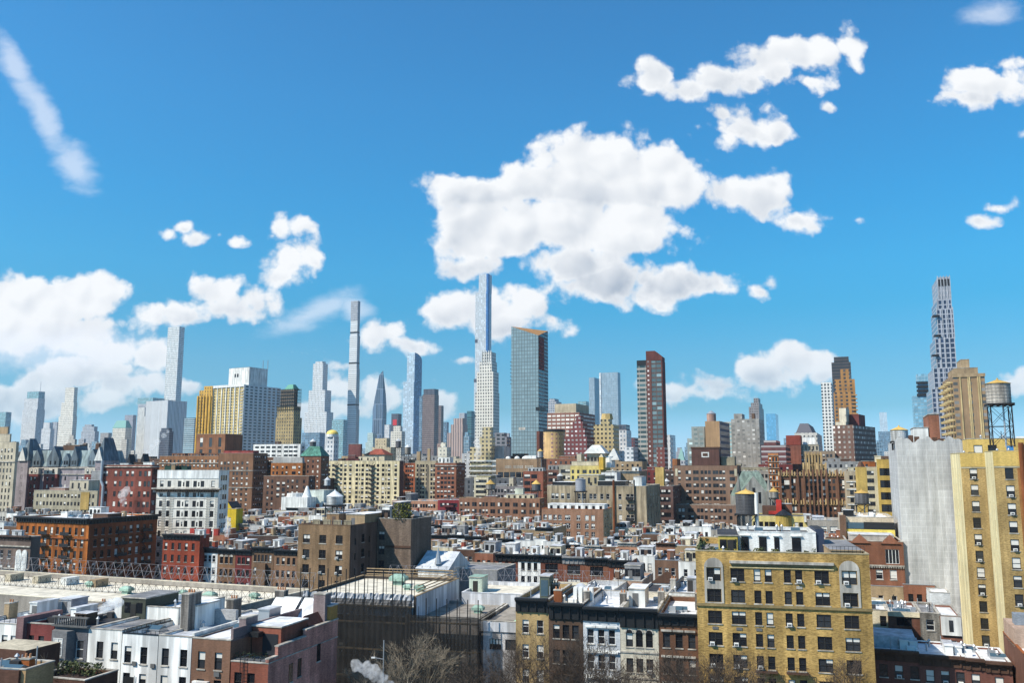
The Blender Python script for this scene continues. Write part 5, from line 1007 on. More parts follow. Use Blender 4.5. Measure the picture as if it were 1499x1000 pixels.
# nearer yellow low building with turret
YL = wall('yellow_low', (.60, .49, .20), .2)
B = bld(AB, 'low yellow house with a half-round turret below the gothic palace', AC_, 1101, 1182, 755, 255, D=14, rot=18, wm=YL, front=dict(xs=[.05, .16, .26, .34, .38, .80, .88], w=1.1, h=1.6, fh=2.75, top=1.7, pb=.15), vb=800, roof=TAR, par=.3)
mb = MB(); r = 11 * 255 / F * 1.0; mb.frustum(r, r, 0, B.z + .2, wall('turret_yellow', (.48, .34, .09)), 20, B.W * .57, .6); mb.frustum(r * 1.12, .2, B.z + .2, B.z + 1.8, BLACK, 20, B.W * .57, .6); mb.build('turret', B.root)
mb = MB(); mb.box(B.W * .18, B.W * .6, 4, 9, B.z, B.z + 2.6, K['choc']); mb.build('roof_terrace', B.root); bulk(B, .55, .72, .4, .6, 3.4, K['brick'], door=False, name='stair_head')
rb = wall('red_tank', (.42, .04, .03)); o = MB(); o.box(B.W * .44, B.W * .54, 3, 5.4, B.z + 1.2, B.z + 4.4, rb); o.box(B.W * .3, B.W * .56, 2.5, 6, B.z + .3, B.z + 1.15, rb); o.build('red_tank', B.root)
water_tower(1133, 729, 720, 300, 13, 'small ochre roofed water tower behind the red tank', WOOD, TANR, 4)
B = bld(AB, 'low grey brick row with three large white windows', AC_, 1182, 1232, 762, 245, D=14, rot=18, wm=wall('greyrow', (.36, .33, .29)), front=dict(xs=[.14, .45, .76], w=1.9, h=2.4, fh=4, top=1.6, pb=.9, style='pair'), vb=800, roof=WROOF, frame=FRAMEW)
bulk(B, -.1, .1, .3, .6, 2, WHITE); bulk(B, .15, .5, .3, .8, 1.4, SROOF); roof_bits(B, 5)
# bulky tank
water_tower(1093, 752, 723, 200, 30, 'large weathered wooden water tower with an ochre conical roof, before the gothic church', WOODD, TANR, 5, cone=.2)
mb = MB(); e_ = at(1108, 760, 198); zz = at(1108, 722, 198).z; o = empty('vent_pipe', (e_.x, e_.y, 8), 0, 'tall white flue pipe next to the large weathered water tower', 'pipe'); mb.tube((0, 0, 0), (0, 0, zz - 8), .42, FRAMEW, 10); mb.box(-.7, .7, -.5, .5, at(1, 783, 198).z - 8, at(1, 771, 198).z - 8, FRAMEW); mb.build('flue', o)
for k in range(2): mb = MB(); z = at(1, 780 - 6 * k, 198).z - 8; mb.frustum(.35, .35, -.04, .04, BLACK, 14); q = mb.build('fan', o, (0, -.53, z)); q.rotation_euler = (math.pi / 2, 0, 0)
# white-roofed house with a yellow band
B = bld('loft_building', 'loft house with flat white roof, glazed band and yellow spandrel', 'building', 1232, 1308, 757, 205, D=18, rot=18, wm=wall('loftcream', (.55, .46, .34)), front=None, roof=WROOF, par=.5)
W_ = B.W; blk(B, 'glazed_band', W_ * .10, W_ * .42, -.3, -.003, B.z - 2.6, B.z - 1.2, GLASSB); blk(B, 'dark_band', W_ * .42 + .02, W_ + .1, -.3, -.003, B.z - 2.7, B.z - 1.1, BLACK); blk(B, 'spandrel', W_ * .08, W_ + .1, -.35, -.003, B.z - 4.3, B.z - 2.75, wall('brtyellow', (.66, .52, .12))); blk(B, 'recess_shade', W_ * .08, W_ + .1, -.05, -.003, B.z - 6.6, B.z - 4.32, BLACK); blk(B, 'brick_pier', -.4, W_ * .075, -.8, 3, 0, B.z + .3, K['brown'])  # the recess is a flat black strip, its shade painted on
blk(B, 'spandrel', W_ * .55, W_ + .1, -.35, -.06, B.z - 6.9, B.z - 5.7, wall('brtyellow', (.66, .52, .12)))
roof_bits(B, 12); bulk(B, .05, .25, .1, .3, 1.8, BLACK)
water_tower(1262, 737, 722, 225, 19, 'ochre roofed water tower on the flat white loft roof', WOODD, TANR, 3, cone=.22)
B = bld(AB, 'brown brick house with white framed windows and small gables beside the netted tower', AC_, 1238, 1322, 792, 192, D=20, rot=18, wm=wall('brgable', (.20, .085, .05)), front=[dict(xs=[.80], w=2.7, h=3.0, fh=20, rows=1, top=1.6, style='wide', pb=.2), dict(xs=[.12, .34, .56, .80], w=1.35, h=2.0, fh=3.6, top=5.9, pb=.8, style='sash', sill=STONE)], vb=880, frame=FRAMEW, roof=GROOF, belts=((4.9, .3, .35, STONE),))
for u in (.25, .78): mb = MB(); mb.gable(B.W * u - 2, B.W * u + 2, -.3, .6, B.z - .4, B.z + 1.5, K['brown'], 'y', K['brick']); mb.build('gable', B.root)
mb = MB()
for k in range(24): u = B.W * (k + .5) / 24; mb.box(u - .12, u + .12, -.3, -.004, B.z - 5.5, B.z - 5.22, STONE)
mb.build('dentil', B.root); bulk(B, .1, .9, .3, .8, 1.6, wall('loftcream2', (.5, .45, .4)))
# skyline fillers: real blocks seen between the named ones
FILL = [(20, 36, 662, 520, 'dgrey'), (45, 75, 668, 640, 'brown'), (98, 130, 664, 640, 'beige'), (136, 172, 672, 620, 'grey'), (170, 236, 676, 700, 'brown'), (196, 235, 672, 720, 'choc'), (440, 500, 672, 760, 'brown'), (500, 560, 668, 760, 'tan'),
        (588, 645, 668, 800, 'grey'), (640, 690, 672, 720, 'beige'), (676, 700, 664, 700, 'lgrey'), (735, 800, 668, 690, 'brown'), (800, 880, 672, 570, 'brick'), (868, 940, 676, 560, 'tan'), (935, 990, 688, 540, 'maroon'), (970, 1012, 690, 520, 'dark'), (1040, 1130, 684, 500, 'olive'), (1110, 1160, 680, 505, 'maroon'), (1200, 1262, 676, 500, 'grey'), (1262, 1310, 690, 430, 'beige'), (1258, 1312, 668, 700, 'brown'), (1306, 1400, 668, 620, 'grey'), (1440, 1520, 664, 560, 'tan'), (1400, 1450, 660, 700, 'brown'), (680, 770, 700, 560, 'dgrey'), (390, 480, 700, 600, 'choc')]
lbs = ['dark slate block behind the beige edge house', 'brown block behind the palace roof', 'beige block peering over the palace roof', 'grey block behind the red flue tenement', 'brown roofline behind the red flue tenement', 'dark brown roofline beneath the ribbed office slab', 'brown block below the gold dome', 'tan block behind the cream slab roof',
       'grey block between the rounded tower and cream chimneys', 'beige block below the pink stone tower', 'light grey block beside the beige wings', 'brown block at the foot of the glass slab', 'brick block behind the yellow terrace building', 'tan block behind the tan loft', 'maroon block at the foot of the brick and glass tower', 'dark block behind the small grey water tower', 'olive block behind the gothic church', 'maroon block behind the narrow orange tower', 'grey block behind the gothic palace crown', 'beige block behind the yellow chimney stack', 'brown block below the pale obelisk tower', 'grey block behind the netted tower', 'tan block behind the tall braced water tower', 'brown block behind the tan balcony tower', 'dark grey block behind the small yellow house', 'dark brown block under the white ribbon-window building']
for (a, b, y, Y, c_), lb in zip(FILL, lbs):
    B = bld(AB, lb, AC_, a, b, y, Y, D=20, rot=18, wm=K[c_], front=sp(max(3, int((b - a) * Y / F / 3.4)), 1.3, 1.8, 3.1, pb=.3), vb=max(y + 22, 712), roof=GROOF, cap=60)
    roof_bits(B, 5); bulk(B, .2, .5, .2, .6, 2.6, K[c_])

# city going on past the frame, hidden or cut off from here
for k, (x, Y, W_, h, c_) in enumerate(((118, 205, 26, 27, 'brown'), (150, 230, 30, 30, 'brick'), (185, 250, 34, 25, 'tan'), (135, 300, 30, 36, 'beige'), (175, 330, 36, 33, 'brown'), (225, 350, 40, 38, 'rust'), (150, 420, 36, 40, 'stone'), (270, 430, 46, 42, 'tan'), (310, 480, 50, 40, 'brown'), (230, 520, 44, 45, 'brick'), (360, 560, 60, 44, 'beige'), (420, 640, 70, 46, 'brown'), (300, 650, 60, 48, 'grey'), (520, 760, 90, 50, 'tan'), (640, 900, 120, 52, 'brown'))):
    B = bld(AB, 'brick apartment block standing beyond the tall yellow tower', AC_, 0, 0, 0, 0, D=24, rot=20, wm=K[c_], corner=Vector((x, Y, h)), W=W_, front=sp(int(W_ / 3.4), 1.4, 1.8, 3.1, pb=.3), roof=GROOF, vb=820, cap=40, group='blocks past the tall yellow tower')
# ---------------------------------------------------------------- low rows of houses
RH, RHC = 'row_house', 'row house'
def P_on(px, py, base, rot):
    n = Vector((math.sin(R(rot)), math.cos(R(rot)), 0)); r = ray(px, py); t = base.dot(n) / r.dot(n); return Vector((0, 0, H)) + r * t
def house(base, rot, xl, xr, y, label, wm, D=17, front=None, name=RH, cat=RHC, **k):
    a, b = P_on(xl, y, base, rot), P_on(xr, y, base, rot); b = Vector((b.x, b.y, a.z))
    return bld(name, label, cat, xl, xr, y, 0, D=D, rot=rot, wm=wm, front=front, corner=a, W=(b - a).length if (b - a).length > 1 else 4, **k)
ORD = 'first second third fourth fifth sixth seventh eighth ninth tenth eleventh twelfth thirteenth fourteenth fifteenth sixteenth seventeenth eighteenth'.split()
FW = lambda n=3, **k: dict(dict(n=n, w=1.0, h=1.85, fh=3.4, top=1.9, pb=.35, style='sash', m=.5, sill=STONE), **k)
def dress(B, rear=False, pent=.4):
    pent *= .55
    r = random; W_, D_ = B.W, B.D
    if r.random() < pent:
        m = r.choice([WHITE, WHITE, K['lgrey'], K['cream'], K['grey'], K['tan']]); a = r.uniform(.05, .3)
        bulk(B, a, a + r.uniform(.45, .62), r.uniform(.3, .4), r.uniform(.6, .85), r.uniform(2.3, 3.0), m, r.choice([WROOF, SROOF, GROOF]), name='penthouse', win=r.choice([0, 2, 3]))
    else:
        a = r.uniform(.08, .55); b = r.uniform(.25, .6); bulk(B, a, a + .3, b, b + .17, 2.3, r.choice([WHITE, K['lgrey'], K['brick'], K['tan'], K['grey']]), SROOF)
    chimney(B, .3, D_ * r.uniform(.25, .4), .9, 1.6, r.uniform(1.4, 2.4)); 
    if r.random() < .6: chimney(B, W_ - .35, D_ * r.uniform(.6, .85), .8, 1.4, r.uniform(1.2, 2))
    roof_bits(B, r.randint(4, 7))
    if r.random() < .35:
        mb = MB(); y = r.uniform(.5, 1.5); n = max(3, int(W_ / 1.1))
        for k in range(n + 1): x = .4 + (W_ - .8) * k / n; mb.tube((x, y, B.zr), (x, y, B.zr + 1.1), .04, IRON, 4)
        for z in (.55, 1.1): mb.tube((.4, y, B.zr + z), (W_ - .4, y, B.zr + z), .035, IRON, 4)
        mb.build('roof_railing', B.root)
    if r.random() < .4:
        mb = MB(); x, y = W_ * r.uniform(.3, .7), D_ * r.uniform(.1, .3); mb.box(x - .7, x + .7, y - .4, y + .4, B.zr + .15, B.zr + 1.0, ACW); mb.frustum(.32, .32, B.zr + 1.0, B.zr + 1.06, BLACK, 12, x, y); mb.build('cooling_unit', B.root)
CN = {'white': 'white painted', 'cream': 'cream', 'brown': 'brownstone', 'brick': 'red brick', 'tan': 'tan', 'lgrey': 'pale grey', 'choc': 'dark brownstone', 'salmon': 'salmon brick', 'grey': 'grey', 'stone': 'stone', 'pink': 'dusty pink', 'dark': 'dark brick', 'rust': 'rust brick'}
def row(x0, y0, Y0, x1, rot, where, pal, D=16, cornice=.5, wpx=None, roofs=(0,), jit=.8, rear=True, vb=900, xmin=5.2, xmax=6.8, pent=.4, group='row houses in the sea of low roofs'):
    base = at(x0, y0, Y0); ex = Vector((math.cos(R(rot)), -math.sin(R(rot)), 0)); c = base.copy(); i = 0; out = []
    while True:
        px = CX + F * c.x / (c.y * cT + (c.z - H) * sT)
        if px > x1 - 6: break
        Wd = random.uniform(xmin, xmax); col_ = random.choice(pal); wm = WHITE if col_ == 'white' else K[col_]
        z = base.z + random.uniform(-jit, jit); rf = random.choice([WROOF, WROOF, WROOF, WROOF, SROOF, SROOF, GROOF])
        cor = (1.0, .55, random.choice([BLACK, BLACK, K['choc'], STONE])) if random.random() < cornice else None
        B = bld(RH, f"{CN[col_]} row house, {ORD[i]} along {where}", RHC, 0, 0, 0, 0, D=D + random.uniform(-2, 2), rot=rot, wm=wm, corner=Vector((c.x, c.y, z)), W=Wd - .03, front=FW(random.choice([2, 3, 3]), pb=.3), roof=rf, cor=cor, vb=vb, par=random.choice([.4, .7, .9]), group=group, frame=random.choice([FRAME, FRAMEW]), coping=random.choice([STONE, WHITE, STEEL]))
        dress(B, rear, pent); out.append(B); c = c + ex * Wd; i += 1
        if i >= len(ORD): break
    return out
PALE = ['white', 'white', 'cream', 'lgrey', 'tan', 'stone']; BRNS = ['brown', 'brick', 'choc', 'salmon', 'brown', 'white']
row(604, 804, 262, 646, 18, 'the first low line beyond the tank-topped block', ['white', 'cream'], vb=850)
row(644, 806, 256, 726, 18, 'the brown strip ending at the black corniced row', ['choc', 'brown', 'brick'], vb=850, cornice=0, D=14)
row(606, 783, 292, 700, 18, 'the second low line beyond the tank-topped block', BRNS, cornice=1, vb=830)
row(704, 789, 285, 800, 18, 'the low line before the white-framed brick house', PALE, cornice=.2, vb=830, pent=.7)
row(604, 772, 325, 800, 18, 'the third low line below the long brown row', PALE, vb=815, pent=.6)
row(604, 763, 360, 803, 18, 'the fourth low line below the long brown row', PALE + ['brick'], vb=800, cornice=.2)
row(606, 757, 392, 690, 18, 'the hindmost roofs below the deep red tenement', PALE + ['brick', 'brown'], vb=790, cornice=.1)
row(795, 795, 272, 1012, 18, 'the roofs just under the white-framed brick house', BRNS + ['white', 'tan'], vb=840, pent=.6)
row(890, 784, 300, 1016, 18, 'the roofs below the long stone house', ['tan', 'brown', 'white', 'brick'], vb=830, pent=.6, cornice=.3)
row(900, 772, 340, 1080, 18, 'the hindmost roofs below the broad brown block', PALE + ['brick'], vb=810, cornice=.2)
row(925, 818, 232, 1014, 18, 'the pale roofs past the black corniced terrace', ['white', 'lgrey', 'white', 'brown'], vb=870, pent=.7, cornice=.2)
row(312, 786, 283, 440, 18, 'the roofs behind the arched-window terrace', ['grey', 'brick', 'white', 'dark', 'choc'], vb=830, cornice=.2)
row(322, 770, 320, 445, 18, 'the middle roofs past the white quoined house', ['brick', 'salmon', 'brown', 'lgrey'], vb=810, cornice=.5)
row(330, 757, 360, 450, 18, 'the upper roofs past the white quoined house', PALE + ['brick'], vb=790, cornice=.1)
row(400, 745, 400, 590, 18, 'the far roofs behind the tank-topped block', PALE + ['brick', 'grey'], vb=770, cornice=.1, pent=.7)
row(430, 754, 350, 604, 18, 'the roofs peeping over the tank-topped block', PALE + ['brick'], vb=775, cornice=.1, pent=.6)
row(-10, 768, 330, 50, 18, 'the roofs behind the orange corner tenement', PALE + ['brown'], vb=800, cornice=.1, pent=.6)
row(-20, 752, 380, 70, 18, 'the roofs below the beige edge apartment house', PALE + ['brown', 'pink'], vb=790, cornice=.1, pent=.6)
row(1085, 790, 215, 1240, 18, 'the roofs below the low yellow turreted house', ['brick', 'tan', 'white'], vb=830, cornice=.2)
row(1275, 858, 190, 1330, 18, 'the roofs at the foot of the netted tower', ['brick', 'tan', 'white'], vb=900, cornice=.2)
B = bld(AB, 'bright yellow small house among grey roofs beside the white quoined house', 'house', 318, 352, 745, 340, D=10, rot=18, wm=wall('cadmium', (.60, .43, .03)), front=dict(n=2, w=1, h=1.5, fh=3, top=3), vb=790, roof=TAR, name_=0) if 0 else bld('yellow_house', 'bright yellow small house among grey roofs beside the white quoined house', 'house', 318, 346, 745, 318, D=4, rot=18, wm=wall('cadmium', (.60, .43, .03)), front=dict(n=2, w=1, h=1.5, fh=3, top=3), vb=790, roof=TAR)
mb = MB(); mb.gable(B.W * .1, B.W * .6, 2, 8, B.z, B.z + 2.4, TAR, 'y', wall('cadmium', (.60, .43, .03))); mb.build('gable', B.root)
# big white vents and dome right of it
B = bld('white_plant_house', 'white ribbed roof plant house with a rounded end', 'building', 412, 450, 728, 400, D=12, rot=18, wm=WHITE, vb=760, roof=WROOF, par=0)
mb = MB(); mb.frustum(2.2, .4, B.z, B.z + 5, WHITE, 14, B.W * .85, 3); mb.frustum(4, 3.6, B.z - .5, B.z + 1.6, WHITE, 14, B.W * .3, 5); mb.build('vent_cowl', B.root); roof_bits(B, 5)
bld('white_plant_house', 'pale green-white stair house beside the small tank on stilts', 'building', 450, 474, 718, 405, D=10, rot=18, wm=wall('palegreenw', (.58, .64, .58)), vb=760, roof=WROOF)
water_tower(479, 711, 703, 420, 9, 'small white water tower on a black platform behind the stair house', WOODW, GREYR, 6)
# ---------------------------------------------------------------- second street
ORG = wall('orangebrick', (.33, .105, .022), .4, .4, .2)
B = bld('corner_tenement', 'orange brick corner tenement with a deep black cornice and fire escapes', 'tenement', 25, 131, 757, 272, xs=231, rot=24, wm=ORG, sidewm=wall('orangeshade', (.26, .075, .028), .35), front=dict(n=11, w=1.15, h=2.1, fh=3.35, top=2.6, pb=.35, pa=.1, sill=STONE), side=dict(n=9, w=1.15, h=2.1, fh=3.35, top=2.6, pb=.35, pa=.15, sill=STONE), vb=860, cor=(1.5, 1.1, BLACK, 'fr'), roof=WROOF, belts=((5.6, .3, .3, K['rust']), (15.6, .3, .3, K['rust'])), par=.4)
for s, u, dk in (('f', .42, 5), ('f', .72, 5), ('r', .82, 5), ('r', .45, 4)):
    mb = MB()
    for k in range(dk):
        z = B.z - 4.8 - 3.35 * k; fx, fy = SIDE[s][1](B, (B.W if s == 'f' else B.D) * u, 0)
        if s == 'f': mb.box(fx - 1.9, fx + 1.9, -1.1, -.01, z - .08, z, IRON); mb.box(fx - 1.9, fx + 1.9, -1.13, -1.08, z, z + .9, IRON); mb.tube((fx - 1.4, -.5, z), (fx + 1.2, -.5, z - 3.2), .09, IRON, 4)
        else: mb.box(fx + .01, fx + 1.1, fy - 1.9, fy + 1.9, z - .08, z, IRON); mb.box(fx + 1.08, fx + 1.13, fy - 1.9, fy + 1.9, z, z + .9, IRON); mb.tube((fx + .5, fy - 1.4, z), (fx + .5, fy + 1.2, z - 3.2), .09, IRON, 4)
    mb.build('fire_escape', B.root)
roof_bits(B, 26); bulk(B, .5, .66, .5, .62, 3, WHITE, win=3); bulk(B, .2, .3, .4, .6, 1.4, WHITE); bulk(B, .75, .95, .3, .5, 1.4, K['choc']); chimney(B, B.W * .8, B.D * .7, 1.4, 1, 1.6)
# (a small white lettered panel on a dark stair head)
GBR = wall('greybrown', (.17, .125, .105), .3)
B = bld('corner_tenement', 'grey-brown tenement with white arched window surrounds at the frame edge', 'tenement', -25, 46, 784, 222, xs=60, rot=20, wm=GBR, front=dict(xs=[.1, .25, .42, .58], w=1.1, h=2.0, fh=3.5, top=3.4, pb=.5, frame=FRAMEW, sill=STONE), side=None, vb=880, cor=(1.0, .6, K['dark'], 'f'), roof=GROOF, belts=((2.2, .3, .3, STONE), (7.6, .25, .25, STONE)))
for u in (.78, .9):
    mb = MB(); x = B.W * u; mb.box(x - .85, x + .85, -.25, -.003, B.z - 15, B.z - 4, WHITE); o = mb.build('stone_surround', B.root)
    for k in range(3): q = link('window', window_mesh(1.05, 2.0, 'sash', 'b', FRAMEW, False, None)[0][1], o, (x, -.42, B.z - 6.4 - 3.5 * k), 0)
    arch(B, x, B.z - 3.99, .85, -.24, -.003, WHITE)
roof_bits(B, 16); bulk(B, .1, .4, .4, .7, 2, WHITE); bulk(B, .5, .7, .5, .8, 2, K['lgrey'])
RB = wall('brightredbrick', (.27, .055, .028), .3)
B = bld('row_house', 'tall bright red brick house with a black cornice before the white quoined house', RHC, 239, 293, 783, 252, xs=307, rot=18, wm=RB, front=dict(xs=[.09, .28, .46, .64, .83], w=.95, h=1.9, fh=3.3, top=2.2, pb=.15, sill=STONE), side=None, vb=850, cor=(1.3, .8, BLACK), roof=SROOF)
for u in (.18, .38, .6, .84): chimney(B, B.W * u, 10, 1.6, .8, 2.0, wall('redchim', (.36, .05, .04)), 0)
bulk(B, .75, 1.0, .4, .6, 2.2, WHITE)
base = at(366, 804, 246)
T2 = [(296, 319, 803, 'white painted terrace house with three windows and a dark cornice', WHITE, FW(3, pb=.15)), (319.3, 345, 805, 'brown terrace house with three round-arched windows under its cornice', wall('arbrown', (.22, .12, .065)), FW(3, pb=.1)),
      (345.3, 369, 806, 'maroon terrace house between two brown terrace houses', K['maroon'], FW(3, pb=.4)), (369.3, 401, 802, 'brown terrace house with a projecting centre bay and raised cornice', wall('baybrown', (.17, .105, .065)), FW(5, w=.8, pb=.2)), (401.3, 437, 806, 'tan-brown terrace house abutting the tank-topped brown block', wall('tanter', (.24, .14, .085)), FW(4, w=.9, pb=.2))]
for (a, b, y, lb, wm_, fr) in T2:
    B = house(base, 17, a, b, y, lb, wm_, 16, fr, cor=(1.3, .7, BLACK), vb=850, roof=random.choice([WROOF, SROOF]), group='terrace houses across the second street', frame=FRAMEW if 'white' in lb else FRAME)
    dress(B)
    if 'arched' in lb:
        for k in range(3): arch(B, .5 + (B.W - 1) * (k + .5) / 3, B.z - 1.89, .62, -.12, -.003, STONE)
    if 'bay' in lb: blk(B, 'bay', B.W * .32, B.W * .7, -.8, -.003, 0, B.z - 4.2, wall('baybrown', (.17, .105, .065)))
# brown tank-topped block
BB = wall('tankblock', (.225, .145, .082), .25, .25, .25); BBs = wall('tankblock_shade', (.155, .105, .082), .3, .25, .25)  # BBs: same brick with the side's shade painted in
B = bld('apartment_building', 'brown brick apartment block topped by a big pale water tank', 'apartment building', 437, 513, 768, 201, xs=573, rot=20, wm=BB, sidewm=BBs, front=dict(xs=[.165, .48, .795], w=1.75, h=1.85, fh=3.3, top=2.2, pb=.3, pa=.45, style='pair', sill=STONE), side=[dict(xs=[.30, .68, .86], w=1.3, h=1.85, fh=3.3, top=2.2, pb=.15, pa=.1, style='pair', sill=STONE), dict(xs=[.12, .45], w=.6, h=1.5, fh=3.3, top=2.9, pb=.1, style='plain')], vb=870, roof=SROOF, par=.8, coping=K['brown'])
W_, D_ = B.W, B.D; c0 = B.c + B.ex * (W_ + .02) + B.ey * (D_ * .62)
bulk(B, .62, .98, .35, .9, 2.8, K['tan'], WROOF, name='stair_head'); bulk(B, .05, .3, .55, .95, 2.6, BB, WROOF); roof_bits(B, 12)
mb = MB()
for k in range(12): mb.tube((W_ * k / 11, .5, B.zr), (W_ * k / 11, .5, B.zr + 1.6), .05, IRON, 4)
for z in (.8, 1.6): mb.tube((0, .5, B.zr + z), (W_, .5, B.zr + z), .05, IRON, 4)
mb.build('roof_railing', B.root)
for k in range(4): bx_ = blk(B, 'roof_screen', W_ * (.22 + .2 * k), W_ * (.36 + .2 * k), 1.2, 1.4, B.zr, B.zr + 1.9, K['olive'])
B2 = bld('apartment_building', 'shaded grey-brown rear wing with a blank wall and planted roof', 'apartment building', 0, 0, 0, 0, D=11, rot=20, wm=wall('blankwing', (.17, .125, .095), .2, .2, .35), corner=c0 + Vector((0, 0, B.z + .9)) + B.ex * .2, W=solve_w(c0 + Vector((0, 0, B.z + .9)), B.ex, 602) - .2, front=dict(xs=[.13], w=1.5, h=1.9, fh=3.3, top=3, style='pair', pb=.3), vb=870, roof=SROOF)
blk(B2, 'belt_course', B2.W * .26, B2.W + .1, -.15, -.003, B2.z - 6.6, B2.z - 6.1, K['choc'])
bulk(B2, .0, .22, .2, .7, 3.4, WHITE, WROOF, name='stair_head', win=3); bulk(B2, .24, .48, .3, .8, 4.4, K['dgrey'], WROOF, door=False)
def bush(name, label, p, r, h, colr, n=260, cat='plant', group=None):
    mb = MB(); m1 = plain('leaf_' + label[:14], colr, .8); m2 = plain('leafd_' + label[:14], tuple(c * .55 for c in colr), .8)
    e = empty(name, p, 0, label, cat, group); q = MB(); q.tube((0, 0, 0), (0, 0, h * .7), r * .07, K['choc'], 5, r * .03); q.build('stem', e)
    for k in range(n):
        t = random.uniform(0, 1); a = random.uniform(0, 2 * math.pi); rr = r * math.sqrt(random.random()) * (1 - abs(t - .45) * .9); c = Vector((rr * math.cos(a), rr * math.sin(a), h * (.12 + .88 * t)))
        d = Vector((random.gauss(0, 1), random.gauss(0, 1), random.gauss(0, 1))).normalized(); u = d.orthogonal().normalized(); v = d.cross(u); s_ = r * random.uniform(.10, .2)
        mb.face([c - u * s_, c + v * s_ * .7, c + u * s_, c - v * s_ * .7], m1 if random.random() < .6 else m2)
    mb.build('foliage', e); return e
for x, lb in ((583, 'olive green shrub in the roof planter of the shaded wing, nearer the white stair house'), (596, 'olive green shrub in the roof planter at the outer corner of the shaded wing')):
    p = at(x, 764, 206); bush('shrub', lb, (p.x, p.y, B2.zr + .1), 1.7, 4.2, (.13, .13, .025))
water_tower(490, 739, 727, 212, 23, 'big pale metal-roofed water tank on a black platform, atop the brown block', WOODW, wall('tank_roof_white', (.66, .68, .70), .2, .1, .02), 4, cone=.36)
# black corniced brownstone terrace
base = at(725, 812, 236); BS = wall('brownstone', (.17, .068, .042), .3, .3, .08)
T3 = [(725, 758, 812, 'red brownstone terrace house at the end by the beige school roof', wall('bs1', (.20, .07, .045)), 3), (758.4, 791, 813, 'white painted house in the black corniced brownstone terrace', WHITE, 3), (791.4, 823, 814, 'dark brownstone terrace house with one wide window group, beside the white house', wall('bs2', (.15, .055, .035)), 1), (823.4, 856, 816, 'brownstone terrace house with weathered grey cornice', wall('bs3', (.19, .075, .045)), 1), (856.4, 890, 818, 'brownstone terrace house with a pale window bay', wall('bs4', (.20, .085, .05)), 1), (890.4, 925, 821, 'red brownstone terrace house nearest the pale rooftop boxes', wall('bs5', (.21, .07, .04)), 1)]
for k, (a, b, y, lb, wm_, n) in enumerate(T3):
    fr = FW(3, pb=.2, h=2.0) if n == 3 else dict(xs=[.5], w=3.4, h=2.2, fh=3.5, top=2.0, style='triple', pb=.3, sill=STONE)
    B = house(base, 18, a, b, y, lb, wm_, 17, fr, cor=(1.7, .8, K['grey'] if k == 3 else BLACK), vb=870, roof=WROOF, group='black corniced terrace across the second street')
    dress(B, pent=.8)
# ---------------------------------------------------------------- school block behind the nearest row
BEI = wall('school_wall', (.30, .27, .235), .3); DKW = wall('netted_wall', (.055, .048, .044), .3); WW = wall('school_white', (.60, .61, .64), .25, .3, .05)
LATM = plain('lattice_steel', (.20, .20, .22), .6, .3)
def lattice(label, p0, p1, h, m, n, lean=(0, 0), group='lattice guard fences on the school roof'):
    e = empty('lattice_fence', p0, 0, label, 'fence', group); d = p1 - p0; off = Vector((lean[0], lean[1], 0)); up = Vector((0, 0, h)) + off
    for k in range(n + 1): mb = MB(); a = d * (k / n); mb.tube(a, a + up, .04, m, 5); mb.build('post', e)
    mb = MB()
    for k in range(n): a, b = d * (k / n), d * ((k + 1) / n); mb.tube(a, b + up, .026, m, 4); mb.tube(b, a + up, .026, m, 4)
    mb.build('cross_brace', e); mb = MB()
    for t in (0.02, .5, 1.0): mb.tube(up * t, d + up * t, .03, m, 4)
    mb.build('rail', e); return e
GRN = wall('verdigris', (.27, .40, .33), .45)
def vent_unit(p, s, label, rz=0.0):
    s *= .82
    e = empty('roof_ventilator', p, rz, label, 'ventilator', 'green copper ventilators on the school roof'); mb = MB(); mb.box(-s * .6, s * .6, -s * .5, s * .5, 0, s * .5, GRN); mb.build('base', e)
    mb = MB(); mb.box(-s, s, -s * .7, s * .7, s * .503, s * .9, GRN); mb.hip(-s, s, -s * .7, s * .7, s * .903, s * 1.25, GRN, .3); mb.build('hood', e); return e
# left wing roof
zD = 20.0; a = at_z(118, 843, zD); b = at_z(455, 864, zD); d = (b - a); d.z = 0; dn = d.normalized(); rotD = -math.degrees(math.atan2(dn.y, dn.x)); ey = Vector((-dn.y, dn.x, 0))
B = bld('school_building', 'long beige-roofed school wing behind the white row houses', 'school', 0, 0, 0, 0, D=24, rot=rotD, wm=BEI, corner=Vector((a.x, a.y, zD)) - ey * 24 - dn * 38, W=d.length + 38, roof=BROOF, par=.9, coping=wall('cream_coping', (.66, .60, .47)), vb=880)
BD = B
for k in range(9):
    mb = MB(); x = B.W * (.28 + .08 * k); mb.box(x, x + 1.5, 17, 20, B.zr, B.zr + 1.4, random.choice([WHITE, K['tan'], K['beige'], WHITE])); mb.build('roof_box', B.root) if k < 4 else None
for k, (u, v, s) in enumerate(((.52, .72, 1.1), (.66, .55, 1.3), (.78, .62, 1.0), (.86, .55, 1.3), (.93, .7, 1.0))):
    p = B.c + B.ex * (B.W * u) + B.ey * (24 * v); vent_unit((p.x, p.y, B.zr), s, ['small green copper ventilator near the striped roof boxes', 'green copper ventilator behind the white penthouse', 'green copper ventilator at the middle of the beige roof', 'green copper ventilator near the tall brick chimney', 'green copper ventilator close to the black scaffold'][k], B.rz)
pr = Vector((a.x, a.y, zD + .1)); lattice('long steel lattice fence along the back edge of the beige school wing', pr - dn * 36 + ey * .3, Vector((b.x, b.y, zD + .1)) + ey * .3, 2.6, LATM, 40, (ey.x * 1.2, ey.y * 1.2))
lattice('black picket fence across the middle of the beige school roof', pr - dn * 38 - ey * 11 - Vector((0, 0, 1)), Vector((b.x, b.y, zD - .9)) - ey * 11, 1.9, IRON, 60)
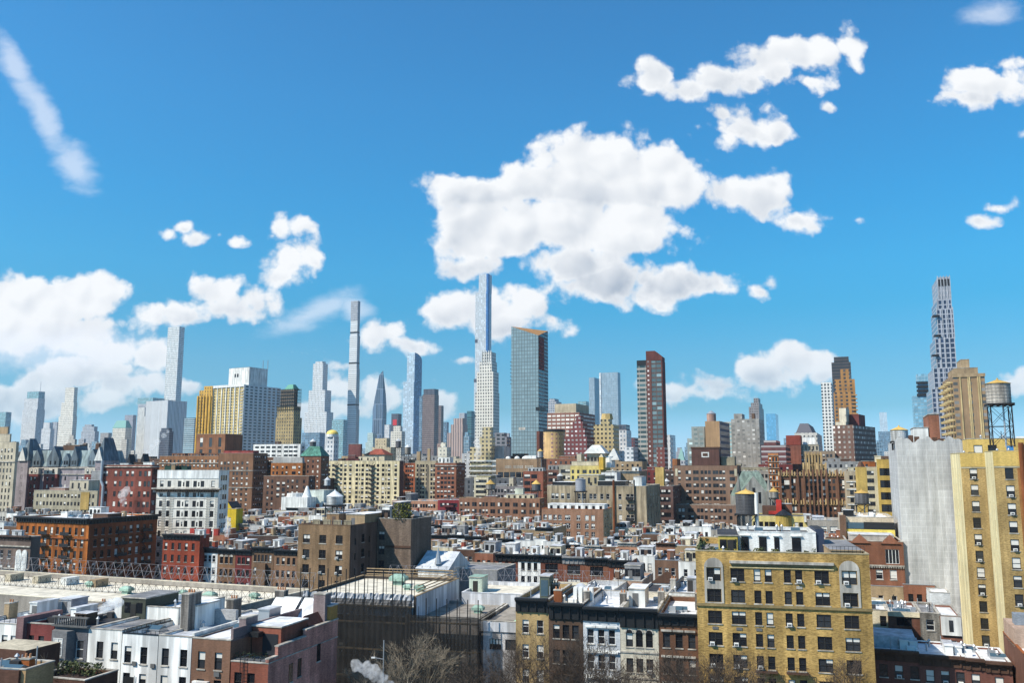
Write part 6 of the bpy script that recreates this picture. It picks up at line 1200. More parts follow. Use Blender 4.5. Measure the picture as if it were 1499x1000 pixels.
# netted main block
A_ = bld('school_building', 'main school block wrapped in black scaffold netting, with a white side wall', 'school', 448, 609, 868, 146, xs=672, rot=14, wm=DKW, sidewm=WW, front=dict(n=9, w=1.8, h=2.0, fh=4.0, top=3.4, style='pair', pb=.1), side=None, roof=BROOF, par=.5, vb=1010, coping=K['tan'])
print('A depth', A_.D, A_.W, A_.z)
W_, D_, Z_ = A_.W, A_.D, A_.z
for (y, z) in ((.3, 2.6), (.8, 3.4)):
    mb = MB(); yy = D_ * y; mb.box(W_ + .01, W_ + .06, yy - .6, yy + .6, Z_ - 6, Z_ - 4.2, GLASS); mb.build('window', A_.root)
WRAP = plain('plastic_wrap', (.40, .41, .44), .35); mb = MB(); n, m_ = 60, 6
pts = [[(W_ * i / n, -.9 - random.uniform(0, .35), Z_ - 3.0 + 3.4 * j / m_ + random.uniform(-.12, .12)) for j in range(m_ + 1)] for i in range(n + 1)]
for i in range(n):
    for j in range(m_): mb.face([pts[i][j], pts[i + 1][j], pts[i + 1][j + 1], pts[i][j + 1]], WRAP)
tag(mb.build('plastic_sheet', A_.root))
for k, (u, v, s) in enumerate(((.52, .7, 1.8), (.72, .45, .9), (.86, .4, 1.1))):
    p = A_.c + A_.ex * (W_ * u) + A_.ey * (D_ * v); vent_unit((p.x, p.y, A_.zr), s, ['largest green copper ventilator, on the netted block roof', 'small pale green ventilator on the netted block roof', 'dark green ventilator by the white side wall'][k], A_.rz)
mb = MB()
for k in range(3): mb.box(1, W_ - 1, D_ - .4, D_ - .3, A_.z + .3 + .5 * k, A_.z + .45 + .5 * k, K['tan']); mb.box(W_ - .5, W_ - .4, 2, D_, A_.z + .3 + .5 * k, A_.z + .45 + .5 * k, K['tan'])
mb.build('timber_rail', A_.root)
def net_mat():
    m, t, b = newmat('scaffold_net'); b.inputs['Base Color'].default_value = (.010, .010, .010, 1); b.inputs['Roughness'].default_value = .9
    tr = node(t, 'ShaderNodeBsdfTransparent'); mx = node(t, 'ShaderNodeMixShader'); tc = node(t, 'ShaderNodeTexCoord'); n = node(t, 'ShaderNodeTexNoise'); n.inputs['Scale'].default_value = .35; n.inputs['Detail'].default_value = 3; t.links.new(tc.outputs['Object'], n.inputs['Vector'])
    mr = node(t, 'ShaderNodeMapRange'); mr.inputs[1].default_value = .35; mr.inputs[2].default_value = .65; mr.inputs[3].default_value = .60; mr.inputs[4].default_value = .88; t.links.new(n.outputs['Fac'], mr.inputs[0]); t.links.new(mr.outputs[0], mx.inputs[0])
    t.links.new(tr.outputs[0], mx.inputs[1]); t.links.new(b.outputs[0], mx.inputs[2]); t.links.new(mx.outputs[0], t.nodes['Material Output'].inputs[0]); return m
NET = net_mat()
def scaffold(label, c, rz, Wd, z1, deck_z, side=True, dside=8.0):
    e = empty('scaffold', c, rz, label, 'scaffold', 'black netted scaffolds on the school'); n = int(Wd / 1.5)
    for k in range(n + 1):
        mb = MB(); x = Wd * k / n; mb.tube((x, -2.0, 0), (x, -2.0, z1), .085, IRON, 5); mb.tube((x, -.7, 0), (x, -.7, z1 - 1.5), .05, IRON, 5); mb.build('standard', e)
    for z in deck_z:
        mb = MB(); mb.box(0, Wd, -2.0, -.7, z, z + .08, K['olive']); mb.box(0, Wd, -2.05, -2.01, z + .09, z + .3, K['tan']); mb.build('deck', e)
        for zz in (.6, 1.1): mb = MB(); mb.tube((0, -2.06, z + zz), (Wd, -2.06, z + zz), .035, IRON, 4); mb.build('guard_rail', e)
    mb = MB()
    for k in range(0, n - 1, 3):
        for j in range(len(deck_z) - 1): mb.tube((Wd * k / n, -2.07, deck_z[j]), (Wd * (k + 2) / n, -2.07, deck_z[j + 1]), .03, IRON, 4)
    mb.build('brace', e); mb = MB(); nx = 40
    for i in range(nx): x0, x1 = Wd * i / nx, Wd * (i + 1) / nx; mb.face([(x0, -2.14 - .06 * (i % 2), 0), (x1, -2.14 - .06 * ((i + 1) % 2), 0), (x1, -2.14 - .06 * ((i + 1) % 2), max(deck_z) + 1.2), (x0, -2.14 - .06 * (i % 2), max(deck_z) + 1.2)], NET)
    if side: mb.face([(Wd + .1, -2.1, 0), (Wd + .1, dside, 0), (Wd + .1, dside, max(deck_z) + 1.2), (Wd + .1, -2.1, max(deck_z) + 1.2)], NET)
    mb.build('netting', e)
    for k in range(1, 8): mb = MB(); mb.frustum(.12, .12, -.12, .12, plain('work_lamp', (.9, .88, .8), .4), 8, Wd * k / 8, -1.2); mb.build('lamp', e, (0, 0, deck_z[1] - .5))
    return e
zb = A_.z - 4.0
scaffold('tall black scaffold with netting across the main school block front', A_.c, A_.rz, W_ * 1.0, A_.z + 4.2, [zb - 8.2, zb - 4.1, zb, zb + 2.5][::1], False)
# low wing right of it, with its own scaffold
c1 = P_on(602, 904, A_.c + Vector((0, 0, 0)) + A_.ey * .4, 14); z1 = c1.z; w1 = (P_on(701, 911, A_.c + A_.ey * .4, 14) - c1).length
LW = bld('school_building', 'low flat-roofed school wing with a gravel roof and netted front', 'school', 0, 0, 0, 0, D=17, rot=14, wm=wall('lowwing', (.30, .27, .25)), corner=Vector((c1.x, c1.y, z1)), W=w1, front=dict(n=5, w=1.8, h=2.0, fh=4.0, top=3.0, style='pair', pb=.1), roof=roofmat('gravel', (.30, .27, .23), .3), par=.3, vb=1010)
p = LW.c + LW.ex * (w1 * .78) + LW.ey * 8; vent_unit((p.x, p.y, LW.zr), 1.2, 'green copper ventilator on the gravel roof of the low wing', LW.rz)
scaffold('lower black netted scaffold along the gravel-roofed wing', LW.c - LW.ey * .5, LW.rz, w1 + .6, z1 + 3.4, [z1 - 8.6, z1 - 4.6, z1 - .4], True)
c2 = P_on(703, 909, A_.c + A_.ey * .4, 14); w2 = (P_on(757, 916, A_.c + A_.ey * .4, 14) - c2).length
LW2 = bld('school_building', 'pale rendered school annex with a dark band of windows under its roof edge', 'school', 0, 0, 0, 0, D=17, rot=14, wm=wall('annex', (.42, .41, .41), .35, .5), corner=Vector((c2.x, c2.y, z1 - .1)), W=w2 + 4, front=dict(n=3, w=1.9, h=1.6, fh=20, top=2.6, rows=1, style='wide', pb=.3), roof=roofmat('gravel', (.30, .27, .23), .3), par=.4, vb=1010)
blk(LW2, 'green_strip', w2 * .8, w2 * .95, 1, 16, LW2.zr + .005, LW2.zr + .12, plain('green_strip', (.35, .62, .40), .6)); blk(LW2, 'fascia', -.1, w2 + 4, -.2, -.003, z1 - 1.6, z1 - .2, WW)
# higher beige roof behind
zC = 19.6; a = at_z(676, 868, zC); b = at_z(900, 872, zC)
BC = bld('school_building', 'beige-roofed school back wing with white light-well walls', 'school', 0, 0, 0, 0, D=15, rot=14, wm=WW, corner=Vector((a.x, a.y, zC)), W=20.5, roof=BROOF, par=.6, coping=WW, vb=900)
p = BC.c; lattice('steel lattice fence behind the beige back wing of the school', Vector((p.x, p.y, zC)) + BC.ey * 15 - BC.ex * 20, Vector((p.x, p.y, zC)) + BC.ey * 15 + BC.ex * 24, 2.4, LATM, 26, (BC.ey.x * 1.2, BC.ey.y * 1.2))
bulk(BC, .0, .12, .3, .55, 2.6, wall('pale_green_hut', (.52, .60, .50)), GRN, name='roof_hut')
mb = MB(); mb.box(11, 20, 14, 14.4, zC, zC + .5, wall('cream_coping', (.66, .60, .47))); mb.build('kerb', BC.root)
e = at(700, 835, 205); 
G = bld('gabled_house', 'low white standing-seam gabled roof house with small spire', 'house', 612, 655, 832, 205, D=12, rot=20, wm=WHITE, roof=WROOF, par=0, vb=870)
mb = MB(); mb.gable(-.5, G.W + .5, -.5, G.D + .5, G.z - .1, G.z + 3.4, wall('seam_roof', (.55, .58, .62), .3), 'x', WHITE); mb.build('gable_roof', G.root); mb = MB(); mb.frustum(.9, .1, G.z + 1, G.z + 4.5, STEEL, 8, G.W * .62, 1); mb.build('spire', G.root)
bld('flat_roof_building', 'low grey flat-roofed annex behind the school lattice', 'building', 655, 728, 833, 210, D=14, rot=18, wm=K['grey'], roof=GROOF, par=.4, vb=870)
# ---------------------------------------------------------------- nearest houses on the left (rear facades)
base = at(230, 928, 113); ROT = 17
WP = wall('white_paint', (.82, .81, .77), .18, .3, .03); WP2 = wall('white_paint2', (.80, .80, .78), .25, .35, .03)
N = lambda xs, **k: dict(dict(xs=xs, w=1.05, h=2.05, fh=3.25, top=1.5, pb=.35, style='sash', sill=STONE), **k)
kw = dict(vb=1015, deep=True, group='near row houses behind the school')
B = house(base + Vector((-2, 6, 0)), ROT, -40, 32, 911, 'white row house with a bluish roof at the picture edge', WP, 20, N([.5, .68, .86]), roof=SROOF, par=.5, **kw); dress(B); roof_bits(B, 6); bulk(B, .45, .6, .3, .5, 2.4, WHITE)
B = house(base, ROT, 40, 80, 913, 'red painted row house between a pier and a grey bay-fronted house', wall('redpaint', (.21, .055, .05), .35), 20, N([.18, .55, .87], w=.95), roof=SROOF, par=.4, **kw); roof_bits(B, 5); blk(B, 'party_pier', -1.2, -.02, -.6, 6, 0, B.z + .8, wall('pier_mauve', (.20, .12, .12)))
bulk(B, .3, .5, .3, .5, 1.4, WHITE)
B = house(base, ROT, 81, 129, 918, 'grey row house with a balustraded bay front', wall('greybay', (.15, .15, .165), .35), 20, N([.3, .78], w=1.25, h=2.3), roof=TAR, par=.3, frame=FRAMEW, **kw)
mb = MB(); W_ = B.W
for i in range(9): x = -.1 + (W_ + .2) * i / 9; pass
mb.box(-.2, W_ + .2, -.45, .3, B.z + .15, B.z + .35, wall('balus', (.13, .13, .13))); mb.box(-.2, W_ + .2, -.4, -.1, B.z + 1.25, B.z + 1.45, wall('balus', (.13, .13, .13))); mb.build('balustrade', B.root)
for i in range(15): mb = MB(); x = W_ * (i + .5) / 15; mb.frustum(.11, .11, B.z + .35, B.z + 1.25, wall('balus', (.13, .13, .13)), 6, x, -.25); mb.build('baluster', B.root)
mb = MB(); mb.prism([(-.1, 0), (.5, -1.0), (W_ * .55, -1.0), (W_ * .55 + .4, -.003), (-.1, -.003)], 0, B.z - .3, wall('greybay2', (.20, .20, .205), .35)); o = mb.build('bay', B.root)
for r_ in range(3):
    q = link('window', window_mesh(1.5, 2.2, 'pair', 'b', FRAMEW, False, STONE)[0][1], o, (W_ * .3, -1.17, B.z - 3.4 - 3.25 * r_), 0)
bulk(B, .5, 1.25, .45, .8, 2.8, wall('dkgreen_hut', (.06, .065, .05)), GROOF, win=2); roof_bits(B, 4)
for k in range(3): bulk(B, .05 + k * .14, .13 + k * .14, .15, .25, 1.4, wall('planter_wood', (.09, .065, .05)), name='planter', door=False)
B = house(base, ROT, 130, 179, 921, 'white row house with a grey flat roof, beside the grey bay-fronted house', WP, 20, N([.37, .80]), roof=GROOF, par=.25, **kw); W_ = B.W; roof_bits(B, 3)
for z in (4.9,): mb = MB(); mb.box(W_ * .2, W_ * 1.05, -1.3, -.01, B.z - 6.9, B.z - 6.75, IRON); [mb.tube((W_ * (.2 + .085 * k), -1.28, B.z - 6.75), (W_ * (.2 + .085 * k), -1.28, B.z - 5.7), .03, IRON, 4) for k in range(11)]; mb.tube((W_ * .2, -1.28, B.z - 5.7), (W_ * 1.05, -1.28, B.z - 5.7), .04, IRON, 4); mb.build('balcony_rail', B.root)
BP = B
B = house(base, ROT, 180, 232, 928, 'white row house with a roof terrace and small white stair head', WP2, 20, N([.17, .62]), roof=GROOF, par=.5, coping=BLACK, **kw); W_ = B.W
for (u, z) in ((.38, 4.4), (.9, 4.5)): blk(B, 'wall_vent', W_ * u - .3, W_ * u + .3, -.16, -.003, B.z - z + .6, B.z - z + 1.1, ACD)
mb = MB(); mb.tube((W_ * .42, -.12, B.z - 5), (W_ * .42, -.12, B.z - 9), .06, WHITE, 6); mb.build('downpipe', B.root); blk(B, 'door', W_ * .1, W_ * .4, -.06, -.003, B.z - 7.8, B.z - 5.2, BLACK)
roof_bits(B, 3); mb = MB()
for k in range(9): mb.tube((.1, .6 + k * .9, B.zr), (.1, .6 + k * .9, B.zr + 1.0), .04, IRON, 4); mb.tube((W_ * k / 8, .25, B.zr), (W_ * k / 8, .25, B.zr + 1.0), .03, IRON, 4)
mb.tube((.1, .6, B.zr + 1), (.1, 7.8, B.zr + 1), .04, IRON, 4); mb.tube((0, .25, B.zr + 1), (W_, .25, B.zr + 1), .04, IRON, 4); mb.build('roof_railing', B.root)
# white set-back penthouse spanning two houses
PW = house(base + B.ey * 9.2, ROT, 168, 262, 886, 'long white rooftop penthouse set back behind the white row houses', WP, 10.5, dict(xs=[.17, .30], w=1.1, h=2.2, fh=9, top=1.3, rows=1, style='plain'), name='penthouse_block', cat='penthouse', roof=WROOF, par=.5, vb=915, bottom=B.zr - 1.0)
roof_bits(PW, 7)
o = bulk(B, .78, 1.25, .28, .52, 3.3, WP, WROOF, name='stair_head', door=False); d = MB(); d.box(W_ * .88, W_ * 1.14, .28 * B.D - .05, .28 * B.D - .003, B.zr + .1, B.zr + 2.6, BLACK); d.build('door', o)
B = house(base, ROT, 233, 281, 931, 'white row house with a pale roof and a tall smoke-stained chimney', WP2, 20, N([.22, .78], pb=.1), roof=SROOF, par=.2, **kw); CH = wall('stained_chimney', (.22, .20, .18), .4, .6)
for (x, y, w_, d_, h_) in ((.3, 5.5, .9, 2.6, 4.6), (.35, 15, .9, 2.0, 2.5)): chimney(B, x + .1, y, w_ * 1.3, d_, h_, CH, 3)
roof_bits(B, 3); blk(B, 'party_wall', B.W - .22, B.W + .12, .31, 19, B.zr, B.z + .5, WHITE)
blk(B, 'rear_wall', .1, B.W - .3, 9.5, 10.1, B.zr, B.zr + 2.0, wall('grey_rear', (.42, .42, .42)))
B = house(base, ROT, 282, 338, 935, 'brown brick row house with a white roof and bracketed window hood', wall('brownrear', (.21, .115, .075), .25), 20, N([.26, .70], pb=.6), roof=WROOF, par=.15, **kw); W_ = B.W
blk(B, 'window_hood', W_ * .1, W_ * .5, -.5, -.003, B.z - 5.2, B.z - 4.95, WHITE); blk(B, 'wall_vent', W_ * .62, W_ * .76, -.2, -.003, B.z - 4.3, B.z - 3.8, ACD)
chimney(B, W_ - .6, 4.5, 1.0, 2.6, 2.2, wall('mauve_party', (.23, .18, .18)), 0); blk(B, 'party_wall', W_ - .3, W_ + .05, .4, 19, B.zr, B.z + 1.3, wall('mauve_party', (.23, .18, .18))); roof_bits(B, 3)
mb = MB(); mb.box(.3, W_ + 4.4, 11, 14.5, B.zr + .02, B.zr + .3, wall('red_deck', (.20, .05, .035))); mb.build('roof_deck', B.root)
blk(B, 'raised_roof', W_ + .12, W_ + 4.35, 11.05, 16.9, B.zr - 3.2, B.zr + .015, wall('red_deck', (.20, .05, .035)), GROOF)
for k in range(2): mb = MB(); x = .4 + k * 4.6; mb.face([(x, 15, B.zr + .2), (x + 4.1, 15, B.zr + .2), (x + 4.1, 18, B.zr + 2.6), (x, 18, B.zr + 2.6)], WROOF); mb.box(x, x + 4.1, 18.01, 18.3, B.zr, B.zr + 2.7, WHITE); mb.build('sloped_skylight', B.root)
for k in range(2): bulk(B, .05 + .22 * k, .22 + .22 * k, .5, .6, 1.2, ACW, name='condenser', door=False)
bulk(B, .55, .85, .48, .62, 2.2, STEEL, name='condenser', door=False)
chimney(B, .9, 18.6, 1.5, 1.2, 3.4, CH, 4); chimney(B, W_ + 3.9, 15.2, 1.8, 1.6, 7.0, wall('mauve_party', (.23, .18, .18)), 0, B.zr - 3.2)
RBK = wall('redrear', (.25, .085, .055), .3); RBS = wall('redflank_lifted', (.52, .24, .19), .5, .2, .3)  # RBS: flank colour lightened to offset the shade it stands in
q_ = P_on(393, 969, base, ROT); DE = solve_w(q_, Vector((math.sin(R(ROT)), math.cos(R(ROT)), 0)), 494); print('end depth', DE, at(494, 921, q_.y + DE * .95).z - q_.z)
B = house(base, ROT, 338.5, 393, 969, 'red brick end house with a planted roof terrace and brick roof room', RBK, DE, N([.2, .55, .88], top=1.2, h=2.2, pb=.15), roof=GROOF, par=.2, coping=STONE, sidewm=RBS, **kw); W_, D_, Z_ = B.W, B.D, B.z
mb = MB(); s0 = [(0, .8), (3.0, .8), (3.02, 2.0), (13, 2.6), (13.02, 3.4), (26, 3.9)]
s0 = [(y * D_ / 26, h * .62) for y, h in s0]
for (y0, h0), (y1, h1) in zip(s0, s0[1:]):
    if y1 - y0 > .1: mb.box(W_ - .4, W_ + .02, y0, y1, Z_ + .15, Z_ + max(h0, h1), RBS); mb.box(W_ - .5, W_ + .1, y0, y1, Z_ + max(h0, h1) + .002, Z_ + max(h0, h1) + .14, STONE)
mb.build('stepped_parapet', B.root)
for (y, z) in ((D_ * .3, 1.0), (D_ * .42, .8), (D_ * .7, -.1)): mb = MB(); mb.box(W_ + .005, W_ + .05, y - .45, y + .45, Z_ - z - 2.2, Z_ - z, GLASS); mb.box(W_ + .005, W_ + .12, y - .55, y + .55, Z_ - z - 2.4, Z_ - z - 2.21, STONE); mb.build('window', B.root)
o = bulk(B, .0, .8, .25, .62, 3.6, RBK, WROOF, name='roof_room', door=False); mb = MB(); y = .25 * D_; mb.box(W_ * .30, W_ * .72, y - .06, y - .003, Z_ + .0, Z_ + 2.6, GLASS2); mb.box(W_ * .05, W_ * .32, y - 1.2, y - .1, Z_ + 2.3, Z_ + 2.9, BLACK); mb.build('glass_door', o)
mb = MB(); mb.gable(W_ * .4, W_ * .98, D_ * .62, D_ * .9, Z_ + 1.5, Z_ + 3.8, RBK, 'y'); mb.box(W_ * .4, W_ * .97, D_ * .6, D_ * .92, Z_ - .1, Z_ + 1.49, RBK); mb.build('rear_gable', B.root)
o = bulk(B, .6, .98, .88, 1.0, 4.6, wall('ochre_hut', (.36, .20, .06)), SROOF, name='stair_head', door=False)
p = B.c + Vector((0, 0, Z_))
for k in range(5): mb = MB(); x = W_ * (.1 + .18 * k); mb.box(x - .4, x + .4, .5, 1.1, B.zr, B.zr + .5, K['dgrey']); mb.build('planter', B.root)
for k in range(6): q = p + B.ex * (W_ * (.08 + .15 * k)) + B.ey * .8; bush('terrace_plant', ['dark green terrace plant at the %s planter spot of the red brick end house' % ORD[k]][0], (q.x, q.y, B.zr + .45), .45, .8, (.035, .055, .025), 60, group='potted plants on the red brick terrace')
# steel ladder of the terrace
mb = MB()
for x in (W_ * .28, W_ * .40): mb.tube((x, -.25, Z_ - 6), (x, -.25, Z_ + 1.2), .04, IRON, 5)
for k in range(16): mb.tube((W_ * .28, -.25, Z_ - 5.6 + .42 * k), (W_ * .40, -.25, Z_ - 5.6 + .42 * k), .025, IRON, 4)
mb.build('ladder', B.root)
# yellow stucco corner at the bottom edge
B = bld('low_house', 'low tan stucco house with a cluttered dark roof at the bottom corner', 'house', -30, 38, 978, 92, D=4, rot=12, wm=wall('tanstucco', (.44, .28, .14)), roof=TAR, par=.4, vb=1015); roof_bits(B, 10); chimney(B, B.W * .72, 2, 1, .8, 1.0, K['orange']); blk(B, 'brick_return', B.W * .45, B.W * .9, -.3, -.003, 0, B.z, wall('dkreturn', (.10, .05, .035)))
B = bld('low_house', 'brown shed-roofed rear extension below the white edge house', 'house', -30, 38, 948, 104, D=5, rot=17, wm=wall('dkreturn', (.10, .05, .035)), roof=wall('shed_cream', (.5, .44, .33)), par=0, vb=1015)
B = bld('low_house', 'dark planted terrace in front of the grey bay-fronted house', 'terrace', 50, 124, 991, 100, D=5, rot=17, wm=wall('dkreturn', (.10, .05, .035)), roof=K['dark'], par=.5, vb=1015)
for k in range(5): q = B.c + B.ex * (B.W * (.1 + .17 * k)) + B.ey * 3.4; bush('shrub', 'dark olive terrace shrub, %s of the row before the grey bay-fronted house' % ORD[k], (q.x, q.y, B.zr), 1.0, 1.5, (.07, .085, .03), 120, group='terrace shrubs')
# ---------------------------------------------------------------- brownstones behind the bare trees
base = at(887, 890, 131); ROT = 15; kw = dict(vb=1015, deep=True, group='near street front houses', cornice_=0); kw.pop('cornice_')
NF = lambda xs, **k: dict(dict(xs=xs, w=1.0, h=1.95, fh=3.55, top=3.0, pb=.3, style='sash', sill=STONE), **k)
bb = BLACK
H1 = house(base, ROT, 755, 803, 877, 'tan street house with pale upper windows, next to the gravel-roofed school', wall('tanhouse', (.40, .28, .13), .35), 18, NF([.30, .74], pb=.7), cor=(1.9, .9, bb), roof=SROOF, par=.7, frame=FRAMEW, **kw)
H2 = house(base, ROT, 803.4, 853, 884, 'dark brown street house with a deep black cornice behind bare trees', wall('dkbrownhouse', (.105, .065, .045), .3), 18, NF([.22, .5, .78], pb=.15), cor=(2.2, 1.0, bb), roof=BROOF, par=.7, **kw)
H3 = house(base, ROT, 853.4, 907, 890, 'white painted street house with small-paned sash windows', wall('whitehouse', (.60, .62, .64), .2), 18, NF([.2, .49, .78], pb=.35, h=2.1, top=3.0), cor=(1.9, .9, bb), roof=WROOF, par=.9, frame=FRAMEW, **kw)
H4 = house(base, ROT, 907.4, 963, 892, 'cream street house with three round-headed top windows', wall('creamhouse', (.60, .55, .44), .25), 18, NF([.24, .50, .76], pb=.25, top=3.3, pa=.3), cor=(2.6, 1.0, bb), roof=WROOF, par=.9, **kw)
H5 = house(base, ROT, 963.4, 1021, 900, 'chocolate brownstone street house beside the yellow apartment house', wall('chochouse', (.15, .075, .045), .3), 18, NF([.20, .52, .84], pb=.25, top=2.6, pa=.3), cor=(1.5, .9, BLACK), roof=WROOF, par=.7, **kw)
ARC = wall('arch_cream', (.60, .55, .44), .25)
for k in range(3):
    x = H4.W * (.24 + .26 * k); arch(H4, x, H4.z - 3.29, .64, -.10, -.003, STONE); arch(H4, x, H4.z - 3.29, .46, -.125, -.105, GLASS, 'fanlight')
for Bh in (H3, H5):
    for r_ in range(3):
        for u in (.2, .5, .8): blk(Bh, 'window_hood', Bh.W * u - .75, Bh.W * u + .75, -.32, -.003, Bh.z - 2.75 - 3.55 * r_ + (.45 if Bh is H5 else 0), Bh.z - 2.5 - 3.55 * r_ + (.45 if Bh is H5 else 0), STONE if Bh is H5 else WHITE)
for Bh in (H3, H4):
    for k in range(5): blk(Bh, 'belt_course', 0, Bh.W, -.12, -.003, Bh.z - 6.1 - 3.55 * k, Bh.z - 5.9 - 3.55 * k, WHITE if Bh is H3 else STONE)
o = bulk(H1, .50, .80, .28, .45, 3.4, wall('hut_green', (.12, .14, .11)), SROOF, name='stair_head', door=False); mb = MB(); y = .28 * H1.D; mb.box(H1.W * .54, H1.W * .76, y - .06, y - .003, H1.zr + .5, H1.zr + 2.9, GLASSB); mb.build('window', o)
chimney(H2, .9, 2.5, 1.2, .9, 2.3, K['rust'], 2)
for Bh, n in ((H1, 4), (H2, 6), (H3, 5), (H4, 4), (H5, 5)): roof_bits(Bh, n); chimney(Bh, Bh.W - .4, random.uniform(6, 11), .9, 1.5, random.uniform(1.5, 2.6), CH)
for k in range(4): mb = MB(); x = H2.W * (.55 + .16 * k); mb.box(x - .28, x + .28, 6, 7.2, H2.zr, H2.zr + 2.3, ACW); mb.build('duct', H2.root)
mb = MB(); mb.frustum(1.0, 1.0, 0, .25, SROOF, 18); q = mb.build('dish', H2.root, (H2.W * .62, 9, H2.zr + 1.6)); q.rotation_euler = (R(70), 0, .3)
mb = MB(); mb.tube((H3.W * .42, 3, H3.zr + .2), (H3.W * .75, 3.4, H3.zr + .6), .25, STEEL, 10); mb.build('curved_duct', H3.root); bulk(H4, .05, .5, .45, .75, 2.6, WHITE, WROOF, name='penthouse')
# dark tar roof house and white rears behind
B = bld(RH, 'tall-walled house with a black tar roof and pitched ends', RHC, 935, 988, 868, 163, D=14, rot=18, wm=WHITE, front=dict(xs=[.25, .72], w=1.0, h=1.7, fh=3.3, top=1.6, style='sash'), roof=TAR, par=.3, vb=930, group='pale houses behind the cream street house')
mb = MB(); mb.gable(0, B.W, 13.6, 14, B.z, B.z + 2.4, K['choc'], 'y'); mb.box(B.W - .3, B.W, 3, 13.5, B.z, B.z + 1.6, BLACK); mb.build('end_wall', B.root); roof_bits(B, 4)
B = bld(RH, 'white rear house with two dark openings under a silver roof', RHC, 897, 940, 850, 178, D=14, rot=18, wm=wall('pinkrear', (.40, .27, .20)), front=dict(xs=[.22, .5], w=1.5, h=1.4, fh=3.3, top=1.2, style='plain', rows=2), roof=SROOF, par=.6, vb=910, group='pale houses behind the cream street house'); dress(B)
B = bld(RH, 'white roofed house with iron railings by the yellow apartment house', RHC, 978, 1024, 868, 158, D=18, rot=18, wm=WHITE, front=FW(2), roof=WROOF, par=.5, vb=930, group='pale houses behind the cream street house'); dress(B); roof_bits(B, 6)
B = bld(RH, 'grey walled house edged by the long beige school parapet', RHC, 845, 897, 864, 166, D=14, rot=18, wm=K['lgrey'], front=None, roof=WROOF, par=.9, vb=930, group='pale houses behind the cream street house'); roof_bits(B, 12)
# ---------------------------------------------------------------- yellow apartment house
YA = wall('yellowbrick', (.47, .305, .105), .42, .22, .4); YD = wall('yellowbrick_dark', (.34, .24, .08), .3)
sp1 = [dict(xs=[.105, .245, .73, .885], w=1.9, h=1.75, fh=2.92, top=2.3, pb=.5, pa=.45, style='pair', sill=STONE), dict(xs=[.36, .425, .535, .60], w=.95, h=1.75, fh=2.92, top=2.3, pb=.18, pa=.12, style='sash', sill=STONE)]
B = bld('apartment_building', 'yellow brick apartment house with white window units and arched stone bays', 'apartment building', 1018, 1272, 807, 126, D=24, rot=13, wm=YA, front=sp1, roof=GROOF, par=1.0, vb=1020, deep=True, frame=FRAME, coping=wall('ya_coping', (.40, .34, .22)), cap=100)
W_, Z_, D_ = B.W, B.z, B.D; YB = B
for u in (.105, .885):
    mb = MB(); x = W_ * u; a = 1.32
    for (x0, x1) in ((-a, -1.0), (1.0, a)): mb.box(x + x0, x + x1, -.1, -.003, Z_ - 7.1, Z_ - 2.15, STONE)
    mb.box(x - .998, x + .998, -.1, -.003, Z_ - 5.15, Z_ - 4.1, STONE)
    n = 16; pts = [(x + a * math.cos(math.pi * k / n), -.1, Z_ - 2.2 + a * math.sin(math.pi * k / n)) for k in range(n + 1)]; mb.face(pts[::-1], STONE)
    for p, q in zip(pts, pts[1:]): mb.face([p, q, (q[0], 0, q[2]), (p[0], 0, p[2])], STONE)
    mb.build('arched_surround', B.root)
def band(name, u0, u1, z0, z1, pj, m): return blk(B, name, W_ * u0, W_ * u1, -pj, -.003, z0, z1, m)
band('cornice', .20, .80, Z_ - 1.55, Z_ - 1.2, .45, STONE); band('cornice_bed', .21, .79, Z_ - 1.9, Z_ - 1.56, .22, wall('bed_dark', (.22, .17, .09)))
band('belt_course', -.003, 1.003, Z_ - 7.5, Z_ - 7.15, .22, wall('belt_grime', (.24, .18, .085), .4)); band('base_band', .2, .8, Z_ - 2.2, Z_ - 2.02, .14, wall('ya_light', (.55, .44, .24)))
for (u0, u1) in ((.33, .455), (.505, .63)):
    z = Z_ - 2.3 - 1.75 - 2.92 * 4; mb = MB(); mb.box(W_ * u0, W_ * u1, -.8, -.01, z - .35, z - .17, K['choc'])
    for k in range(15): x = W_ * (u0 + (u1 - u0) * k / 14); mb.tube((x, -.77, z - .17), (x, -.77, z + .55), .03, IRON, 4)
    mb.tube((W_ * u0, -.77, z + .55), (W_ * u1, -.77, z + .55), .035, IRON, 4); mb.build('balcony', B.root)
for (u, r_) in ((.105, 2), (.245, 2), (.36, 2), (.60, 0)): z = Z_ - 2.3 - 1.75 - 2.92 * r_; blk(B, 'wall_vent', W_ * u - .4, W_ * u + .4, -.06, -.003, z - .8, z - .4, ACD if r_ else STONE)
# white penthouse on top
PH = bld('penthouse_block', 'long white penthouse with dark doors on the yellow apartment house roof', 'penthouse', 1080, 1194, 779, 134.5, D=11, rot=13, wm=wall('ph_white', (.74, .74, .71), .15, .2), front=None, roof=TAR, par=.4, bottom=B.zr + .01, coping=WHITE)
for (u, w_) in ((.09, 1.1), (.32, 1.1), (.5, .75), (.75, 1.3)): blk(PH, 'door', PH.W * u - w_ / 2, PH.W * u + w_ / 2, -.06, -.003, B.zr + .2, B.zr + 2.3, GLASS); blk(PH, 'door_hood', PH.W * u - w_ / 2 - .2, PH.W * u + w_ / 2 + .2, -.3, -.003, B.zr + 2.5, B.zr + 2.62, WHITE)
mb = MB(); mb.box(PH.W + .01, PH.W + 1.2, .3, 8, B.zr, PH.z + .6, plain('dark_blue_hut', (.03, .04, .07), .5), TAR); mb.build('plant_hut', PH.root); roof_bits(PH, 7)
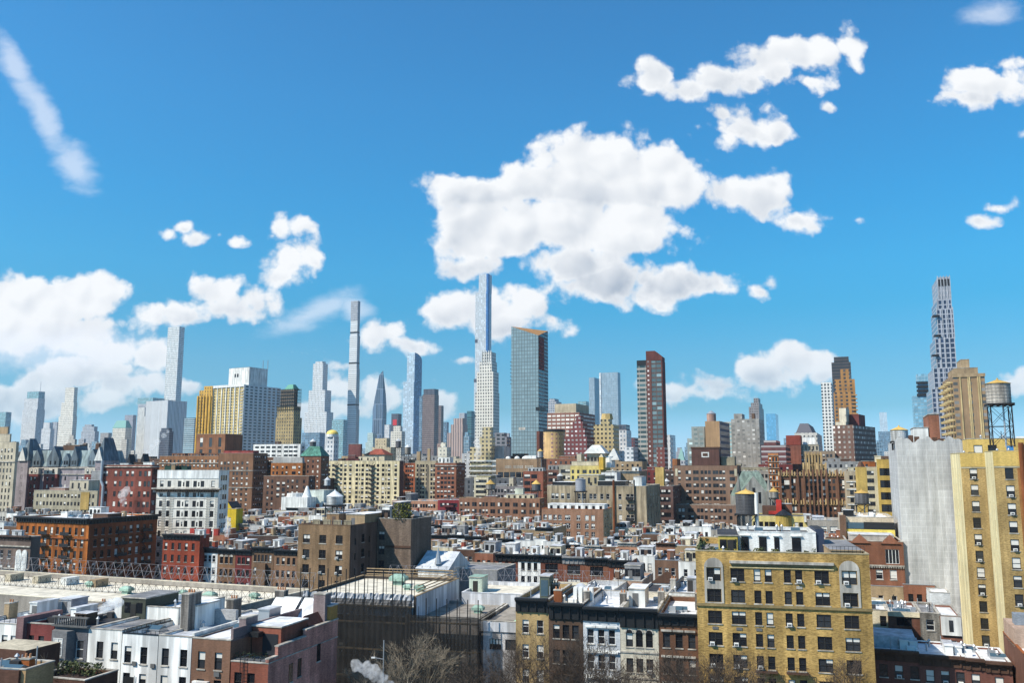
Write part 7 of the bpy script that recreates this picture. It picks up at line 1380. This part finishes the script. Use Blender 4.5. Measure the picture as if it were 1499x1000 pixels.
bulk(B, .14, .26, .3, .8, 2.6, wall('ph_yellow', (.55, .42, .10)), TAR, name='roof_room', win=2); bulk(B, .80, .98, .1, .8, 1.2, K['tan'], GROOF, name='roof_room', door=False); roof_bits(B, 6)
mb = MB()
for k in range(10): x = W_ * (.78 + .022 * k); mb.tube((x, .4, Z_), (x, .4, Z_ + 1.0), .03, IRON, 4)
mb.tube((W_ * .78, .4, Z_ + 1), (W_ * .98, .4, Z_ + 1), .03, IRON, 4); mb.build('roof_railing', B.root)
for k, (u, r, h, c_) in enumerate(((.05, 1.2, 2.6, (.05, .075, .03)), (.10, .7, 1.5, (.09, .10, .03)), (.19, .7, 1.3, (.08, .09, .03)), (.245, .5, 2.6, (.02, .03, .02)), (.275, .5, 2.8, (.02, .03, .02)), (.37, .8, 1.4, (.10, .10, .03)), (.40, .6, 1.6, (.07, .09, .03)), (.47, .9, 1.3, (.14, .14, .03)), (.56, .7, 1.3, (.05, .07, .03)), (.66, .7, 1.2, (.09, .10, .03)), (.70, .5, 1.5, (.06, .08, .03)), (.13, .8, 1.1, (.16, .14, .03)))):
    q = B.c + B.ex * (W_ * u) + B.ey * 1.6; bush('roof_shrub', ['bushy conifer at the parapet corner of the yellow house', 'low olive shrub next to the corner conifer on the yellow house', 'low shrub before the yellow roof room', 'dark slim cypress in front of the white penthouse end', 'dark slim cypress closest to the white penthouse wall', 'olive shrub between the first two penthouse doors', 'taller shrub beside the second penthouse door', 'yellow-green round shrub in the middle of the penthouse terrace', 'dark shrub by the narrow penthouse door', 'green shrub past the narrow penthouse door', 'slim shrub near the glazed penthouse door', 'yellowish shrub between the conifer and the roof room'][k], (q.x, q.y, B.zr), r, h, c_, 160, group='shrubs along the yellow house parapet')
# ---------------------------------------------------------------- netted tower
def sheet_mat(name, c):
    m, t, b = newmat(name); ln = t.links.new; tc = node(t, 'ShaderNodeTexCoord'); s = node(t, 'ShaderNodeSeparateXYZ'); ln(tc.outputs['Object'], s.inputs[0])
    def M(op, a, b_=0.0, c_=0.0):
        n = node(t, 'ShaderNodeMath', operation=op)
        for i, v in enumerate((a, b_, c_)):
            if hasattr(v, 'is_output'): ln(v, n.inputs[i])
            else: n.inputs[i].default_value = v
        return n.outputs[0]
    u = M('ADD', s.outputs[0], s.outputs[1]); seam = M('MAXIMUM', M('LESS_THAN', M('FRACT', M('DIVIDE', u, .95)), .09), M('LESS_THAN', M('FRACT', M('DIVIDE', s.outputs[2], 1.25)), .07))
    n = node(t, 'ShaderNodeTexNoise'); mp = node(t, 'ShaderNodeMapping'); mp.inputs['Scale'].default_value = (.5, .5, .2); ln(tc.outputs['Object'], mp.inputs[0]); ln(mp.outputs[0], n.inputs['Vector']); n.inputs['Scale'].default_value = 1.0; n.inputs['Detail'].default_value = 6; n.inputs['Roughness'].default_value = .65
    mr = node(t, 'ShaderNodeMapRange'); ln(n.outputs['Fac'], mr.inputs[0]); mr.inputs[1].default_value = .35; mr.inputs[2].default_value = .65; mr.inputs[3].default_value = .80; mr.inputs[4].default_value = 1.12
    pc = node(t, 'ShaderNodeCombineXYZ'); ln(M('FLOOR', M('DIVIDE', u, 2.85)), pc.inputs[0]); ln(M('FLOOR', M('DIVIDE', M('ADD', s.outputs[2], M('MULTIPLY', M('FLOOR', M('DIVIDE', u, 2.85)), 3.7)), 11.0)), pc.inputs[1]); wn = node(t, 'ShaderNodeTexWhiteNoise', noise_dimensions='2D'); ln(pc.outputs[0], wn.inputs['Vector']); mr2 = M('MULTIPLY', mr.outputs[0], M('MULTIPLY_ADD', wn.outputs['Value'], .30, .85))
    f = M('MULTIPLY', mr2, M('MULTIPLY_ADD', seam, .22, 1.0)); sc_ = node(t, 'ShaderNodeVectorMath', operation='SCALE'); sc_.inputs[0].default_value = c; ln(f, sc_.inputs['Scale']); ln(sc_.outputs[0], b.inputs['Base Color']); b.inputs['Roughness'].default_value = .8; return m
NT = bld('netted_tower', 'tall apartment tower wrapped in pale grey construction netting', 'apartment tower', 1318, 1408, 652, 190, xs=1306, rot=21, wm=wall('wrapped', (.35, .32, .28)), front=dict(n=5, w=1.4, h=1.9, fh=3.1, far=1), roof=GROOF, par=.4, vb=900)
W_, D_, Z_ = NT.W, NT.D, NT.z; SM = sheet_mat('net_sheet', (.41, .41, .405))
def drape(pf, n, m_, amp):
    mb = MB(); ph = [random.uniform(0, 6.28) for _ in range(8)]; fr = [random.uniform(.25, 1.6) for _ in range(8)]; g = []
    for i in range(n + 1):
        r_ = []
        for j in range(m_ + 1):
            u, z = i / n, j / m_; d = sum(math.sin(fr[k] * (u * 16 + .12 * math.sin(z * 9 + k) * 6) + ph[k]) for k in range(8)) / 8 + .22 * math.sin(u * 46 + 3 * math.sin(z * 6)) * (.1 + .9 * math.sin(z * 3.3 + u * 5) ** 4) + .3 * math.sin(u * 9 + z * 2.1)
            r_.append(pf(u, z, amp * d + random.uniform(-.012, .012)))
        g.append(r_)
    for i in range(n):
        for j in range(m_): mb.face([g[i][j], g[i + 1][j], g[i + 1][j + 1], g[i][j + 1]], SM)
    return mb
e = empty('construction_netting', NT.c, NT.rz, 'pale grey netting sheet hung over the tall wrapped tower', 'netting')
top = lambda u: Z_ + 1.2 + .45 * math.sin(u * 17) + .25 * math.sin(u * 41)
drape(lambda u, z, d: (-.9 + (W_ + .9) * u, -1.1 - d * min(1, u * 12), top(u) * z), 110, 90, .20).build('front_sheet', e)
drape(lambda u, z, d: (-.9 - d * .5 * min(1, (1 - u) * 8), D_ * (1 - u) - 1.1 * u, (top(u + 2) * (1 - u) + top(0) * u) * z), 40, 60, .18).build('side_sheet', e)
for (u0, u1, z0, z1) in ((.62, .80, 4, 10.5), (.05, .30, 1.5, 5), (.62, .82, 15, 17)): mb = MB(); mb.box(W_ * u0, W_ * u1, -1.25, -1.02, Z_ - z1, Z_ - z0, SM); mb.build('window_bulge', e) if 0 else None
water_tower(1317, 646, 630, 196, 24, 'ochre roofed grey water tank standing on top of the netted tower', WOODW, TANR, 2, cone=.22, pipe=False)
for k in range(6): bx = MB(); x = 1336 + k * 7; p = at(x, 648, 197); bx.box(-.5, .5, -.5, .5, 0, random.uniform(1.5, 3), random.choice([K['choc'], STEEL, WHITE])); bx.build('roof_box', NT.root, (W_ * (.2 + .1 * k), 4, NT.zr))
bulk(NT, .30, .55, .3, .6, 4.5, WHITE, name='stair_head', door=False); bulk(NT, .57, .75, .3, .7, 7.5, K['brick'], name='stair_head', door=False)
# ---------------------------------------------------------------- tall yellow apartment tower
YT = wall('tower_tan', (.43, .295, .12), .35, .2, .35); YTL = wall('tower_cream', (.72, .62, .36), .15, .2, .1); YTOP = wall('tower_yellow', (.60, .42, .13), .15)
fr1 = dict(xs=[.5], w=1.35, h=2.0, fh=3.12, top=2.9, pb=.5, pa=.45, style='sash', sill=STONE); sd = dict(xs=[.18, .48, .80], w=.8, h=2.0, fh=3.12, top=2.9, pb=.1, style='plain', sill=None)
V1 = bld('apartment_building', 'tan brick apartment tower with cream flank and narrow side windows', 'apartment tower', 1405, 1441, 664, 170, xs=1391, rot=20, wm=YT, sidewm=YTL, front=fr1, side=sd, vb=960, deep=True, roof=GROOF, par=.6, coping=wall('yt_cop', (.5, .4, .2)))
V2 = bld('apartment_building', 'nearer yellow brick tower wing with single windows and rusty flue', 'apartment tower', 1453, 1532, 661, 156, xs=1441, rot=20, wm=YT, sidewm=YTL, front=dict(fr1, xs=[.28, .85]), side=dict(sd, xs=[.25, .7], w=.6), vb=960, deep=True, roof=GROOF, par=.6, coping=wall('yt_cop', (.5, .4, .2)))
for V in (V1, V2):
    blk(V, 'top_band', -.02, V.W + .02, -.08, -.003, V.z - 2.6, V.z - .01, YTOP); blk(V, 'render_patch', .05, V.W - .05, -.05, -.003, V.z - 2.9, V.z - 2.62, wall('rend', (.42, .38, .27)))
    roof_bits(V, 4)
mb = MB(); x = V2.W * .53; mb.tube((x, -.4, V2.z - 14), (x, -.4, V2.z + 1.5), .45, RUST, 8); mb.box(x - .8, x + .8, -.06, -.004, V2.z - 22, V2.z - 2.95, wall('rust_stain', (.30, .14, .05), .5, .5)); mb.build('rusty_flue', V2.root)
PT = bld('penthouse_block', 'yellow rooftop penthouse behind the braced water tower legs', 'penthouse', 1417, 1535, 643, 174, D=8, rot=20, wm=YTOP, front=dict(xs=[.12, .3, .7], w=1.6, h=1.9, fh=9, rows=1, top=1.2, style='plain'), bottom=V1.zr, roof=GROOF, par=.3)
roof_bits(PT, 5)
wt = water_tower(1462.5, 591, 562, 164, 33, 'big wooden water tower with an ochre cone on tall black braced legs', WOOD, TANR, 8.2, cone=.19)
mb = MB(); mb.box(-.55, .55, -.4, .4, .5, 2.6, plain('blue_tarp', (.05, .2, .45), .6)); mb.build('blue_barrel', PT.root, (PT.W * .5, -1.5, PT.z - 4))
# ---------------------------------------------------------------- lower right
base = at(1380, 964, 128); ROT = 21; RR = wall('redrow', (.17, .072, .055), .3); kw = dict(vb=1015, deep=True, group='red-brown row under the netted tower')
for k, (a, b, y, ws, lb) in enumerate(((1277, 1345, 952, [.22, .55, .88], 'red-brown row house with white window units, against the yellow apartment house'), (1345.3, 1412, 960, [.22, .55, .88], 'red-brown row house with arched lintels in the middle of its row'), (1412.3, 1441, 966, [.5], 'narrow red-brown row house with a single dark window'), (1441.3, 1481, 970, [.5], 'red-brown end row house with an angled white roof edge'))):
    B = house(base, ROT, a, b, y, lb, RR, 11, dict(xs=ws, w=1.1, h=1.75, fh=3.4, top=1.9, pb=.5, pa=.6, style='sash', sill=STONE), cor=(1.4, .8, K['choc']), roof=WROOF, par=.25, coping=WHITE, **kw); roof_bits(B, 5)
    if k < 2: bulk(B, .62, .8, .25, .6, 1.3, ACW, name='condenser', door=False); bulk(B, .84, 1.0, .3, .55, 1.1, ACW, name='condenser', door=False)
    if k == 0: blk(B, 'roof_step', .1, B.W - .2, 3.5, 10.5, B.zr, B.zr + 1.7, SROOF); roof_bits(B, 8)
kw2 = dict(group='low houses at the foot of the netted tower', vb=960)
B = bld(RH, 'cream rear house with a single small window against the yellow apartment house', RHC, 1268, 1299, 893, 152, D=14, rot=20, wm=K['cream'], front=dict(xs=[.78], w=1.0, h=1.7, fh=3.5, top=.9, style='sash'), roof=WROOF, par=.3, **kw2); roof_bits(B, 4)
B = bld(RH, 'dark brick rear house with a strip of windows and pipework on its white roof', RHC, 1300, 1346, 896, 150, D=12, rot=20, wm=wall('rearbrick', (.15, .07, .05)), front=[dict(xs=[.15, .38, .62, .85], w=1.2, h=1.3, fh=9, top=.9, rows=1, style='plain', pb=.3), dict(xs=[.8], w=1.2, h=1.5, fh=3.4, top=4.8, rows=1, style='plain')], roof=WROOF, par=.5, **kw2); roof_bits(B, 18); blk(B, 'fascia', -.1, B.W + .1, -.2, -.003, B.z - .7, B.z + .05, K['cream'])
B = bld(RH, 'rough stone rear house with two white-framed windows one above the other', RHC, 1347, 1375, 898, 147, D=12, rot=20, wm=wall('roughstone', (.20, .185, .16), .5, .4, .4), front=dict(xs=[.5], w=1.2, h=1.7, fh=3.6, top=1.0, style='sash', sill=STONE, pb=.3), roof=GROOF, par=.3, frame=FRAMEW, **kw2); roof_bits(B, 4)
B = bld(RH, 'low white-roofed rear house with a brick front and pale terrace room', RHC, 1375.5, 1407, 902, 146, D=12, rot=20, wm=wall('rearbrick2', (.22, .10, .07)), front=dict(xs=[.55], w=1.1, h=1.7, fh=3.4, top=3.8, style='sash', pb=.2), roof=WROOF, par=.3, frame=FRAMEW, **kw2)
blk(B, 'terrace_room', .1, B.W - .1, -.3, -.01, B.z - 3.0, B.z - .1, WHITE); blk(B, 'window', B.W * .4, B.W * .6, -.34, -.301, B.z - 2.4, B.z - .6, GLASS2)
B = bld('plant_room', 'plain white plant room box in front of the netting', 'plant room', 1361, 1391, 868, 158, D=6, rot=20, wm=wall('whitebox', (.62, .62, .60), .15), roof=WROOF, par=.2, **dict(vb=960)); 
for y_ in (870, 880, 888):
    pass
B = bld(RH, 'cream and rust house with roof condensers in the bottom corner by the yellow tower', RHC, 1498, 1570, 958, 118, D=16, xs=None, rot=21, wm=wall('rustcream', (.17, .08, .055)), front=dict(xs=[.3, .7], w=1.1, h=1.9, fh=3.3, top=2), side=None, roof=WROOF, par=.4, coping=K['orange'], vb=1015); roof_bits(B, 6)
blk(B, 'terrace_wall', 0, B.W, 6, 15, B.zr, B.zr + 2.6, wall('salmon_terr', (.42, .30, .23)))
for k in range(4): blk(B, 'condenser', .6 + 2.2 * k, 2.4 + 2.2 * k, 9, 11, B.zr + 2.61, B.zr + 4.1, wall('cond_grey', (.22, .25, .29)))
mb = MB(); x = V1.W * .88
for k in range(5): z = at(1445, 912 + 14 * k, 165).z; mb.box(V1.W + .2, V1.W + 3.4, -1.6, -.3, z, z + .1, IRON); mb.tube((V1.W + .4, -1, z), (V1.W + 3, -1, z - 2.2), .06, IRON, 4); mb.box(V1.W + .2, V1.W + 3.4, -1.62, -1.58, z + .1, z + 1, IRON)
mb.build('fire_escape', V1.root)
# ---------------------------------------------------------------- bare winter trees
BARK = wall('bark', (.075, .06, .048), .4, .3, .3); BARKP = wall('bark_pale', (.30, .26, .19), .45, .3, .3); TWIG = plain('twig', (.07, .052, .04), .9); TWIGP = plain('twig_pale', (.20, .165, .12), .9)
def tree(x, ytop, Y, label, spread=.42, pale=False, seed=0, tw=2):
    r = random.Random(seed); t = at(x, ytop, Y); hgt = t.z; e = empty('bare_tree', (t.x, t.y, 0), r.uniform(0, 6), label, 'tree', 'bare winter trees along the street')
    tr, cr = MB(), MB(); bm_ = BARKP if pale else BARK; tm = TWIGP if pale else TWIG
    def grow(p, d, ln, rad, lev):
        n = 3 if lev < 3 else 2; q = p
        for k in range(n):
            d2 = (d + Vector((r.gauss(0, .16), r.gauss(0, .16), r.gauss(.05, .1)))).normalized(); q2 = q + d2 * (ln / n)
            ra, rb = rad * (1 - .5 * k / n), rad * (1 - .5 * (k + 1) / n)
            (tr if lev < 2 else cr).tube(q, q2, ra, bm_ if lev < 3 else tm, 6 if lev < 2 else (4 if lev < 4 else 3), rb)
            if lev < 5:
                m = 1 if (lev < 1 or k == 0) else (2 if r.random() < .55 else 1)
                if lev == 0 and k == 0: m = 0
                for _ in range(m):
                    ax = Vector((r.gauss(0, 1), r.gauss(0, 1), r.gauss(.15, .5))); ax = (ax - d2 * ax.dot(d2)).normalized(); a = r.uniform(.45, .95)
                    grow(q2, (d2 * math.cos(a) + ax * math.sin(a) + Vector((0, 0, .12))).normalized(), ln * r.uniform(.52, .78), max(.016, rb * r.uniform(.5, .7)), lev + 1)
            q, d = q2, d2
        if lev < 5:
            for _ in range(2):
                ax = Vector((r.gauss(0, 1), r.gauss(0, 1), r.gauss(0, .4))); a = r.uniform(.2, .6); grow(q, (d * math.cos(a) + (ax - d * ax.dot(d)).normalized() * math.sin(a)).normalized(), ln * r.uniform(.5, .7), max(.016, rad * .42), lev + 1)
    grow(Vector((0, 0, 0)), Vector((0, 0, 1)), hgt * .40, hgt * .017, 0)
    # fit the height
    zm = max(v[2] for v in cr.v); s = hgt / zm
    tr.v = [(a * s, b * s, c * s) for a, b, c in tr.v]; cr.v = [(a * s, b * s, c * s) for a, b, c in cr.v]
    tr.build('trunk', e); cr.build('crown', e); return len(cr.f)
TR = [(626, 918, 126, 'pale-barked bare tree standing before the black school netting', True), (690, 962, 120, 'small bare tree at the corner of the netted low wing', False), (742, 930, 121, 'bare tree in front of the pale school annex', False), (782, 905, 122, 'dense bare tree before the tan street house', False), (826, 903, 121, 'dense bare tree before the dark brown street house', False),
      (872, 925, 120, 'bare tree with dark forking boughs before the white street house', False), (938, 940, 119, 'bare tree with spreading boughs before the cream street house', False), (1000, 938, 121, 'thin bare tree before the chocolate brownstone', False), (1050, 938, 119, 'bare tree before the shaded edge of the yellow apartment house', False), (1243, 955, 118, 'bare tree by the far corner of the yellow apartment house', False), (46, 962, 100, 'thin pale bare tree by the red painted row house', True)]
tot = 0
for k, (x, y, Y, lb, pl) in enumerate(TR): tot += tree(x, y, Y, lb, pale=pl, seed=100 + k)
print('tree faces', tot)
# ---------------------------------------------------------------- street lamp
p = at(562, 938, 118); e = empty('street_lamp', (p.x, p.y, 0), 0, 'tall grey street lamp with a short arm before the school netting', 'street lamp'); z = p.z
mb = MB(); mb.tube((0, 0, 0), (0, 0, z), .11, STEEL, 8, .07); mb.build('pole', e); mb = MB(); mb.tube((0, 0, z - 2.4), (-1.2, 0, z - 2.2), .05, STEEL, 6); mb.build('arm', e); mb = MB(); mb.box(-1.6, -1.1, -.12, .12, z - 2.28, z - 2.12, FRAMEW); mb.build('lamp_head', e)
# ---------------------------------------------------------------- steam
def steam_mat(name, dens, scale):
    m = bpy.data.materials.new(name); m.use_nodes = True; t = m.node_tree; t.nodes.remove(t.nodes['Principled BSDF']); pv = node(t, 'ShaderNodeVolumePrincipled'); pv.inputs['Color'].default_value = (.995, .995, .995, 1); pv.inputs['Anisotropy'].default_value = 0.0
    tc = node(t, 'ShaderNodeTexCoord'); n = node(t, 'ShaderNodeTexNoise'); n.inputs['Scale'].default_value = scale; n.inputs['Detail'].default_value = 4; t.links.new(tc.outputs['Object'], n.inputs['Vector'])
    mr = node(t, 'ShaderNodeMapRange'); t.links.new(n.outputs['Fac'], mr.inputs[0]); mr.inputs[1].default_value = .36; mr.inputs[2].default_value = .72; mr.inputs[3].default_value = 0; mr.inputs[4].default_value = dens; t.links.new(mr.outputs[0], pv.inputs['Density']); t.links.new(pv.outputs[0], t.nodes['Material Output'].inputs['Volume']); return m
def steam(label, path, Y, dens):
    p0 = at(path[0][0], path[0][1], Y); bm_ = bmesh.new(); s = Y / F
    for (x, y, r) in path:
        q = at(x, y, Y) - p0; mtx = Matrix.Translation(q) @ Matrix.Scale(r * s, 4); res = bmesh.ops.create_icosphere(bm_, subdivisions=3, radius=1, matrix=mtx)
        for v in res['verts']: v.co += (v.co - q).normalized() * r * s * .22 * (math.sin(v.co.x / (r * s) * 3.1 + x) * math.sin(v.co.z / (r * s) * 3.7 + y))
    me = bpy.data.meshes.new('steam'); bm_.to_mesh(me); bm_.free(); o = link('steam_plume', me, None, p0)
    rm = o.modifiers.new('r', 'REMESH'); rm.mode = 'VOXEL'; rm.voxel_size = s * 1.2
    dg = bpy.context.evaluated_depsgraph_get(); me2 = bpy.data.meshes.new_from_object(o.evaluated_get(dg)); o.modifiers.clear(); o.data = me2
    me2.materials.clear(); me2.materials.append(steam_mat('steam_' + str(len(MAT)) + label[:8], dens, 1.6 / (path[-1][2] * s))); tag(o, label, 'steam', 'steam plumes'); return o
steam('white steam drifting off the roof by the long white penthouse', [(146, 896, 3), (152, 891, 7), (162, 886, 9), (173, 883, 8)], 118, 2.2)
steam('white steam puff over the street lamp at the bottom edge', [(570, 1004, 8), (560, 994, 9), (548, 986, 11), (536, 980, 10), (522, 975, 9)], 116, 1.2)
steam('tall white steam plume above the white painted terrace house', [(332, 784, 4), (332, 776, 5), (334, 768, 5), (333, 760, 4)], 262, 1.2)
steam('white steam puff in front of the red flue tenement wall', [(181, 740, 3), (180, 733, 5), (180, 724, 7), (185, 718, 6)], 322, .7)
steam('thin white steam trail in front of the ribbed office slab', [(217, 664, 4), (223, 655, 4), (230, 648, 5), (240, 638, 4), (246, 632, 3)], 800, .25)
steam('white steam rising beside the white plant room of the institution', [(697, 672, 4), (700, 664, 6), (700, 655, 6), (698, 647, 5)], 630, .35)
# ---------------------------------------------------------------- haze
hz = bpy.data.materials.new('haze'); hz.use_nodes = True; t = hz.node_tree; t.nodes.remove(t.nodes['Principled BSDF']); pv = node(t, 'ShaderNodeVolumePrincipled'); pv.inputs['Color'].default_value = (.80, .90, 1.0, 1); pv.inputs['Density'].default_value = HAZE; pv.inputs['Anisotropy'].default_value = .3
t.links.new(pv.outputs[0], t.nodes['Material Output'].inputs['Volume'])
mb = MB(); mb.box(-2600, 2600, -400, 4200, -1, 560, hz); o = mb.build('haze'); tag(o, kind='stuff')
